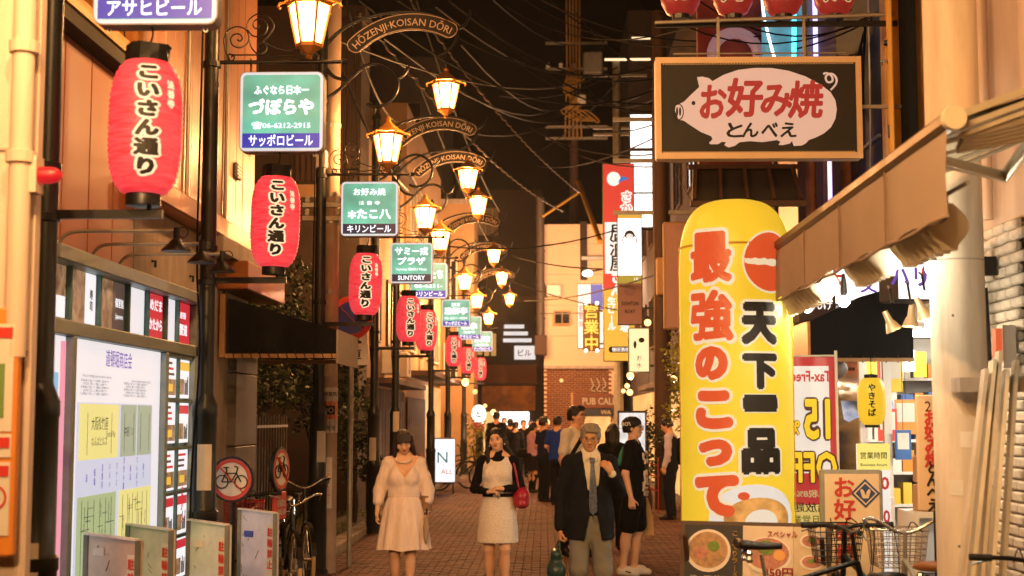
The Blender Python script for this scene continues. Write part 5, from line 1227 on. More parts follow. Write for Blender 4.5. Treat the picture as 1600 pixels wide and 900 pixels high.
# bowl at the foot
zb_ = PB(812)
wrap_poly(ellipse(.33,.24,36), 10, zb_, .006, 'bowl', emi('bowl_white',(.9,.85,.78),.7)); wrap_poly(ellipse(.25,.15,36), 14, zb_+.0, .009, 'soup', emi('soup_orange',(.85,.40,.10),.65,var=.5,scale=9)); wrap_poly(ellipse(.12,.09,24), 16, zb_-.02, .012, 'egg', emi('egg_cream',(.95,.85,.68),.7)); wrap_poly(ellipse(.04,.028,20), -2, zb_+.16, .012, 'red_mark', M_balr)
MB().bbox((-.38,-.3,0),(.38,.3,.06),.03).build('base', M_black, t)

# ------------------------------------------------------------------ menu board in front of the balloon
def menu_board():
    A, B_ = px(1052, 815, 9.75), px(1300, 822, 9.45)
    t = thing('menu_board', 'wide standing menu board with ramen pictures before the balloon sign', 'menu board', ((A.x+B_.x)/2, 9.6, 0), math.atan2(9.45-9.75, B_.x-A.x))
    W = B_.x-A.x; Mx = Matrix.Rotation(R(-9),4,'X'); H = 1.02
    fr = MB()
    for a_, c_ in (((-W/2,0,0),(-W/2+.03,.03,H)),((W/2-.03,0,0),(W/2,.03,H)),((-W/2+.03,0,H-.025),(W/2-.03,.03,H)),((-W/2+.03,0,.1),(W/2-.03,.03,.13))): fr.box(a_, c_, Mx)
    fr.build('frame', mat('menu_frame','#5a4434',.6,var=.2), t)
    def pan(x0, x1, z0, z1, m, nm, d=.005): return MB().box((x0,.004-d,z0),(x1,.02,z1),Mx).build(nm, m, t)
    x1_, x2_ = -W/2+.03+.42*W*.93, -W/2+.03+.78*W*.93
    m_nv = mat('menu_navy','#27262c',.5,var=.4,scale=9); m_cr = mat('menu_cream','#e3cdae',.55,var=.12,scale=5); m_cr2 = mat('menu_cream_b','#d9c09a',.55,var=.15)
    pan(-W/2+.03, x1_, .13, H-.025, m_nv, 'menu_panel'); pan(x1_+.004, x2_, .13, H-.025, m_cr, 'menu_panel'); pan(x2_+.004, W/2-.03, .13, H-.025, m_cr2, 'menu_panel')
    def disc(x, z, a, b, m, nm, y): MB().prism(ellipse(a,b,28), .003, Mx @ Matrix.Translation((x,y,z))).build(nm, m, t)
    m_bw = mat('bowl_print','#e6d9c4',.5); m_soup = mat('soup_print','#c99a68',.5,var=.5,scale=30); m_gr = mat('onion_print','#7f9a3a',.6,var=.5,scale=50); m_pork = mat('pork_print','#cf8a72',.6,var=.4,scale=40)
    x = (-W/2+x1_)/2 - .02; disc(x,.82,.155,.145,m_bw,'bowl_picture',-.006); disc(x,.825,.135,.122,m_soup,'soup_picture',-.0095); disc(x+.04,.85,.04,.035,m_gr,'topping_picture',-.013); disc(x-.05,.80,.05,.04,m_pork,'topping_picture',-.013)
    x = (x1_+x2_)/2; disc(x,.80,.16,.125,m_bw,'bowl_picture',-.006); disc(x,.81,.145,.105,m_pork,'soup_picture',-.0095); disc(x-.01,.85,.06,.05,m_gr,'topping_picture',-.013); disc(x+.08,.80,.04,.035,mat('egg_print','#e0a050',.5),'topping_picture',-.013)
    x = (x2_+W/2)/2
    for z in (.90,.76,.62): disc(x,z,.08,.05,m_bw,'bowl_picture',-.006); disc(x,z+.003,.065,.038,m_pork,'soup_picture',-.0095); disc(x,z+.01,.025,.015,m_gr,'topping_picture',-.013)
    def tx(b_, s, m, x, z, **k):
        mb = text_mb(b_, s, **k); mb.v = [tuple(Mx @ Vector((p[0]+x,-.012,p[2]+z))) for p in mb.v]; mb.build('lettering', m, t)
    tx('こってりラーメン', .045, mat('menu_gold','#d8b04a',.5), x1_-.05, .78, vertical=True, off=.02, pitch=1.02)
    tx('第一弾 替玉', .05, M_paper, -W/2+.2, .63, off=.02); tx('濃厚豚骨', .06, M_red, -W/2+.2, .54, off=.02)
    tx('850円', .075, M_red, (x1_+x2_)/2+.07, .685, off=.02, width=.2); tx('大盛 950円', .05, M_red, (x1_+x2_)/2+.06, .61, off=.015); tx('豚ラーメン', .07, M_red, (x1_+x2_)/2, .52, off=.025, width=.28); tx('スペシャル', .05, M_red, (x1_+x2_)/2+.1, .94, off=.02, width=.2)
    for s_ in (-1,1): MB().bar((s_*(W/2-.05),.04,H*.9),(s_*(W/2-.05),.5,0),.03,.03).build('rear_leg', M_dkwood, t)
menu_board()

# ------------------------------------------------------------------ mirrored tax free banner (seen from its back)
P = px(1270, 690, 11.0)
t = thing('tax_free_banner', 'red and yellow discount banner seen from behind, right of the balloon', 'banner', (P.x, 11.0, 0))
bw, z0, z1 = .36, px(1270,815,11.0).z-.25, px(1270,558,11.0).z
sheet = lambda a, b, za, zb, d: MB().loft([[(a+(b-a)*i/8, -d+.012*math.sin(i*1.3+zz), zz) for i in range(9)] for zz in [za+(zb-za)*k/6 for k in range(7)]], cap=False, closed=False)
sheet(-bw/2,bw/2,z0,z1,0).build('red_cloth', emi('banner_red',(.72,.05,.05),.55), t, smooth=True)
sheet(-bw/2-.0,bw/2-.05,z0+.62,z1-.07,.014).build('white_field', emi('banner_white',(.95,.85,.75),.75), t, smooth=True)
sheet(-bw/2,bw/2-.05,z0,z0+.38,.015).build('yellow_field', emi('banner_yellow',(.85,.62,.18),.7), t, smooth=True)
M_byel = emi('banner_letter_yellow',(.95,.60,.02),.85); M_bbrn = emi('banner_brown',(.12,.03,.02),.5)
ztx = lambda y: px(1270, y, 11.0).z
text('Tax-Free', .1, M_ired, t, (-.01,-.032,ztx(588)), off=.03, width=.31, height=.085, mirror=True)
for b_, x, y, w_, h_ in (('15',.03,655,.22,.34),('%',-.14,668,.08,.12),('OFF',-.0,730,.38,.26)):
    text(b_, .1, M_bbrn, t, (x,-.034,ztx(y)), off=.09, width=w_, height=h_, mirror=True, name='lettering_outline'); text(b_, .1, M_byel, t, (x,-.038,ztx(y)), off=.03, width=w_*.92, height=h_*.92, mirror=True)
text('免税8%+', .06, M_paper, t, (-.04,-.034,ztx(771)), off=.03, width=.28, height=.06, mirror=True); text('詰放題', .08, M_iblk, t, (-.03,-.034,ztx(792)), off=.01, width=.28, mirror=True); text('元旦営業', .08, mat('olive_ink','#6d7a2a',.6), t, (-.03,-.034,ztx(812)), off=.01, width=.28, mirror=True)
MB().tube([(bw/2+.01,0,0),(bw/2+.01,0,z1+.05)], .012, 8).build('pole', M_white, t); MB().tube([(bw/2+.01,0,z1+.01),(-bw/2,0,z1+.01)], .008, 6).build('top_rod', M_white, t); MB().bbox((bw/2-.15,-.15,0),(bw/2+.17,.15,.08),.03).build('base', M_white, t)

# ------------------------------------------------------------------ small yellow lantern, hours sign, shop clutter
P = px(1362, 625, 10.9)
t = thing('yellow_lantern', 'small yellow paper lantern with black lettering hanging by the shop', 'lantern', (P.x, 10.9, px(1362,664,10.9).z))
prof = []
for i in range(31):
    u = i/30; prof.append((.055+.052*(max(0,1-abs(2*u-1)**3))**.6 + (.0015 if i % 2 else -.0015), u*.36))
MB().lathe(prof, 24).build('paper_body', emi('lantern_yellow',(.95,.58,.03),.8), t, smooth=80)
MB().lathe([(.05,.355),(.055,.355),(.055,.385),(.02,.39)], 14).build('top_cap', M_black, t); MB().lathe([(.05,-.02),(.056,-.02),(.056,.005)], 14).build('bottom_ring', M_black, t)
me = wrap_text('やきそば', .062, .035, -12, .19, .005, 'lettering', M_iblk, 1.02, 1.0, rfun=lambda z: .055+.052*(max(0,1-abs(2*min(max(z/.36,0),1)-1)**3))**.6)
obj('lettering', me, t); MB().tube([(0,0,.385),(0,0,.62)], .004, 5).build('cord', M_wire, t)
P = px(1367, 815, 10.85)
t = thing('hours_sign', 'yellow and white business hours sign behind the okonomiyaki board', 'sign', (P.x, 10.85, 0))
zt = px(1367,693,10.85).z
MB().bbox((-.125,0,.05),(.125,.03,zt),.006).build('board', emi('hours_white',(.95,.88,.8),.85), t); MB().box((-.125,-.005,zt-.2),(.125,-.0005,zt)).build('yellow_header', emi('hours_yellow',(.95,.80,.2),.85), t)
text('営業時間', .055, M_iblk, t, (0,-.008,zt-.09), off=.01, width=.20); text('Business hours', .03, M_iblk, t, (0,-.008,zt-.16), off=.01, width=.20); text('9:00', .13, M_ired, t, (.0,-.004,zt-.30), off=.03, width=.23); text('22:00', .13, M_ired, t, (.0,-.004,zt-.55), off=.03, width=.23)
P = px(1331, 815, 10.4); zt = px(1331,734,10.4).z
t = thing('okonomiyaki_board', 'wooden standing board with red lettering and blue diamond emblem', 'sign', (P.x, 10.4, 0), R(-4))
MB().bbox((-.225,0,.05),(.225,.05,zt),.008).build('case', M_galv, t); MB().box((-.19,-.006,.08),(.20,-.0005,zt-.03)).build('face', mat('board_cream','#dcbf9c',.55,var=.08), t)
text('お好み焼', .16, mat('brush_red','#b8352c',.5), t, (-.05,-.009,zt-.37), vertical=True, off=.03, pitch=1.0)
MB().prism([(0,.105),(.105,0),(0,-.105),(-.105,0)], .003).build('emblem', mat('emblem_blue','#2a3f66',.5), t, loc=(.10,-.010,zt-.17)); MB().prism([(0,.085),(.085,0),(0,-.085),(-.085,0)], .002).build('emblem_inner', MATS['board_cream'], t, loc=(.10,-.0125,zt-.17)); MB().prism([(0,.072),(.072,0),(0,-.072),(-.072,0)], .002).build('emblem_core', MATS['emblem_blue'], t, loc=(.10,-.0145,zt-.17)); 
for sx_ in (-1,1): MB().prism(ellipse(.013,.028,14), .002).build('emblem_leaf', MATS['board_cream'], t, loc=(.10+.02*sx_,-.0165,zt-.165), rot=(0,R(20*sx_),0))
MB().prism([(-.03,-.0),(.03,0),(.02,-.025),(-.02,-.025)], .002).build('emblem_leaf', MATS['board_cream'], t, loc=(.10,-.0165,zt-.18))
P = px(1447, 700, 8.75)
t = thing('vertical_sign', 'narrow cream vertical sign with red and black lettering behind the column', 'sign', (px(1462,700,8.75).x, 8.75, 1.15))
hz = px(1447,617,8.75).z-1.15; hw = .11
MB().bbox((-hw,0,0),(hw,.04,hz),.006).build('board', mat('cream_board','#dcb98f',.55,var=.06), t); text('2F', .09, M_iblk, t, (-.02,-.005,hz-.07), off=0); text('お好み焼', .10, MATS['brush_red'], t, (-.02,-.005,hz-.27), vertical=True, off=.04, pitch=.85); text('とんぺえ', .09, M_iblk, t, (-.02,-.005,.15), vertical=True, off=.04, pitch=.85)
MB().tube([(.0,.02,-1.15),(.0,.02,0)], .02, 8).build('post', M_black, t)
M_card = mat('cardboard','#b98f63',.8,var=.15)
for i, (x, y, z, s, lab) in enumerate(((2.98,10.9,1.22,.22,'upper cardboard box stacked left of the cream vertical sign'),(3.0,10.95,1.0,.21,'lower cardboard box on the white counter behind the bicycles'))):
    t = thing('cardboard_box', lab, 'box', (x,y,z), R(6*i), 'cardboard boxes on the counter')
    MB().bbox((-s/2,0,0),(s/2,.22,.2),.004).build('carton', M_card, t); MB().box((-s/2-.001,-.002,.07),(s/2+.001,-.0003,.10)).build('tape', M_stick, t)
t = thing('shop_counter', 'white open counter frame behind the wire basket', 'counter', (2.98,10.85,0))
MB().box((-.18,0,.96),(.25,.5,1.0)).build('top', M_shopw, t)
for x_ in (-.18,.21): MB().box((x_,0,0),(x_+.04,.5,.959)).build('side', M_shopw, t)
t = thing('blue_tarp', 'blue and white sheet hanging in the bright shop opening', 'tarp', (2.98,13.6,1.68))
MB().loft([[(-.14+.5*i/10, -.07*k, .2-.09*k-.012*math.sin(i*1.7)*k) for i in range(11)] for k in (0,1,2)], cap=False, closed=False).build('sheet', mat('tarp_blue','#3c5aa8',.5,var=.3,col2='#b9c2d6',scale=5), t, smooth=True)
for i, (x, c, lab) in enumerate(((2.72,'#8a6fb0','violet magazine rack sheet left of the yellow lantern'),(2.78,'#4fb0a0','teal packet stand under the yellow lantern'),(2.86,'#d9563f','red packet stand below the yellow lantern'))):
    t = thing('goods_stand', lab, 'goods', (x+.02,12.2-.1*i,0), group='goods at the shop opening')
    MB().box((-.06,0,0),(.06,.3,1.05)).build('stand', M_shopw, t)
    for k in range(4): MB().bbox((-.06+.03*k,-.02+.07*k,1.06),(-.035+.03*k,.04+.07*k,1.06+.3-.03*k),.004).build('packet', mat('goods_%d%d' % (i,k), (c,'#e6ddd0','#e4b54a','#b8d4d0')[k], .4), t)

# ------------------------------------------------------------------ vertical signs on the right, from near to far
M_pinkback = mat('pink_back','#b98a7a',.6,var=.1)
def vsign(name, label, x0, x1, y0, y1, Y, face, case=M_black, d=.12):
    A, B_ = px(x0, y1, Y), px(x1, y0, Y)
    t = thing(name, label, 'sign', ((A.x+B_.x)/2, Y, A.z), group='projecting signs on the right side')
    W, H = B_.x-A.x, B_.z-A.z
    MB().bbox((-W/2,0,0),(W/2,d,H),.015).build('case', case, t); MB().box((-W/2+.02,-.006,.02),(W/2-.02,-.001,H-.02)).build('face', face, t)
    MB().bar((W/2,.06,H*.85),(W/2+.5,.06,H*.85),.04,.04).build('arm', M_black, t); MB().bar((W/2,.06,H*.15),(W/2+.5,.06,H*.15),.04,.04).build('arm', M_black, t)
    return t, W, H
t, W, H = vsign('blank_sign', 'unlit pinkish sign box left of the balloon sign', 1038, 1090, 346, 515, 14.0, M_pinkback, M_tan)
t, W, H = vsign('tall_sign', 'tall blazing white sign in two tiers behind the branches', 985, 1019, 178, 356, 34.0, emi('blaze_white',(1,.97,.9),2.4,sample=True))
MB().box((-W/2,-.01,H*.67),(W/2,-.007,H*.70)).build('divider', M_dkwood, t)
t, W, H = vsign('izakaya_sign', 'tall red and yellow bar sign with white outlined lettering', 943, 991, 255, 565, 33.0, emi('bar_yellow',(.88,.50,.06),.85), mat('olive_case','#5f5f28',.5))
MB().box((-W/2+.02,-.009,H*.36),(W/2-.02,-.0065,H-.02)).build('red_field', emi('bar_red',(.78,.06,.04),.8), t); MB().box((-W/2+.05,-.012,H*.44),(W/2-.02,-.0095,H*.70)).build('white_field', M_litw1, t)
MB().prism(ellipse(.16,.17,24), .003).build('white_moon', M_litw1, t, loc=(-W*.15,-.013,H*.92)); MB().prism([(0,0),(.28,.1),(.1,.16)], .003).build('blue_fan', emi('fan_blue',(.03,.2,.6),.8), t, loc=(-.02,-.016,H*.90))
text('さか', .28, M_litw1, t, (W*.25,-.014,H*.80), vertical=True, off=.12, pitch=1.0, name='lettering_outline'); text('さか', .28, M_ired, t, (W*.25,-.018,H*.80), vertical=True, off=.0, pitch=1.0)
text('居酒屋', .42, M_iblk, t, (-.02,-.016,H*.57), vertical=True, off=.02, pitch=.88)
text('さん', .3, M_litw1, t, (-.05,-.014,H*.39), vertical=True, off=.06, pitch=1.0); text('海鮮酒場', .22, M_litw1, t, (.12,-.014,H*.24), vertical=True, off=.05, pitch=1.0); text('生ビール', .2, M_litw1, t, (-.18,-.014,H*.24), vertical=True, off=.05, pitch=1.0)
MB().prism(rrect(.55,.14,.06), .004).build('dark_pill', M_iblk, t, loc=(.02,-.014,H*.06)); text('徳田酒店', .1, M_litw1, t, (.02,-.02,H*.06), off=.02)
t, W, H = vsign('cat_sign', 'white lit sign with drawn face above a grey lettered panel', 965, 1003, 332, 508, 30.0, mat('grey_face','#a8807a',.6), mat('green_case','#2f3a2c',.5))
MB().box((-W/2+.02,-.012,H*.44),(W/2-.02,-.0065,H-.13)).build('white_face', emi('white_hot',(1,.96,.92),1.9,sample=True), t); MB().box((-W/2+.02,-.012,H-.125),(W/2-.02,-.0065,H-.02)).build('amber_band', emi('band_amber',(.9,.5,.06),.8), t); MB().box((-W/2+.02,-.012,H*.37),(W/2-.02,-.0065,H*.435)).build('olive_band', emi('band_olive',(.55,.42,.05),.7), t)
text('1F', .11, M_litw1, t, (W*.25,-.014,H*.402), off=.02); MB().prism(ellipse(.11,.1,20), .003).build('drawn_hair', mat('ink_brown','#4a3526',.6), t, loc=(0,-.016,H*.80)); MB().prism(ellipse(.075,.06,18), .003).build('drawn_face', M_litw1, t, loc=(0,-.0195,H*.785))
for sx_ in (-1,1): MB().prism(ellipse(.02,.008,10), .002).build('drawn_eye', M_iblk, t, loc=(sx_*.035,-.0225,H*.79)); MB().tube(spline([(sx_*.10,-.018,H*.80),(sx_*.15,-.018,H*.76),(sx_*.13,-.018,H*.72)],3), .012, 5).build('drawn_braid', MATS['ink_brown'], t)
MB().box((-.14,-.0145,H*.665),(.14,-.0125,H*.668)).build('drawn_line', M_grey, t); text('DOHTON', .11, M_iblk, t, (0,-.010,H*.19), off=.03, width=.36); text('BOAT', .11, M_iblk, t, (0,-.010,H*.12), off=.02, width=.22); MB().prism(ellipse(.13,.12,20), .002).build('faint_mark', mat('grey_mark','#98757a',.6), t, loc=(0,-.010,H*.31))
t, W, H = vsign('pale_sign', 'white and blue lit sign behind the amber lettered sign', 902, 944, 443, 545, 39.0, emi('pale_lit',(1,.92,.85),1.0,sample=True), MATS['olive_case'])
MB().box((0,-.012,H*.6),(W/2-.03,-.0065,H-.03)).build('blue_field', emi('field_blue',(.2,.2,.6),.8), t); text('鉄板焼', .2, M_pr, t, (-W*.32,-.012,H*.5), vertical=True, off=.0)
t, W, H = vsign('open_sign', 'amber glowing vertical sign reading open for business', 911, 937, 474, 548, 37.0, emi('amber_dark',(.30,.09,.01),.8), M_black)
text('営業中', .40, emi('amber_letters',(1,.55,.08),1.5), t, (0,-.012,H*.5), vertical=True, off=.02, pitch=1.05); 
for x_ in (-.15,.15):
    for z_ in (.0,H): MB().sphere((x_,-.06,z_), .05, 8, 6).build('corner_bulb', emi('corner_white',(1,.95,.85),3), t)
t, W, H = vsign('cream_sign', 'small cream lit sign with drawn figure above the warm bar lamps', 982, 1015, 512, 582, 28.0, emi('cream_lit',(1,.80,.42),1.1,sample=True), mat('case_olive2','#6b6a3a',.5))
MB().prism(ellipse(.06,.05,14), .003).build('drawn_figure', M_iblk, t, loc=(.05,-.01,H*.72)); MB().prism(ellipse(.03,.08,12), .003).build('drawn_figure', M_iblk, t, loc=(-.08,-.01,H*.62)); text('お水', .12, M_iblk, t, (0,-.01,H*.24), vertical=True, off=.0, pitch=1.2)
P = px(918, 427, 44)
t = thing('flood_lamp', 'small white flood lamp beside the red bar sign', 'lamp', tuple(P)); MB().prism(ellipse(.16,.1,16), .06).build('lens', emi('flood_white',(.9,1,.92),6), t); MB().bar((0,.1,.05),(1.4,.1,.3),.05,.05).build('arm', M_black, t); lamp('flood_light', (-.1,.5,.0), 1500, WARM, .1, t)

# wooden utility pole on the right
P = px(1033, 652, 27.0)
t = thing('wooden_pole', 'dark wooden utility pole left of the balloon sign', 'utility pole', (P.x, 26.6, 0))
MB().lathe([(.17,0),(.15,4),(.13,9.5)], 14).build('shaft', M_dkwood, t, smooth=60)
for z in (5.6,6.6,7.4): MB().bar((-.9,.0,z),(.6,.0,z),.07,.07).build('cross_arm', M_galv, t)
MB().bbox((-.12,-.4,4.0),(.35,-.15,4.7),.02).build('meter_box', M_tan, t)
# lit menu stand and planters by the bar
P = px(990, 672, 25.0)
t = thing('lit_menu_stand', 'pale lit menu stand behind the man in the black cap', 'menu stand', (P.x, 25.4, 0)); 
MB().bbox((-.26,0,.5),(.26,.08,1.84),.01).build('case', M_black, t); MB().box((-.23,-.006,1.1),(.23,-.001,1.8)).build('screen', emi('menu_lit',(.9,.95,.95),.75,var=.3,scale=6), t); 
for x_ in (-.2,.2): MB().bar((x_,.03,0),(x_,.03,.5),.04,.04).build('leg', M_black, t)
for i, (xx, yy, Y, n) in enumerate(((1012,700,26.0,900),(1066,600,20.0,700),(745,690,36.0,600))):
    P = px(xx, yy, Y)
    tree('potted_plant', ['leafy green plant beside the lit menu stand','yellow green climbing plant by the balloon sign edge','yellow green potted plant left of the woman in white'][i], 'plant', (P.x,Y,0), [(0,0,P.z+.3,.25,.25,.45),(0,0,P.z-.3,.22,.22,.4)], n, (M_leaf2, mat('leaf_yellow','#8a8a24',.5,island=.4), MATS['leaf_yellow'])[i], .5, 40+i, .08)
t = thing('folding_rack', 'red metal rack standing at the foot of the bar plants', 'rack', (px(1015,730,25.6).x, 25.6, 0)); 
for z in (.5,.75,.95): MB().tube([(-.2,0,z),(.15,0,z-.1)], .012, 6).build('rod', mat('rack_red','#a8281e',.4), t)
for x_ in (-.2,.15): MB().tube([(x_,0,0),(x_,0,1.0)], .012, 6).build('leg', MATS['rack_red'], t)
# warm bar lamps
def glow_ball(xx, yy, Y, r, label, st=6, pw=0):
    r *= .75; P = px(xx, yy, Y); t = thing('globe_lamp', label, 'lamp', tuple(P), group='small warm globe lamps')
    MB().sphere((0,0,0), r, 12, 8).build('globe', emi('globe_%d' % st, (1,.55,.18), st*.55), t, smooth=True); MB().lathe([(.02,r),(.03,r+.03),(.01,r+.06)], 8).build('cap', M_black, t)
    if pw: lamp('globe_light', (0,-.0,-r-.05), pw, WARM, r, t)
glow_ball(985,587,29,.10,'warm globe lamp just under the cream lit sign',6,60); glow_ball(980,603,29.5,.07,'warm globe lamp second below the cream lit sign'); glow_ball(984,613,29.8,.09,'warm globe lamp lowest of the bar cluster',6); glow_ball(974,611,30.0,.06,'small warm globe lamp left of the bar cluster'); glow_ball(1053,592,21,.07,'warm globe lamp against the left edge of the balloon',6,50); glow_ball(1012,504,27.5,.09,'warm globe lamp right above the cream lit sign',6)
glow_ball(727,597,40,.14,'warm globe lamp below the farthest red lanterns',6,90); glow_ball(742,612,41,.1,'pale yellow globe under the smallest red lantern',3); glow_ball(771,644,42,.11,'warm globe lamp above the dark haired man in the crowd',6,60); glow_ball(758,634,43,.08,'small warm lamp left of the far white doorway',4); glow_ball(853,660,36,.13,'warm globe lamp above the girl in pink',6,80)
P = px(748, 655, 42)
t = thing('round_lit_sign', 'round pale lit sign over a red lantern at the far left', 'sign', (P.x,42,P.z-.1)); MB().prism(ellipse(.22,.28,24), .08).build('face', emi('round_pale',(.8,.95,.85),1.6), t, loc=(0,0,.25)); MB().lathe([(.1,-.3),(.16,-.22),(.17,-.1),(.16,0),(.1,.02)],14).build('red_shade', MATS['dull_red_paper'], t, smooth=True); text('と', .22, M_iblk, t, (0,-.01,.25), off=.02)
# ------------------------------------------------------------------ overhead wires, far poles
def wire(p, q, sag=.3, r=.008, n=10, name='overhead_wire', label='thin black overhead wire in the tangle above the street', m=None, wrap=False):
    A, B_ = Vector(p), Vector(q)
    pts = [A.lerp(B_, i/n) - Vector((0,0,sag*4*(i/n)*(1-i/n))) for i in range(n+1)]
    o = MB().tube([tuple(x-A) for x in pts], r, 5).build(name, m or M_wire, loc=tuple(A))
    tag(o, label, 'wire', 'overhead wires across the street'); 
    if wrap:
        sp_ = MB(); N = 160; P2 = []
        for i in range(N+1):
            u = i/N; c = A.lerp(B_, u) - Vector((0,0,sag*4*u*(1-u))) - A; a = u*2*math.pi*32
            P2.append((c.x+.028*math.cos(a), c.y, c.z+.028*math.sin(a)))
        sp_.tube(P2, .007, 4); sp_.build('spiral_wrap', M_wrap, o)
    return o
M_wrap = mat('cable_wrap', '#8a6238', .5, metal=.2)
M_ywire = mat('yellow_cable', '#96702a', .5)
wr_ = random.Random(21)
for (a, b_, Ya, Yb_, sg, wp) in [((640,0),(905,300),24,40,.3,1),((560,20),(880,330),20,40,.4,1),((520,60),(965,105),16,38,.6,0),((700,0),(1035,120),20,27,.5,0),((740,20),(1033,160),22,27,.5,0),((770,0),(900,70),30,52,.3,0),((790,10),(1100,35),18,14,.3,0),((820,0),(1180,60),18,14,.3,0),((845,0),(1240,45),14,13,.25,0),((560,0),(1033,135),18,27,.8,0),((720,70),(900,150),22,52,.8,0),((600,60),(905,140),18,52,1.0,0),((700,200),(905,160),30,52,.6,0),((905,150),(1033,130),52,27,.4,0),((905,120),(1033,150),52,27,.6,0),((830,200),(1035,240),40,27,.3,0),((850,210),(1035,260),40,27,.3,0),((845,235),(970,120),44,40,.2,0),((800,400),(960,420),36,33,.1,0),((800,440),(1000,490),40,31,.1,0),((820,470),(1035,425),40,27,.15,0),((845,490),(1000,480),45,31,.05,0),((700,385),(960,360),30,33,.2,0),((1033,150),(1190,240),27,13,.5,0),((1033,180),(1095,330),27,13,.3,0),((1033,110),(1330,15),27,12.4,.4,0),((1090,0),(1390,10),12.2,12.4,.3,0),((1030,20),(1400,0),13,12.5,.35,0),((1180,85),(1400,8),12.9,12.6,.1,0),((650,120),(770,390),24,40,.2,0),((540,0),(620,190),15.8,21,.3,0),((530,100),(640,300),15.8,21,.2,0),((545,0),(535,290),15.9,16.4,.05,0),((552,0),(560,290),15.9,17,.05,0),((620,0),(1033,100),20,27,.6,0),((680,10),(905,110),24,52,.5,0),((760,60),(1033,175),28,27,.4,0),((700,130),(905,180),26,52,.5,0),((780,150),(960,115),36,40,.3,0),((905,190),(1033,190),50,27,.3,0),((840,260),(1033,210),44,27,.25,0),((650,0),(780,330),22,38,.3,0),((860,0),(1033,70),30,27,.3,0),((900,20),(1033,115),50,27,.3,0)]:
    wire(px(*a,Ya), px(*b_,Yb_), sg, .017 if Yb_ > 20 else .008, wrap=bool(wp), label='spiral wrapped cable descending above the street centre' if wp else 'thin black overhead wire in the tangle above the street')
# pole with transformer and yellow cable coils rising behind the pub
P = px(897, 300, 54.0)
t = thing('transformer_pole', 'distant cable pole with transformer and yellow coils above the pub', 'utility pole', (P.x, 54.0, 0))
zz = lambda y: px(897, y, 54.0).z
MB().lathe([(.2,0),(.16,18)], 12).build('shaft', M_dkwood, t)
for i in range(5): MB().tube([(-.28+.13*i,-.3,zz(-20)),(-.26+.12*i,-.3,zz(120)),(-.35+.16*i,-.3,zz(220))], .035, 6).build('conduit', mat('lit_conduit','#a5814a',.5), t)
MB().bbox((.35,-.8,zz(122)),(1.1,-.2,zz(88)),.05).build('transformer', M_galv, t); MB().bbox((.1,-.9,zz(170)),(.45,-.5,zz(155)),.05).build('junction_box', M_white, t)
for k in range(6):
    c = spline([(-.1+.1*k,-.7,zz(110+4*k)),(-.4+.05*k,-.8,zz(150)),(.3-.05*k,-.85,zz(165+3*k)),(-.5+.2*k,-.8,zz(180)),(.2+.15*k,-.75,zz(195)),(.6+.05*k,-.75,zz(188+2*k))],5); MB().tube(c, .035, 6).build('cable_coil', M_ywire, t)
for y_ in (70,110,200,218): MB().bar((-1.1,-.2,zz(y_)),(1.3,-.2,zz(y_)),.1,.1).build('cross_arm', M_galv, t)
for k in range(5): MB().lathe([(.05,0),(.09,.05),(.05,.1),(.09,.15),(.04,.2)], 8, (-1.0+.5*k,-.2,zz(110)+.05)).build('insulator', M_white, t)
A, B_ = px(904, 285, 48), px(938, 378, 44)
o = MB().tube([(0,0,0), tuple(B_-A)], .09, 8).build('guy_pipe', M_ywire, loc=tuple(A)); tag(o, 'slanting yellow guard pipe left of the red bar sign', 'pipe')
A, B_ = px(905, 300, 47), px(848, 338, 46)
o = MB().tube([(0,0,0), tuple(B_-A)], .045, 8).build('guy_wire', M_ywire, loc=tuple(A)); tag(o, 'slanting yellow stay above the beige pub building roof', 'pipe')
P = px(964, 240, 41)
t = thing('lamp_mast', 'thin mast with bare tube lights above the bar sign', 'utility pole', (P.x, 41, 0)); zq = lambda y: px(964, y, 41).z
MB().lathe([(.14,0),(.12,zq(95))], 10).build('shaft', M_galv, t)
for x0, x1, y_ in ((-.35,.3,95),(.4,1.0,95),(.45,1.0,62)): MB().bar((x0,-.15,zq(y_)),(x1,-.15,zq(y_)),.05,.06).build('tube_light', emi('tube_warm',(1,.7,.4),1.6), t)
for y_ in (118,200,210): MB().bar((-.7,0,zq(y_)),(.9,0,zq(y_)),.07,.07).build('cross_arm', M_galv, t)
# dark towers that close the skyline
for i, (x0, x1, Y, h_, lab) in enumerate(((-9.5,-3.7,51,15,'dark tower rising behind the left row of houses'),(3.2,9,52,17,'dark tower rising behind the right row of houses'))):
    b = building('tower_block', lab, (x0, Y, 0)); MB().box((0,0,0),(x1-x0,6,h_)).build('wall', M_night, b); windows(b, 'S', [(.8+1.6*k,1.8+1.6*k,z,z+1.3) for k in range(3) for z in (6,9,12)], M_dkwood, M_glassdk)
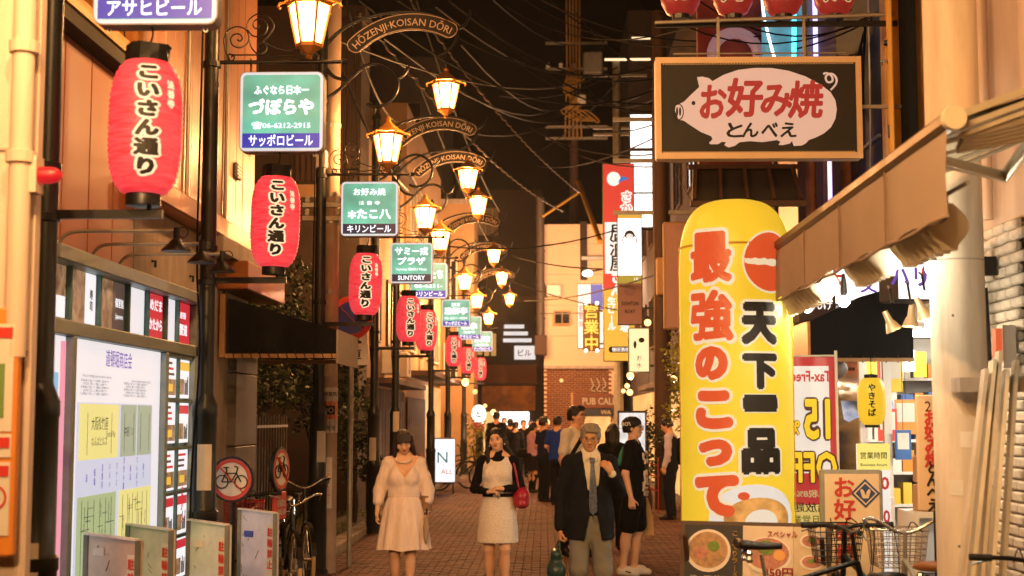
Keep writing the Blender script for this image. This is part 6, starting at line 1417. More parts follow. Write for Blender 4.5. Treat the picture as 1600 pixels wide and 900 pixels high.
# ------------------------------------------------------------------ people: smooth blended distance-field bodies
def _smin(a, b, k):
    h = np.clip(.5 + .5*(b-a)/k, 0, 1); return b + (a-b)*h - k*h*(1-h)
CLOTHN = {'bodice','jacket','trousers','shirt','tshirt','top','shorts','knit_top','dress_front','waistcoat'}
class Field:
    """union of tapered capsules and ellipsoids, blended; meshed with surface nets"""
    def __init__(s): s.p = []; s.cuts = []
    def cap(s, a, b, r1, r2, k=.02, flat=None): s.p.append(('c', Vector(a), Vector(b), r1, r2, k, flat)); return s
    def chain(s, pts, rs, k=.02, flat=None):
        for i in range(len(pts)-1): s.cap(pts[i], pts[i+1], rs[i], rs[i+1], k, flat)
        return s
    def ell(s, c, r, k=.02, M=None): s.p.append(('e', Vector(c), r, k, M)); return s
    def cut(s, f): s.cuts.append(f); return s
    def mesh(s, h):
        lo = np.full(3, 1e9); hi = -lo
        for q in s.p:
            if q[0] == 'c':
                for e, r in ((q[1], q[3]), (q[2], q[4])): lo = np.minimum(lo, np.array(e)-r-.03); hi = np.maximum(hi, np.array(e)+r+.03)
            else:
                m = max(q[2]); lo = np.minimum(lo, np.array(q[1])-m-.03); hi = np.maximum(hi, np.array(q[1])+m+.03)
        n = np.ceil((hi-lo)/h).astype(int)+2
        ax = [lo[i]+h*np.arange(n[i]) for i in range(3)]
        D = np.full(n, .2, dtype=np.float32)
        for q in s.p:
            if q[0] == 'c': a, b, r1, r2, k, flat = q[1:]; m = max(r1, r2)*1.0+.06; l2 = np.minimum(a, b)-m; h2 = np.maximum(a, b)+m
            else: c, r, k, M = q[1:]; m = max(r)+.06; l2 = np.array(c)-m; h2 = np.array(c)+m
            i0 = np.maximum(((l2-lo)/h).astype(int), 0); i1 = np.minimum(((h2-lo)/h).astype(int)+2, n)
            sl = tuple(slice(i0[i], i1[i]) for i in range(3))
            X, Y, Z = np.meshgrid(*[ax[i][sl[i]] for i in range(3)], indexing='ij')
            if q[0] == 'c':
                fx, fy = flat or (1, 1)
                ab = np.array([(b.x-a.x)/fx, (b.y-a.y)/fy, b.z-a.z]); px_, py_, pz_ = (X-a.x)/fx, (Y-a.y)/fy, Z-a.z
                t = np.clip((px_*ab[0]+py_*ab[1]+pz_*ab[2])/max(1e-9, float(ab@ab)), 0, 1)
                d = np.sqrt((px_-ab[0]*t)**2+(py_-ab[1]*t)**2+(pz_-ab[2]*t)**2) - (r1+(r2-r1)*t)
                d = d*min(fx, fy, 1.0)
            else:
                P = np.stack([X-c.x, Y-c.y, Z-c.z], -1)
                if M is not None: P = P @ np.array(M.to_3x3())
                k0 = np.sqrt(((P/np.array(r))**2).sum(-1)); k1 = np.sqrt(((P/np.array(r)**2)**2).sum(-1))+1e-9
                d = k0*(k0-1)/k1
            D[sl] = _smin(D[sl], d.astype(np.float32), k)
        if s.cuts:
            X, Y, Z = np.meshgrid(*ax, indexing='ij')
            for f in s.cuts: D = np.maximum(D, f(X, Y, Z).astype(np.float32))
        S = D < 0
        nx, ny, nz = n
        c = S[:-1,:-1,:-1].astype(np.int8)
        tot = sum(S[i:nx-1+i, j:ny-1+j, k:nz-1+k].astype(np.int8) for i in (0,1) for j in (0,1) for k in (0,1))
        act = (tot > 0) & (tot < 8); idx = -np.ones(act.shape, int); cells = np.argwhere(act); idx[act] = np.arange(len(cells))
        acc = np.zeros((len(cells),3)); cnt = np.zeros(len(cells)); ci, cj, ck = cells.T
        offs = [(0,0,0),(1,0,0),(0,1,0),(1,1,0),(0,0,1),(1,0,1),(0,1,1),(1,1,1)]
        for a_ in range(8):
            for b_ in range(a_+1, 8):
                if bin(a_ ^ b_).count('1') != 1: continue
                oa, ob = offs[a_], offs[b_]
                da = D[ci+oa[0], cj+oa[1], ck+oa[2]]; db = D[ci+ob[0], cj+ob[1], ck+ob[2]]
                x = (da < 0) != (db < 0); t = np.where(x, da/np.where(x, da-db, 1), 0)
                p = np.array(oa)[None]+(np.array(ob)-np.array(oa))[None]*t[:,None]
                acc += np.where(x[:,None], p, 0); cnt += x
        V = lo + h*(cells + acc/cnt[:,None]); F = []
        for ax_, (u, v) in enumerate(((1,2),(2,0),(0,1))):
            e = np.zeros(3, int); e[ax_] = 1
            A = S[:nx-e[0], :ny-e[1], :nz-e[2]]; B = S[e[0]:, e[1]:, e[2]:]
            for flip, msk in ((0, A & ~B), (1, ~A & B)):
                P = np.argwhere(msk); du = np.zeros(3, int); dv = np.zeros(3, int); du[u] = 1; dv[v] = 1
                P = P[(P >= (du+dv)).all(1)]
                P = P[((P+0) < np.array(act.shape)).all(1)]
                if not len(P): continue
                g = lambda Q: idx[Q[:,0], Q[:,1], Q[:,2]]
                q = np.stack([g(P-du-dv), g(P-dv), g(P), g(P-du)], 1)
                F.append(q[:, ::-1] if flip else q)
        F = np.concatenate(F); F = F[(F >= 0).all(1)]
        return V, F
    def build(s, name, m, parent, h=.012):
        V, F = s.mesh(h); me = bpy.data.meshes.new(name); me.from_pydata(V.tolist(), [], F.tolist()); me.materials.append(m); me.shade_smooth(); me.update()
        amp = .0065 if name in CLOTHN else .0045 if name == 'hair' else 0
        if amp:
            from mathutils import noise
            N_ = np.zeros(len(me.vertices)*3); me.vertex_normals.foreach_get('vector', N_); N_ = N_.reshape(-1,3); d = np.zeros(len(V))
            for q in range(len(V)):
                x, y, z = V[q]
                d[q] = noise.noise((x*75, y*75, z*10)) if name == 'hair' else noise.noise((x*13+z*4, y*13, z*9-x*5)) + .5*noise.noise((x*30-z*9, y*30, z*17+x*12))
            me.vertices.foreach_set('co', (V + N_*(amp*d)[:,None]).astype(np.float32).ravel())
            me.update()
        return obj(name, me, parent)

def skin(name, col): return mat(name, col, .5, var=.06, scale=20, spec=.35)
def cloth(name, col, **k): return mat(name, col, k.pop('rough', .85), var=k.pop('var', .15), scale=k.pop('scale', 6), bump=k.pop('bump', .35), bscale=k.pop('bscale', 22), spec=.2, **k)
M_skinA = skin('skin_warm', '#d9a582'); M_skinB = skin('skin_fair', '#e0b08e'); M_skinC = skin('skin_tan', '#c99470')
M_hairB = mat('hair_black', '#17110d', .4, var=.4, scale=30, stretch=(6,6,.6), bump=.4, bscale=60, spec=.5); M_hairBr = mat('hair_brown', '#2e1c12', .4, var=.4, scale=30, stretch=(6,6,.6), bump=.4, bscale=60); M_hairG = mat('hair_grey', '#a89d8c', .5, var=.5, scale=40, stretch=(6,6,.8), bump=.5, bscale=60, col2='#6a6258')
M_eyew = mat('eye_white', '#d8cfc4', .3); M_eyed = mat('eye_dark', '#120c08', .2); M_lip = mat('lips', '#a8463e', .4); M_lipm = mat('lips_pale', '#b0705c', .5)

V3 = Vector
def hand(F, w_, d, n, curl=25, k=1.0, side=1):
    """palm and five fingers; w_ wrist, d finger direction, n palm normal (fingers curl to n); side +1 puts the thumb on n x d"""
    d = V3(d).normalized(); n = (V3(n) - d*V3(n).dot(d)).normalized(); s_ = n.cross(d)*side; w_ = V3(w_)
    offs = (-.030,-.010,.010,.029); lens = (.058,.074,.080,.070)
    for o, L in zip(offs, lens):
        kn = w_ + d*.088*k + s_*o*k; F.cap(w_ + s_*o*.5*k + d*.01, kn, .0155*k, .0125*k, .012)
        p = kn; a = R(curl)
        for j, fr_ in enumerate((.45,.32,.23)):
            dd = d*math.cos(a) + n*math.sin(a); q = p + dd*L*fr_*k; F.cap(p, q, (.0098-.001*j)*k, (.009-.001*j)*k, .003); p = q; a += R(curl)
    th = w_ + d*.03*k + s_*.028*k; dd = (d*.65+s_*.7+n*.35).normalized(); q = th + dd*.042*k; F.cap(w_+d*.015, th, .016*k, .015*k, .01); F.cap(th, q, .0135*k, .011*k, .005)
    F.cap(q, q + (dd*.4+d*.6+n*.35).normalized()*.032*k, .0108*k, .0085*k, .003)

def person(label, loc, rz, Hh, P, look, group=None, h=.012, female=False, parts=None, head=(0,0,0), skinm=M_skinA, face=True, fat=1.0, handh=True):
    """P: joint positions for a 1.70 m figure facing -Y; scaled to height Hh"""
    t = thing('person', label, 'person', loc, rz, group); k = Hh/1.70; t.scale = (k,k,k)
    J = dict(hipL=(.085,0,.90), hipR=(-.085,0,.90), kneeL=(.09,-.02,.49), kneeR=(-.09,-.02,.49), ankL=(.09,.02,.085), ankR=(-.09,.02,.085), shL=(.175,.01,1.385), shR=(-.175,.01,1.385),
             elL=(.23,.03,1.10), elR=(-.23,.03,1.10), wrL=(.235,-.05,.86), wrR=(-.235,-.05,.86), toeL=(.10,-.13,.03), toeR=(-.10,-.13,.03), lean=0, hdL=((0,-.1,-1),(-1,0,0)), hdR=((0,-.1,-1),(1,0,0)), curlL=25, curlR=25)
    if female: J.update(shL=(.155,.01,1.375), shR=(-.155,.01,1.375), elL=(.205,.03,1.10), elR=(-.205,.03,1.10), wrL=(.21,-.05,.87), wrR=(-.21,-.05,.87))
    J.update(P); J = {a: (V3(b) if isinstance(b, tuple) and len(b) == 3 and not isinstance(b[0], tuple) else b) for a, b in J.items()}
    J['neck'] = V3((0,.015,1.43)); hm = Matrix.Translation((0,-.005,1.475)) @ Euler([R(x) for x in head]).to_matrix().to_4x4(); J['hm'] = hm
    HP = lambda x, y, z: hm @ V3((x, y, z+.11)); J['HP'] = HP
    B = Field(); wa = .125 if female else .138
    B.chain([(0,.01,.92),(0,.0,1.02),(0,0,1.12),(0,.005,1.25),(0,.015,1.36)], [.150*fat if female else .145*fat, (.135 if female else .142)*fat, (wa-.005)*fat, wa*1.05, .115], .03, (1.05,.72))
    if female:
        for s_ in (-1,1): B.ell((s_*.07,-.075,1.245), (.062,.055,.06), .03)
    B.chain([J['shL'],(.05,.015,1.415),(-.05,.015,1.415),J['shR']], [.052,.055,.055,.052], .03)
    B.chain([(0,.02,1.40),(0,.005,1.52)], [.056,.05], .025)
    for s_ in 'LR':
        lg = 1.0 if not female else .95
        B.chain([J['hip'+s_],J['knee'+s_],J['ank'+s_]], [.088*lg,.055*lg,.036*lg], .03)
        kn, an = J['knee'+s_], J['ank'+s_]; B.ell(tuple(kn.lerp(an,.32)+V3((0,.015,0))), (.048*lg,.052*lg,.11), .03)
        B.chain([an,J['toe'+s_]], [.038,.03], .02); B.cap(an+V3((0,.03,-.045)), J['toe'+s_], .03, .028, .02)
        B.chain([J['sh'+s_],J['el'+s_],J['wr'+s_]], [.05,.040,.026] if not female else [.045,.036,.023], .02)
        hd = J['hd'+s_]; hand(B, J['wr'+s_], hd[0], hd[1], J['curl'+s_], .98 if not female else .88, side=(1 if s_ == 'L' else -1))
    # head
    B.ell(HP(0,.012,.022), (.075,.092,.092), .02, hm); B.ell(HP(0,-.022,-.035), (.056,.062,.072), .025, hm); B.ell(HP(0,-.055,-.078), (.026,.024,.022), .025, hm)
    if face:
        B.cap(HP(0,-.083,.008), HP(0,-.100,-.025), .007, .0125, .012); B.cap(HP(-.01,-.090,-.028), HP(.01,-.090,-.028), .009, .009, .008)
        B.cap(HP(-.03,-.074,.030), HP(.03,-.074,.030), .014, .014, .015)
        for s_ in (-1,1): B.ell(HP(s_*.045,-.055,-.022), (.022,.022,.02), .02, hm)
    for s_ in (-1,1): B.ell(HP(s_*.074,.012,-.005), (.010,.020,.030), .008, hm)
    J['B'] = B
    body = B.build('body', skinm, t, h)
    if face:
        for s_ in (-1,1):
            e = MB().sphere((0,0,0), (.0135,.006,.0062), 12, 8).build('eye', M_eyew, t, True); e.matrix_local = Matrix.Translation(HP(s_*.031,-.0835,.006)) @ Euler([R(x) for x in head]).to_matrix().to_4x4()
            MB().sphere((0,-.0045,0), (.0062,.004,.0058), 10, 6).build('iris', M_eyed, e, True)
            pts = [HP(s_*(.014+.008*i), -.090+.0015*i*i*.9, .0135+.0035*math.sin(i*.8)) for i in range(5)]; MB().tube(pts, [.0016,.002,.002,.0018,.001], 5).build('eyelash', M_eyed, t)
            pts = [HP(s_*(.013+.009*i), -.0915+.0016*i*i*.8, .027+.003*math.sin(i*.9)) for i in range(5)]; MB().tube(pts, [.0022,.003,.003,.0026,.0015], 6).build('eyebrow', look.get('brow', M_hairB), t)
        lm = MB(); lm.tube([HP(x,-.0905+abs(x)*.35,-.053-.002*abs(x)/.02) for x in (-.021,-.011,0,.011,.021)], [.002,.0042,.0046,.0042,.002], 6); lm.tube([HP(x,-.0895+abs(x)*.35,-.0605+.003*abs(x)/.02) for x in (-.018,-.009,0,.009,.018)], [.002,.0048,.0054,.0048,.002], 6)
        lm.build('lips', look.get('lips', M_lipm), t, True)
    return t, J

def hair(t, J, m, style, h=.010):
    HP, hm = J['HP'], J['hm']; F = Field()
    F.ell(HP(0,.022,.034), (.086,.100,.094), .02, hm); F.ell(HP(0,.045,-.02), (.078,.07,.085), .03, hm)
    inv = hm.inverted(); iv = np.array(inv)
    def loc(X, Y, Z): return [iv[i,0]*X+iv[i,1]*Y+iv[i,2]*Z+iv[i,3] for i in range(3)]
    fw, ft = {'short': (.068,.062), 'bangs': (.062,.035), 'side': (.064,.055), 'long': (.066,.061), 'back': (.05,.05)}[style]
    def cutface(X, Y, Z):
        x, y, z = loc(X, Y, Z); z = z-.11
        d = np.sqrt((x/fw)**2 + ((z+.04)/(ft+.04))**2) ; return np.where(y < .01, (1-d)*.05, -.1)
    F.cut(cutface)
    if style in ('short', 'side'):
        def cutneck(X, Y, Z): x, y, z = loc(X, Y, Z); return (-.045 - (z-.11)) - .35*(y-.03)*0 + np.where(y < -.005, .03, 0)
        F.cut(cutneck)
        for a in range(14): 
            an = a*.9; F.cap(HP(.05*math.cos(an),.02+.05*math.sin(an),.108), HP(.075*math.cos(an+.3),.015+.08*math.sin(an+.3),.075), .014,.012,.01)
        if style == 'side': 
            for s_ in range(5): F.cap(HP(-.05+.02*s_,-.05,.108), HP(-.03+.022*s_,-.088,.072), .016,.01,.01)
    if style == 'bangs':
        for i in range(7): F.cap(HP(-.06+.02*i,-.045,.10), HP(-.063+.021*i,-.093+.25*abs(-.06+.02*i)**1.4*3,.035), .018,.010,.01)
    for pts, rs in J.get('locks', []): F.chain([HP(*p) for p in pts], rs, .012)
    return F.build('hair', m, t, h)

def tube_cloth(name, m, t, segs, h=.012, k=.02, cuts=(), flat=None):
    F = Field()
    for pts, rs, *fl in segs: F.chain(pts, rs, k, fl[0] if fl else None)
    for c in cuts: F.cut(c)
    return F.build(name, m, t, h)
def shoes(t, J, m, h=.012, sole=None):
    for s_ in 'LR':
        F = Field(); a, q = J['ank'+s_], J['toe'+s_]; F.cap(a+V3((0,.028,-.045)), q+V3((0,0,.004)), .040, .040, .02); F.cap(a+V3((0,.01,-.02)), q.lerp(a,.4)+V3((0,0,.02)), .045, .036, .02); F.cut(lambda X,Y,Z: .002-Z)
        F.build('shoe', m, t, h)
def skirt(name, m, t, rings, npl, amp, n=72):
    """rings of (z, rx, ry, cy); pleats grow towards the hem"""
    N = len(rings); rr_ = []
    for i, (z, rx, ry, cy_) in enumerate(rings):
        u = i/(N-1); rr_.append([((rx*(1+amp*u*math.sin(npl*a+.6*math.sin(2*a)+u*.5)))*math.cos(a), cy_+(ry*(1+amp*u*math.sin(npl*a+.6*math.sin(2*a)+u*.5)))*math.sin(a), z+.006*u*math.sin(5*a)) for a in [2*math.pi*j/n for j in range(n)]])
    return MB().loft(rr_, cap=False).build(name, m, t, True)

PEOPLE_Y = {}
# --- woman in the beige wrap dress, left
Y = 13.4; P = px(632, 652, Y)
t, J = person('woman in beige wrap dress with pearls looking down, walking at left', (P.x, Y, 0), R(2), 1.60,
    dict(elL=(.24,.03,1.10), wrL=(.235,-.03,.88), elR=(-.245,.02,1.10), wrR=(-.265,-.03,.87), hdL=((0,-.25,-1),(-.9,.2,0)), hdR=((-.02,-.2,-1),(1,0,0)), curlL=55, curlR=35, kneeR=(-.085,-.06,.49), ankR=(-.075,.06,.12), toeR=(-.075,-.08,.03), kneeL=(.075,-.05,.49), ankL=(.06,-.06,.085), toeL=(.07,-.20,.03)),
    dict(lips=M_lip), h=.0075, female=True, head=(22,-6,6), skinm=M_skinB, fat=.98)
M_beige_d = cloth('beige_dress', '#f0dacd', bump=.45, bscale=14, stretch=(3,3,.5))
J['locks'] = [([(s_*.07,.0,.04),(s_*.088,-.01,-.04),(s_*.097,-.02,-.11),(s_*.09,-.035,-.20)], [.03,.028,.024,.008]) for s_ in (-1,1)] + [([(0,.08,0),(0,.09,-.08),(0,.08,-.13)], [.05,.045,.02]), ([(.05,.06,0),(.07,.06,-.1),(.075,.05,-.15)], [.04,.03,.01]), ([(-.05,.06,0),(-.07,.06,-.1),(-.08,.05,-.15)], [.04,.03,.01])]
hair(t, J, M_hairBr, 'bangs', .009)
vcut = lambda X, Y, Z: np.where(Y < .0, (Z - (1.22 + 1.55*np.abs(X-.012)))*.5, Z-1.40-.0*X)
F = Field(); F.chain([(0,.01,1.00),(0,0,1.08),(0,.0,1.24),(0,.015,1.37)], [.148,.145,.152,.125], .03, (1.05,.76))
for s_ in (-1,1): F.ell((s_*.062,-.075,1.235), (.075,.055,.075), .05)
F.chain([(.155,.01,1.375),(0,.015,1.40),(-.155,.01,1.375)], [.062,.058,.062], .03)
for s_ in 'LR':
    sh, el, wr = J['sh'+s_], J['el'+s_], J['wr'+s_]; F.chain([sh, sh.lerp(el,.5), el, el.lerp(wr,.45)], [.062,.066,.066,.058], .02)
F.cut(vcut); F.build('bodice', M_beige_d, t, .0085)
for s_ in 'LR':
    el, wr = J['el'+s_], J['wr'+s_]; c0 = el.lerp(wr,.42); c1 = el.lerp(wr,.52); MB().tube([c0,c1], .052, 16).build('cuff', M_beige_d, t, 50)
MB().tube([(.135*1.12*math.cos(a), .008+.112*math.sin(a), 1.045) for a in [2*math.pi*i/36 for i in range(37)]], .014, 8).build('waistband', M_beige_d, t, True)
skirt('skirt', M_beige_d, t, [(1.05,.150,.115,.008),(1.0,.175,.14,.005),(.9,.205,.17,0),(.75,.232,.195,-.005),(.62,.252,.21,-.01),(.52,.262,.22,-.015)], 11, .075, 110)
MB().tube([(.075*math.cos(a)*1.02, -.045+.055*math.sin(a)-.02, 1.415+.035*math.sin(a)) for a in [2*math.pi*i/40 for i in range(41)]], .0075, 8).build('pearl_necklace', mat('pearl','#e8dcc8',.25), t, True)
for s_ in (-1,1): MB().sphere(J['HP'](s_*.078,.0,-.045), .009, 8, 6).build('earring', MATS['pearl'], t, True)
shoes(t, J, mat('shoe_beige','#b08a68',.5))
wr = J['wrL']; MB().tube([(wr.x+.03*math.cos(a), wr.y+.03*math.sin(a), wr.z+.01) for a in [2*math.pi*i/20 for i in range(21)]], .005, 6).build('bracelet', MATS['pearl'], t)
bag = MB(); bag.loft([[(-.03,-.14,0),(.02,-.14,0),(.02,.03,0),(-.03,.03,0)],[(-.02,-.10,.16),(.01,-.10,.16),(.01,.0,.16),(-.02,.0,.16)]])
o_ = thing('folded_umbrella', 'small pale folded umbrella held by the woman in beige', 'umbrella', (P.x+.235*.94, Y-.085, .55)); fo = MB(); fo.lathe([(.008,0),(.022,.05),(.03,.14),(.024,.22),(.010,.26)], 10); fo.v = [(x, y-.05*z/.26*0+(.26-z)*-.25, z) for x,y,z in fo.v]; fo.build('folds', mat('umbrella_cloth','#a8927a',.7,var=.3,stretch=(5,5,1)), o_, True); MB().lathe([(.009,.25),(.011,.32)], 8).build('handle', M_dkwood, o_)
st = thing('shoulder_bag', 'brown shoulder strap bag of the woman in beige', 'bag', (P.x+.20, Y+.06, .80)); MB().bbox((-.03,-.10,0),(.05,.13,.2),.02).build('pouch', mat('bag_tan','#8f6b4c',.6,var=.2), st); MB().tube(spline([(.03,-.02,.19),(.02,-.06,.45),(-.05,-.03,.585),(-.02,.06,.4),(.03,.06,.19)],6), .007, 6).build('strap', MATS['bag_tan'], st)

# --- woman in the white lace dress with black sleeves
Y = 13.7; P = px(778, 652, Y)
t, J = person('woman in white lace dress over black long sleeves, walking in the middle', (P.x, Y, 0), R(-4), 1.61,
    dict(elL=(.235,.02,1.10), wrL=(.075,-.175,1.10), elR=(-.245,.0,1.09), wrR=(-.085,-.185,1.07), hdL=((-.95,-.25,.12),(-.1,.3,-1)), hdR=((.95,-.25,.10),(.1,.3,-1)), curlL=42, curlR=42, kneeR=(-.085,-.03,.49), ankR=(-.085,.05,.09), toeR=(-.09,-.09,.03), kneeL=(.08,-.08,.50), ankL=(.075,-.02,.09), toeL=(.085,-.16,.03)),
    dict(lips=M_lip), h=.0075, female=True, head=(0,-8,-5), skinm=M_skinB)
J['locks'] = [([(-.07,.01,.05),(-.094,.005,-.03),(-.108,-.02,-.12),(-.10,-.05,-.19),(-.12,-.065,-.27)], [.024,.024,.028,.028,.010]), ([(.07,.01,.05),(.094,.01,-.03),(.105,.01,-.10),(.135,.02,-.17),(.16,.03,-.20)], [.024,.023,.028,.026,.008]), ([(0,.08,0),(0,.09,-.1),(0,.08,-.22)], [.06,.065,.04]), ([(-.06,.06,-.05),(-.09,.05,-.16),(-.09,.03,-.25)], [.04,.04,.015]), ([(.06,.06,-.05),(.09,.05,-.15),(.11,.05,-.2)], [.04,.04,.015])]
hair(t, J, M_hairB, 'long', .009)
M_blk_knit = cloth('black_knit', '#141216', bump=.2); 
M_lace = mat('white_lace', '#f2e8dd', .8, var=.22, scale=60, bump=.5, bscale=90)
F = Field(); F.chain([(0,.01,1.0),(0,.0,1.12),(0,.0,1.24),(0,.015,1.36)], [.138,.128,.142,.118], .03, (1.05,.76)); F.chain([(.155,.01,1.375),(0,.015,1.405),(-.155,.01,1.375)], [.056,.056,.056], .03); F.chain([(0,.02,1.40),(0,.012,1.465)], [.064,.058], .02)
for s_ in 'LR':
    sh, el, wr = J['sh'+s_], J['el'+s_], J['wr'+s_]; F.chain([sh, el, el.lerp(wr,.93)], [.053,.045,.034], .02)
F.build('knit_top', M_blk_knit, t, .0085)
F = Field(); F.chain([(0,.01,.98),(0,0,1.10),(0,.0,1.24),(0,.012,1.34)], [.150,.140,.156,.128], .03, (1.04,.80))
for s_ in (-1,1): F.ell((s_*.07,-.082,1.245), (.068,.055,.064), .03); F.cap((s_*.10,0,1.30), (s_*.10,.01,1.395), .06, .052, .03)
F.cut(lambda X,Y,Z: (np.abs(X)-.150)); F.cut(lambda X,Y,Z: (Z-1.415)); F.cut(lambda X,Y,Z: (.075-np.sqrt(X**2+((Z-1.43)/.85)**2)))
F.build('dress_front', M_lace, t, .0085)
skirt('skirt', M_lace, t, [(1.02,.150,.118,.006),(.95,.170,.138,.005),(.85,.188,.155,.003),(.7,.200,.168,0),(.58,.206,.175,-.004)], 6, .025, 90)
hm_ = MB()
for i in range(44):
    a = 2*math.pi*i/44; hm_.lathe([(.0,-.004),(.020,-.003),(.020,.003),(0,.004)], 8, M=Matrix.Translation((.206*1.0*math.cos(a), -.004+.176*math.sin(a), .575)) @ Matrix.Rotation(a,4,'Z') @ Matrix.Rotation(R(90),4,'Y'))
hm_.build('lace_hem', M_lace, t)
MB().loft([[(.158*math.cos(a)*1.0, .004+.126*math.sin(a), z) for a in [2*math.pi*i/40 for i in range(40)]] for z in (1.015,1.05)], cap=False).build('belt', M_blk_knit, t, True)
MB().box((-.035,-.132,1.018),(.035,-.125,1.047)).build('buckle', M_stick, t)
for s_ in (-1,1): MB().sphere(J['HP'](s_*.080,-.01,-.05), .009, 8, 6).build('earring', MATS['pearl'], t, True)
shoes(t, J, mat('shoe_black','#15120f',.4))
bgt = thing('red_handbag', 'crimson leather handbag on the arm of the woman in white', 'bag', (P.x+.225, Y-.0, .86)); F = Field(); F.ell((0,0,.10), (.085,.13,.10), .02); F.ell((.0,0,.03), (.075,.14,.045), .03); F.build('pouch', mat('bag_red','#a8283a',.35,var=.15), bgt, .01)
MB().tube(spline([(-.02,-.07,.17),(-.06,-.06,.38),(-.095,-.0,.48),(-.06,.07,.38),(-.02,.07,.17)],6), .010, 8).build('strap', MATS['bag_red'], bgt, True)

# --- grey haired businessman
Y = 11.7; P = px(921, 652, Y)
t, J = person('grey haired businessman in dark jacket and patterned tie, hand raised', (P.x, Y, 0), R(4), 1.66,
    dict(elR=(-.245,.03,1.10), wrR=(-.255,-.03,.83), hdR=((0,-.1,-1),(1,.1,0)), curlR=60, elL=(.255,.02,1.13), wrL=(.17,-.16,1.295), hdL=((-.55,-.25,.80),(-.5,.75,-.2)), curlL=35, kneeL=(.10,-.06,.49), ankL=(.11,-.02,.09), toeL=(.13,-.17,.03), kneeR=(-.10,-.07,.50), ankR=(-.10,.10,.11), toeR=(-.11,-.04,.03)),
    dict(brow=M_hairG), h=.0075, head=(8,3,-8), skinm=M_skinC, fat=1.04)
hair(t, J, M_hairG, 'side', .009)
M_jkt = cloth('navy_jacket', '#1b1d24', var=.2, bump=.3, bscale=10); M_trs = cloth('grey_trousers', '#7d7a76', bump=.4, bscale=12); M_shirt = cloth('white_shirt', '#e2d8c8', bump=.25)
tube_cloth('shirt', M_shirt, t, [([(0,.01,.98),(0,0,1.12),(0,.0,1.25),(0,.015,1.37)], [.155,.150,.152,.122], (1.05,.76)), ([(.15,.01,1.385),(0,.015,1.41),(-.15,.01,1.385)], [.055,.058,.055]), ([(0,.02,1.40),(0,.010,1.475)], [.068,.064]), ([J['elL'].lerp(J['wrL'],.5), J['elL'].lerp(J['wrL'],.97)], [.043,.036])], .009, .03)
F = Field(); F.chain([(0,.012,.62),(0,.010,.95),(0,.004,1.10),(0,.003,1.26),(0,.02,1.37)], [.205,.188,.168,.163,.130], .03, (1.06,.86)); F.chain([(.168,.012,1.39),(0,.022,1.42),(-.168,.012,1.39)], [.058,.060,.058], .03)
for s_, e in (('L',.86),('R',.93)):
    sh, el, wr = J['sh'+s_], J['el'+s_], J['wr'+s_]; F.chain([sh, el, el.lerp(wr,e)], [.061,.053,.045], .025)
F.cut(lambda X,Y,Z: np.where(Y < .0, ((.028+.045*np.clip((Z-1.0)/.4,0,1)+.045*np.clip((1.0-Z)/.26,0,1))-np.abs(X-.012)), np.where(Z > 1.38, .068-np.sqrt(X**2+(Y-.01)**2), -.1)))
F.cut(lambda X,Y,Z: .745-Z); F.build('jacket', M_jkt, t, .009)
for s_ in (-1,1):
    MB().prism([(0,0),(.055,.10),(.075,.22),(.03,.33),(.0,.36)], .006, Matrix.Translation((.015+s_*.02,-.148,1.03)) @ Matrix.Rotation(R(-8*s_),4,'Y') @ Matrix.Rotation(R(-12),4,'X') @ Matrix.Scale(s_,4,(1,0,0))).build('lapel', M_jkt, t)
    MB().prism([(0,0),(.05,-.045),(.062,.0),(.02,.03)], .005, Matrix.Translation((0,-.078,1.435)) @ Matrix.Rotation(R(-25),4,'X') @ Matrix.Scale(s_,4,(1,0,0))).build('collar', M_shirt, t)
M_tie = mat('tie_silk','#6d7896',.4,var=.7,scale=70,col2='#2a2f45')
tie = MB(); tie.loft([[(.012-w2,-.142-b_,z),(.012+w2,-.142-b_,z),(.012+w2,-.130-b_,z),(.012-w2,-.130-b_,z)] for z, w2, b_ in ((.955,.004,.0),(.985,.036,.002),(1.1,.033,.004),(1.25,.024,.002),(1.375,.015,-.035),(1.385,.020,-.04),(1.415,.024,-.05),(1.425,.018,-.055))]); tie.build('tie', M_tie, t)
MB().sphere((.0,-.172,.95), .01, 8, 6).build('button', M_black, t); MB().tube([(.15*1.05*math.cos(a), .01+.125*math.sin(a), .965) for a in [2*math.pi*i/30 for i in range(31)]], .017, 6).build('belt', M_black, t)
tube_cloth('trousers', M_trs, t, [([(0,.01,.97),(0,.01,.86)], [.156,.158], (1.06,.78)), ([J['hipL'],J['kneeL'],J['ankL']], [.100,.078,.068]), ([J['hipR'],J['kneeR'],J['ankR']], [.100,.078,.068])], .009, .025)
shoes(t, J, mat('shoe_brown','#2a1a12',.35))
gl = MB()
def glasses(t, J, r=.021):
    HP = J['HP']; gl = MB()
    for s_ in (-1,1): gl.tube([HP(s_*.032+r*1.15*math.cos(a), -.104, .004+r*.8*math.sin(a)) for a in [2*math.pi*i/18 for i in range(19)]], .0016, 5); gl.tube([HP(s_*.057,-.103,.008), HP(s_*.079,-.03,.008), HP(s_*.08,.01,.0)], .0016, 5)
    gl.tube([HP(-.009,-.105,.008), HP(.009,-.105,.008)], .0016, 5); gl.build('glasses', M_black, t)
glasses(t, J)
k = 1.66/1.7; hb = thing('green_handbag', 'dark green leather tote hanging from the businessman\'s hand', 'bag', (P.x-.255*k, Y-.045, .28)); M_gbag = mat('bag_green','#20403a',.4,var=.3,bump=.2)
F = Field(); F.chain([(-.03,-.09,.07),(-.03,-.075,.20),(-.03,-.06,.33)], [.072,.066,.038], .03); F.chain([(-.03,.09,.07),(-.03,.075,.20),(-.03,.06,.33)], [.072,.066,.038], .03)
for zz, rr_ in ((.07,.072),(.2,.066),(.33,.038)): F.cap((-.03,-.09,zz),(-.03,.09,zz),rr_,rr_,.03)
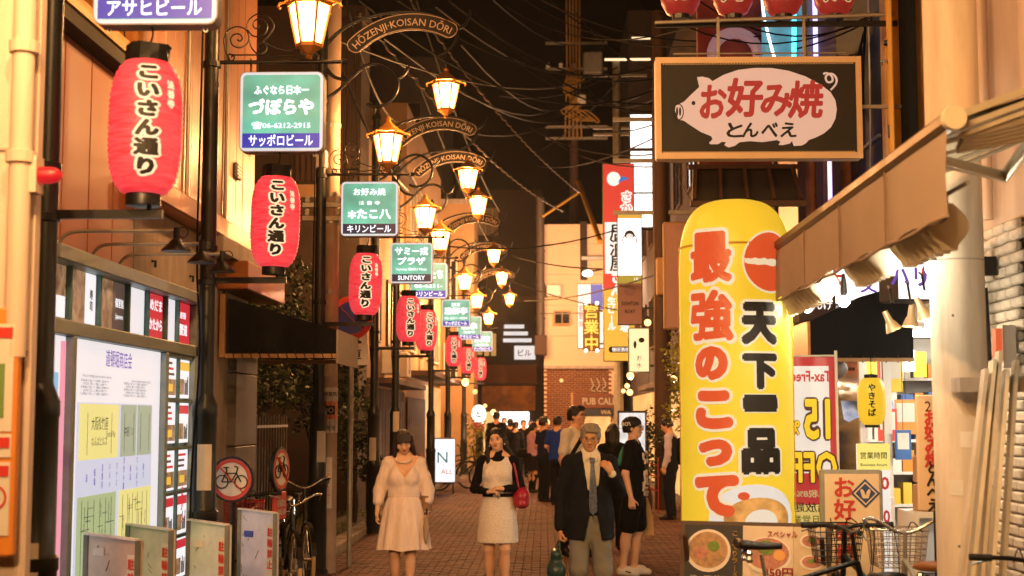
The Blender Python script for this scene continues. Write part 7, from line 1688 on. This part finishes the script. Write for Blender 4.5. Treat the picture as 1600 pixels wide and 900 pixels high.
F.cut(lambda X,Y,Z: .01-Z); F.build('pouch', M_gbag, hb, .011)
for s_ in (-1,1): MB().tube(spline([(-.03+.03*s_,-.06,.33),(.0,-.03,.43),(.0,.02,.47),(.0,.05,.43),(-.03+.03*s_,.07,.33)],5), .007, 6).build('handle', M_gbag, hb)

# --- young man in the black cap, seen in profile
Y = 15.6; P = px(990, 652, Y)
t, J = person('young man in black cap and patterned black t-shirt, facing right', (P.x, Y, 0), R(78), 1.72,
    dict(elL=(.23,.04,1.10), wrL=(.22,-.03,.85), elR=(-.23,.06,1.10), wrR=(-.225,.0,.84), curlL=40, curlR=40, kneeR=(-.09,.06,.49), ankR=(-.09,.12,.09), toeR=(-.10,-.03,.03)), {}, h=.0085, head=(-4,0,0), skinm=M_skinB)
hair(t, J, M_hairB, 'short', .010)
M_tee = cloth('black_tee', '#131214', bump=.25); M_shorts = cloth('black_shorts', '#121214')
F = Field(); F.chain([(0,.01,.86),(0,.0,1.05),(0,.0,1.25),(0,.015,1.37)], [.158,.150,.158,.125], .03, (1.06,.78)); F.chain([(.17,.01,1.385),(0,.015,1.41),(-.17,.01,1.385)], [.060,.058,.060], .03)
for s_ in 'LR': sh, el = J['sh'+s_], J['el'+s_]; F.chain([sh, sh.lerp(el,.72)], [.064,.062], .02)
F.cut(lambda X,Y,Z: .80-Z); F.cut(lambda X,Y,Z: (.062-np.sqrt(X**2+(Z-1.46)**2))); F.build('tshirt', M_tee, t, .010)
pr = MB(); r5 = random.Random(4)
for i in range(26):
    z = r5.uniform(.86,1.34); x = r5.uniform(-.13,.13); y = -.128*math.sqrt(max(.05,1-(x/.19)**2))-.012; a = r5.uniform(0,3); l_ = r5.uniform(.02,.05)
    pr.bar((x-l_*math.cos(a),y,z-l_*math.sin(a)),(x+l_*math.cos(a),y-.001*i/26,z+l_*math.sin(a)),.006,.022,up=(0,1,0))
pr.build('shirt_print', mat('print_white','#d8cdbd',.7), t)
tube_cloth('shorts', M_shorts, t, [([(0,.01,.93),(0,.01,.86)], [.150,.150], (1.08,.82)), ([J['hipL'],J['hipL'].lerp(J['kneeL'],.85)], [.112,.105]), ([J['hipR'],J['hipR'].lerp(J['kneeR'],.85)], [.112,.105])], .011, .03)
shoes(t, J, mat('shoe_white','#d9d0c2',.5))
for s_ in 'LR': a = J['ank'+s_]; MB().bar(a+V3((.045 if s_ == 'L' else -.045,-.04,-.03)), a+V3((.045 if s_ == 'L' else -.045,-.10,-.045)), .004, .014).build('shoe_mark', M_ink, t)
HP = J['HP']; cp = Field(); cp.ell(HP(0,.018,.05), (.094,.11,.078), .02, J['hm']); 
iv2 = np.array(J['hm'].inverted()); cp.cut(lambda X,Y,Z: (.015-(iv2[2,0]*X+iv2[2,1]*Y+iv2[2,2]*Z+iv2[2,3]-.11))); cap_ = cp.build('cap', mat('cap_black','#141316',.75), t, .009)
# worn backwards: brim over the neck, white letters on the front panel towards the rear left
br_ = MB(); br_.loft([[HP(.075*math.cos(a), .05+q_*(.05+.075*math.sin(a)*1.0), .018-.01*q_) for a in [math.pi*i/12 for i in range(13)]] for q_ in (0.3,.7,1.25)], cap=False, closed=False); br_.build('brim', MATS['cap_black'], cap_)
tx_ = text_mb('BOY', .055, off=.05, width=.12); tx_.v = [tuple(HP(-.102+abs(x)*.25+y, .055-x*.9, .048+z)) for x, y, z in [( p[0]*1.0, p[1], p[2]) for p in tx_.v]]; tx_.build('cap_lettering', MATS['print_white'], cap_)
glasses(t, J)
pbg = thing('paper_bag', 'brown paper shopping bag behind the young man\'s legs', 'bag', (P.x+.10, Y+.28, .42)); MB().loft([[(-.10,-.07,0),(.13,-.07,0),(.13,.07,0),(-.10,.07,0)],[(-.12,-.08,.2),(.12,-.06,.2),(.12,.08,.2),(-.12,.06,.2)],[(-.10,-.06,.40),(.07,-.08,.40),(.07,.05,.40),(-.10,.06,.40)]]).build('bag_body', mat('kraft_paper','#c49a5e',.7,var=.15), pbg); MB().tube(spline([(-.06,-.0,.39),(-.04,-.02,.46),(.02,-.02,.46),(.04,0,.39)],4), .004, 5).build('handle', M_card, pbg)

# --- generic dresser for the people farther back
def simple(label, x, Y, Hh, rz, top, bottom, hairm, P_=None, female=False, style='short', head=(0,0,0), skirt_=False, h=.014, face=True, locks=None, sleeves=.95, skinm=M_skinA, group=None, topz=.86, skm=None, fat=1.0):
    P = px(x, 652, Y); t, J = person(label, (P.x, Y, 0), R(rz), Hh, P_ or {}, {}, group, h=h, female=female, head=head, skinm=skinm, face=face, fat=fat)
    if locks: J['locks'] = locks
    hair(t, J, hairm, style, .012)
    F = Field(); F.chain([(0,.01,topz+.04),(0,.0,1.08),(0,.0,1.25),(0,.015,1.37)], [.160*fat,.150*fat,.158,.125], .03, (1.06,.78)); F.chain([J['shL'],(0,.015,1.41),J['shR']], [.060,.058,.060], .03)
    if female:
        for s_ in (-1,1): F.ell((s_*.07,-.08,1.245), (.066,.055,.062), .03)
    for s_ in 'LR': sh, el, wr = J['sh'+s_], J['el'+s_], J['wr'+s_]; F.chain([sh, el, el.lerp(wr,sleeves)] if sleeves > 0 else [sh, sh.lerp(el,.7)], [.062,.052,.044] if sleeves > 0 else [.064,.060], .02)
    F.cut(lambda X,Y,Z: topz-Z); F.cut(lambda X,Y,Z: (.060-np.sqrt(X**2+(Z-1.465)**2))); F.build('top', top, t, .014)
    if skirt_: skirt('skirt', bottom, t, [(1.0,.145,.115,.005),(.9,.175,.145,0),(.75,.20,.17,0),(.55,.225,.19,0)], 14, .06, 84)
    else: tube_cloth('trousers', bottom, t, [([(0,.01,.95),(0,.01,.88)], [.145*fat,.145*fat], (1.08,.80)), ([J['hipL'],J['kneeL'],J['ankL']], [.106,.080,.064]), ([J['hipR'],J['kneeR'],J['ankR']], [.106,.080,.064])], .014, .03)
    shoes(t, J, skm or MATS['shoe_black'], .014)
    return t, J, P
def backpack(label, P, Y, dx, dy, z, m, rz=0, k=1.0):
    b_ = thing('backpack', label, 'backpack', (P.x+dx, Y+dy, z), rz); F = Field(); F.cap((0,0,.12),(0,0,.36), .12*k,.10*k,.05,(1.1,.65)); F.cap((0,-.05,.12),(0,-.05,.2), .08*k,.07*k,.03,(1.1,.6)); F.build('pack', m, b_, .013)
    for s_ in (-1,1): MB().tube(spline([(.07*s_,.05,.40),(.08*s_,.10,.46),(.09*s_,.2,.40),(.09*s_,.2,.2),(.07*s_,.06,.06)],4), .012, 6).build('strap', m, b_)
    return b_
M_navy_s = cloth('navy_vest', '#1c2230'); M_nblk = cloth('black_wool', '#121114'); M_lav = cloth('lavender_shirt', '#c9bcd0'); M_blue_p = cloth('blue_polo', '#1c3c9c'); M_dkt = cloth('dark_trousers', '#16171d'); M_pinks = cloth('pink_shirt', '#d0a0b8'); M_jean = cloth('denim', '#27303f')
# glasses man behind the businessman
t, J, P = simple('tall man with glasses in white shirt behind the businessman', 902, 17.6, 1.86, 48, M_shirt, M_dkt, M_hairB, dict(kneeR=(-.09,-.1,.5), ankR=(-.10,.16,.12), toeR=(-.10,.04,.04)), style='side', head=(-3,0,12), h=.010, sleeves=.0)
glasses(t, J)
st = thing('sling_strap', 'dark shoulder bag strap across the tall man\'s white shirt', 'bag', (P.x, 17.6, .9)); MB().tube(spline([(-.17,-.13,.05),(-.10,-.17,.30),(.02,-.15,.52),(.10,-.02,.64)],5), .026, 8).build('strap', M_nblk, st); MB().bbox((-.26,-.08,-.18),(-.12,.10,.08),.03).build('pouch', M_nblk, st)
# woman with dark hair seen from behind between them
t, J, P = simple('woman with long dark hair in black and teal, seen from behind', 958, 18.6, 1.63, 165, M_nblk, M_nblk, M_hairB, female=True, style='back', locks=[([(0,.08,0),(0,.09,-.12),(0,.08,-.26)], [.07,.075,.05]), ([(-.06,.06,0),(-.07,.06,-.2)], [.045,.03]), ([(.06,.06,0),(.07,.06,-.2)], [.045,.03])], face=False)
sc_ = MB(); sc_.tube(spline([(-.12,-.02,1.40),(-.16,.06,1.38),(-.14,.14,1.3),(-.10,.16,1.15)],4), .03, 8); sc_.build('scarf', cloth('teal_scarf','#3f8f80'), t, True)
# salaryman with backpack on the right
t, J, P = simple('office worker with waistcoat and pale sleeves looking down, at right', 1046, 24.0, 1.70, -108, M_lav, cloth('navy_trousers','#171c2b'), M_hairB, dict(elL=(.22,.02,1.1), wrL=(.20,-.05,.90)), style='short', head=(24,0,0), h=.012)
F = Field(); F.chain([(0,.01,.88),(0,.0,1.08),(0,.0,1.25),(0,.015,1.36)], [.168,.160,.168,.135], .03, (1.04,.80)); F.cut(lambda X,Y,Z: np.abs(X)-.155); F.cut(lambda X,Y,Z: .85-Z); F.cut(lambda X,Y,Z: .08-np.sqrt(X**2+(Z-1.45)**2)); F.build('waistcoat', M_navy_s, t, .013)
backpack('black backpack on the office worker at right', P, 24.0, .17, .03, .92, M_nblk, R(-108))
# blue polo man
t, J, P = simple('broad man in bright blue polo shirt with back half turned', 872, 28.0, 1.74, 150, M_blue_p, M_dkt, M_hairB, dict(elL=(.25,.02,1.12), wrL=(.16,-.15,1.12), elR=(-.25,.0,1.1)), style='short', sleeves=0, fat=1.15, h=.013)
t, J, P = simple('man in dark blue shirt left of the blue polo man', 850, 29.0, 1.72, 120, cloth('dark_blue_shirt','#1a2444'), M_dkt, M_hairB, dict(elL=(.25,.02,1.12), wrL=(.16,-.18,1.1)), style='short', sleeves=0)
# girl in pink with pleated skirt
t, J, P = simple('girl in pink shirt with dark pleated skirt and black socks', 832, 32.5, 1.60, 118, M_pinks, cloth('pleat_dark','#241d24'), M_hairB, dict(elL=(.2,-.02,1.1), wrL=(.1,-.2,1.12), elR=(-.2,-.02,1.1), wrR=(-.08,-.2,1.13)), female=True, style='back', skirt_=True, head=(14,0,0), locks=[([(0,.08,.02),(0,.12,-.06),(0,.12,-.2)], [.04,.04,.015])])
tube_cloth('socks', M_nblk, t, [([J['kneeL'].lerp(J['ankL'],.15),J['ankL']], [.058,.044])], .014); tube_cloth('socks', M_nblk, t, [([J['kneeR'].lerp(J['ankR'],.15),J['ankR']], [.058,.044])], .014)
bb_ = thing('dark_shoulder_bag', 'dark bag slung behind the girl in pink', 'bag', (P.x-.17, 32.55, .80)); F = Field(); F.cap((-.1,0,.1),(.12,0,.1), .10,.10,.05,(1,.7)); F.build('pouch', M_nblk, bb_, .015); MB().tube(spline([(-.1,0,.18),(.02,-.02,.5),(.18,-.05,.62)],4), .012, 6).build('strap', M_nblk, bb_)
# dark crowd beyond
crowd = [('man with black hair and black jacket standing tall behind the woman in white', 776, 37.0, 1.86, 170, M_nblk, 'short', False), ('person in black left of the far white doorway', 797, 39.0, 1.68, 190, M_nblk, 'back', True), ('person in dark coat in front of the far white doorway', 806, 36.5, 1.60, 160, M_dkt, 'short', False), ('person in dark jacket beside the girl in pink', 818, 41.0, 1.64, 20, M_nblk, 'short', False), ('person in pale top far behind the girl in pink', 829, 44.0, 1.62, 0, M_lav, 'long', True), ('person in brown at the crowd\'s far right end', 842, 40.0, 1.66, -30, cloth('brown_top','#5a3a28'), 'short', False), ('farthest person in grey at the glowing entrance', 788, 47.0, 1.70, 10, cloth('grey_top','#4a4642'), 'short', False)]
for lab, x, Yc, hh, rz, tm, stl, fem in crowd: simple(lab, x, Yc, hh, rz, tm, M_dkt, M_hairB, style=stl, female=fem, h=.018, group='people standing far down the street', face=False)
# ------------------------------------------------------------------ warm evening air
hz = MB().box((-62,-32,-1.1),(62,92,18.6)).build('haze', None); tag(hz, kind='stuff')
m = bpy.data.materials.new('haze_air'); m.use_nodes = True; n = m.node_tree.nodes; n.remove(n['Principled BSDF'])
pvn = n.new('ShaderNodeVolumePrincipled'); pvn.inputs['Density'].default_value = .00035; pvn.inputs['Color'].default_value = (.9,.88,.85,1); pvn.inputs['Anisotropy'].default_value = .55
m.node_tree.links.new(pvn.outputs[0], n['Material Output'].inputs['Volume'])
hz.data.materials.clear(); hz.data.materials.append(m)
SC.cycles.volume_bounces = 0
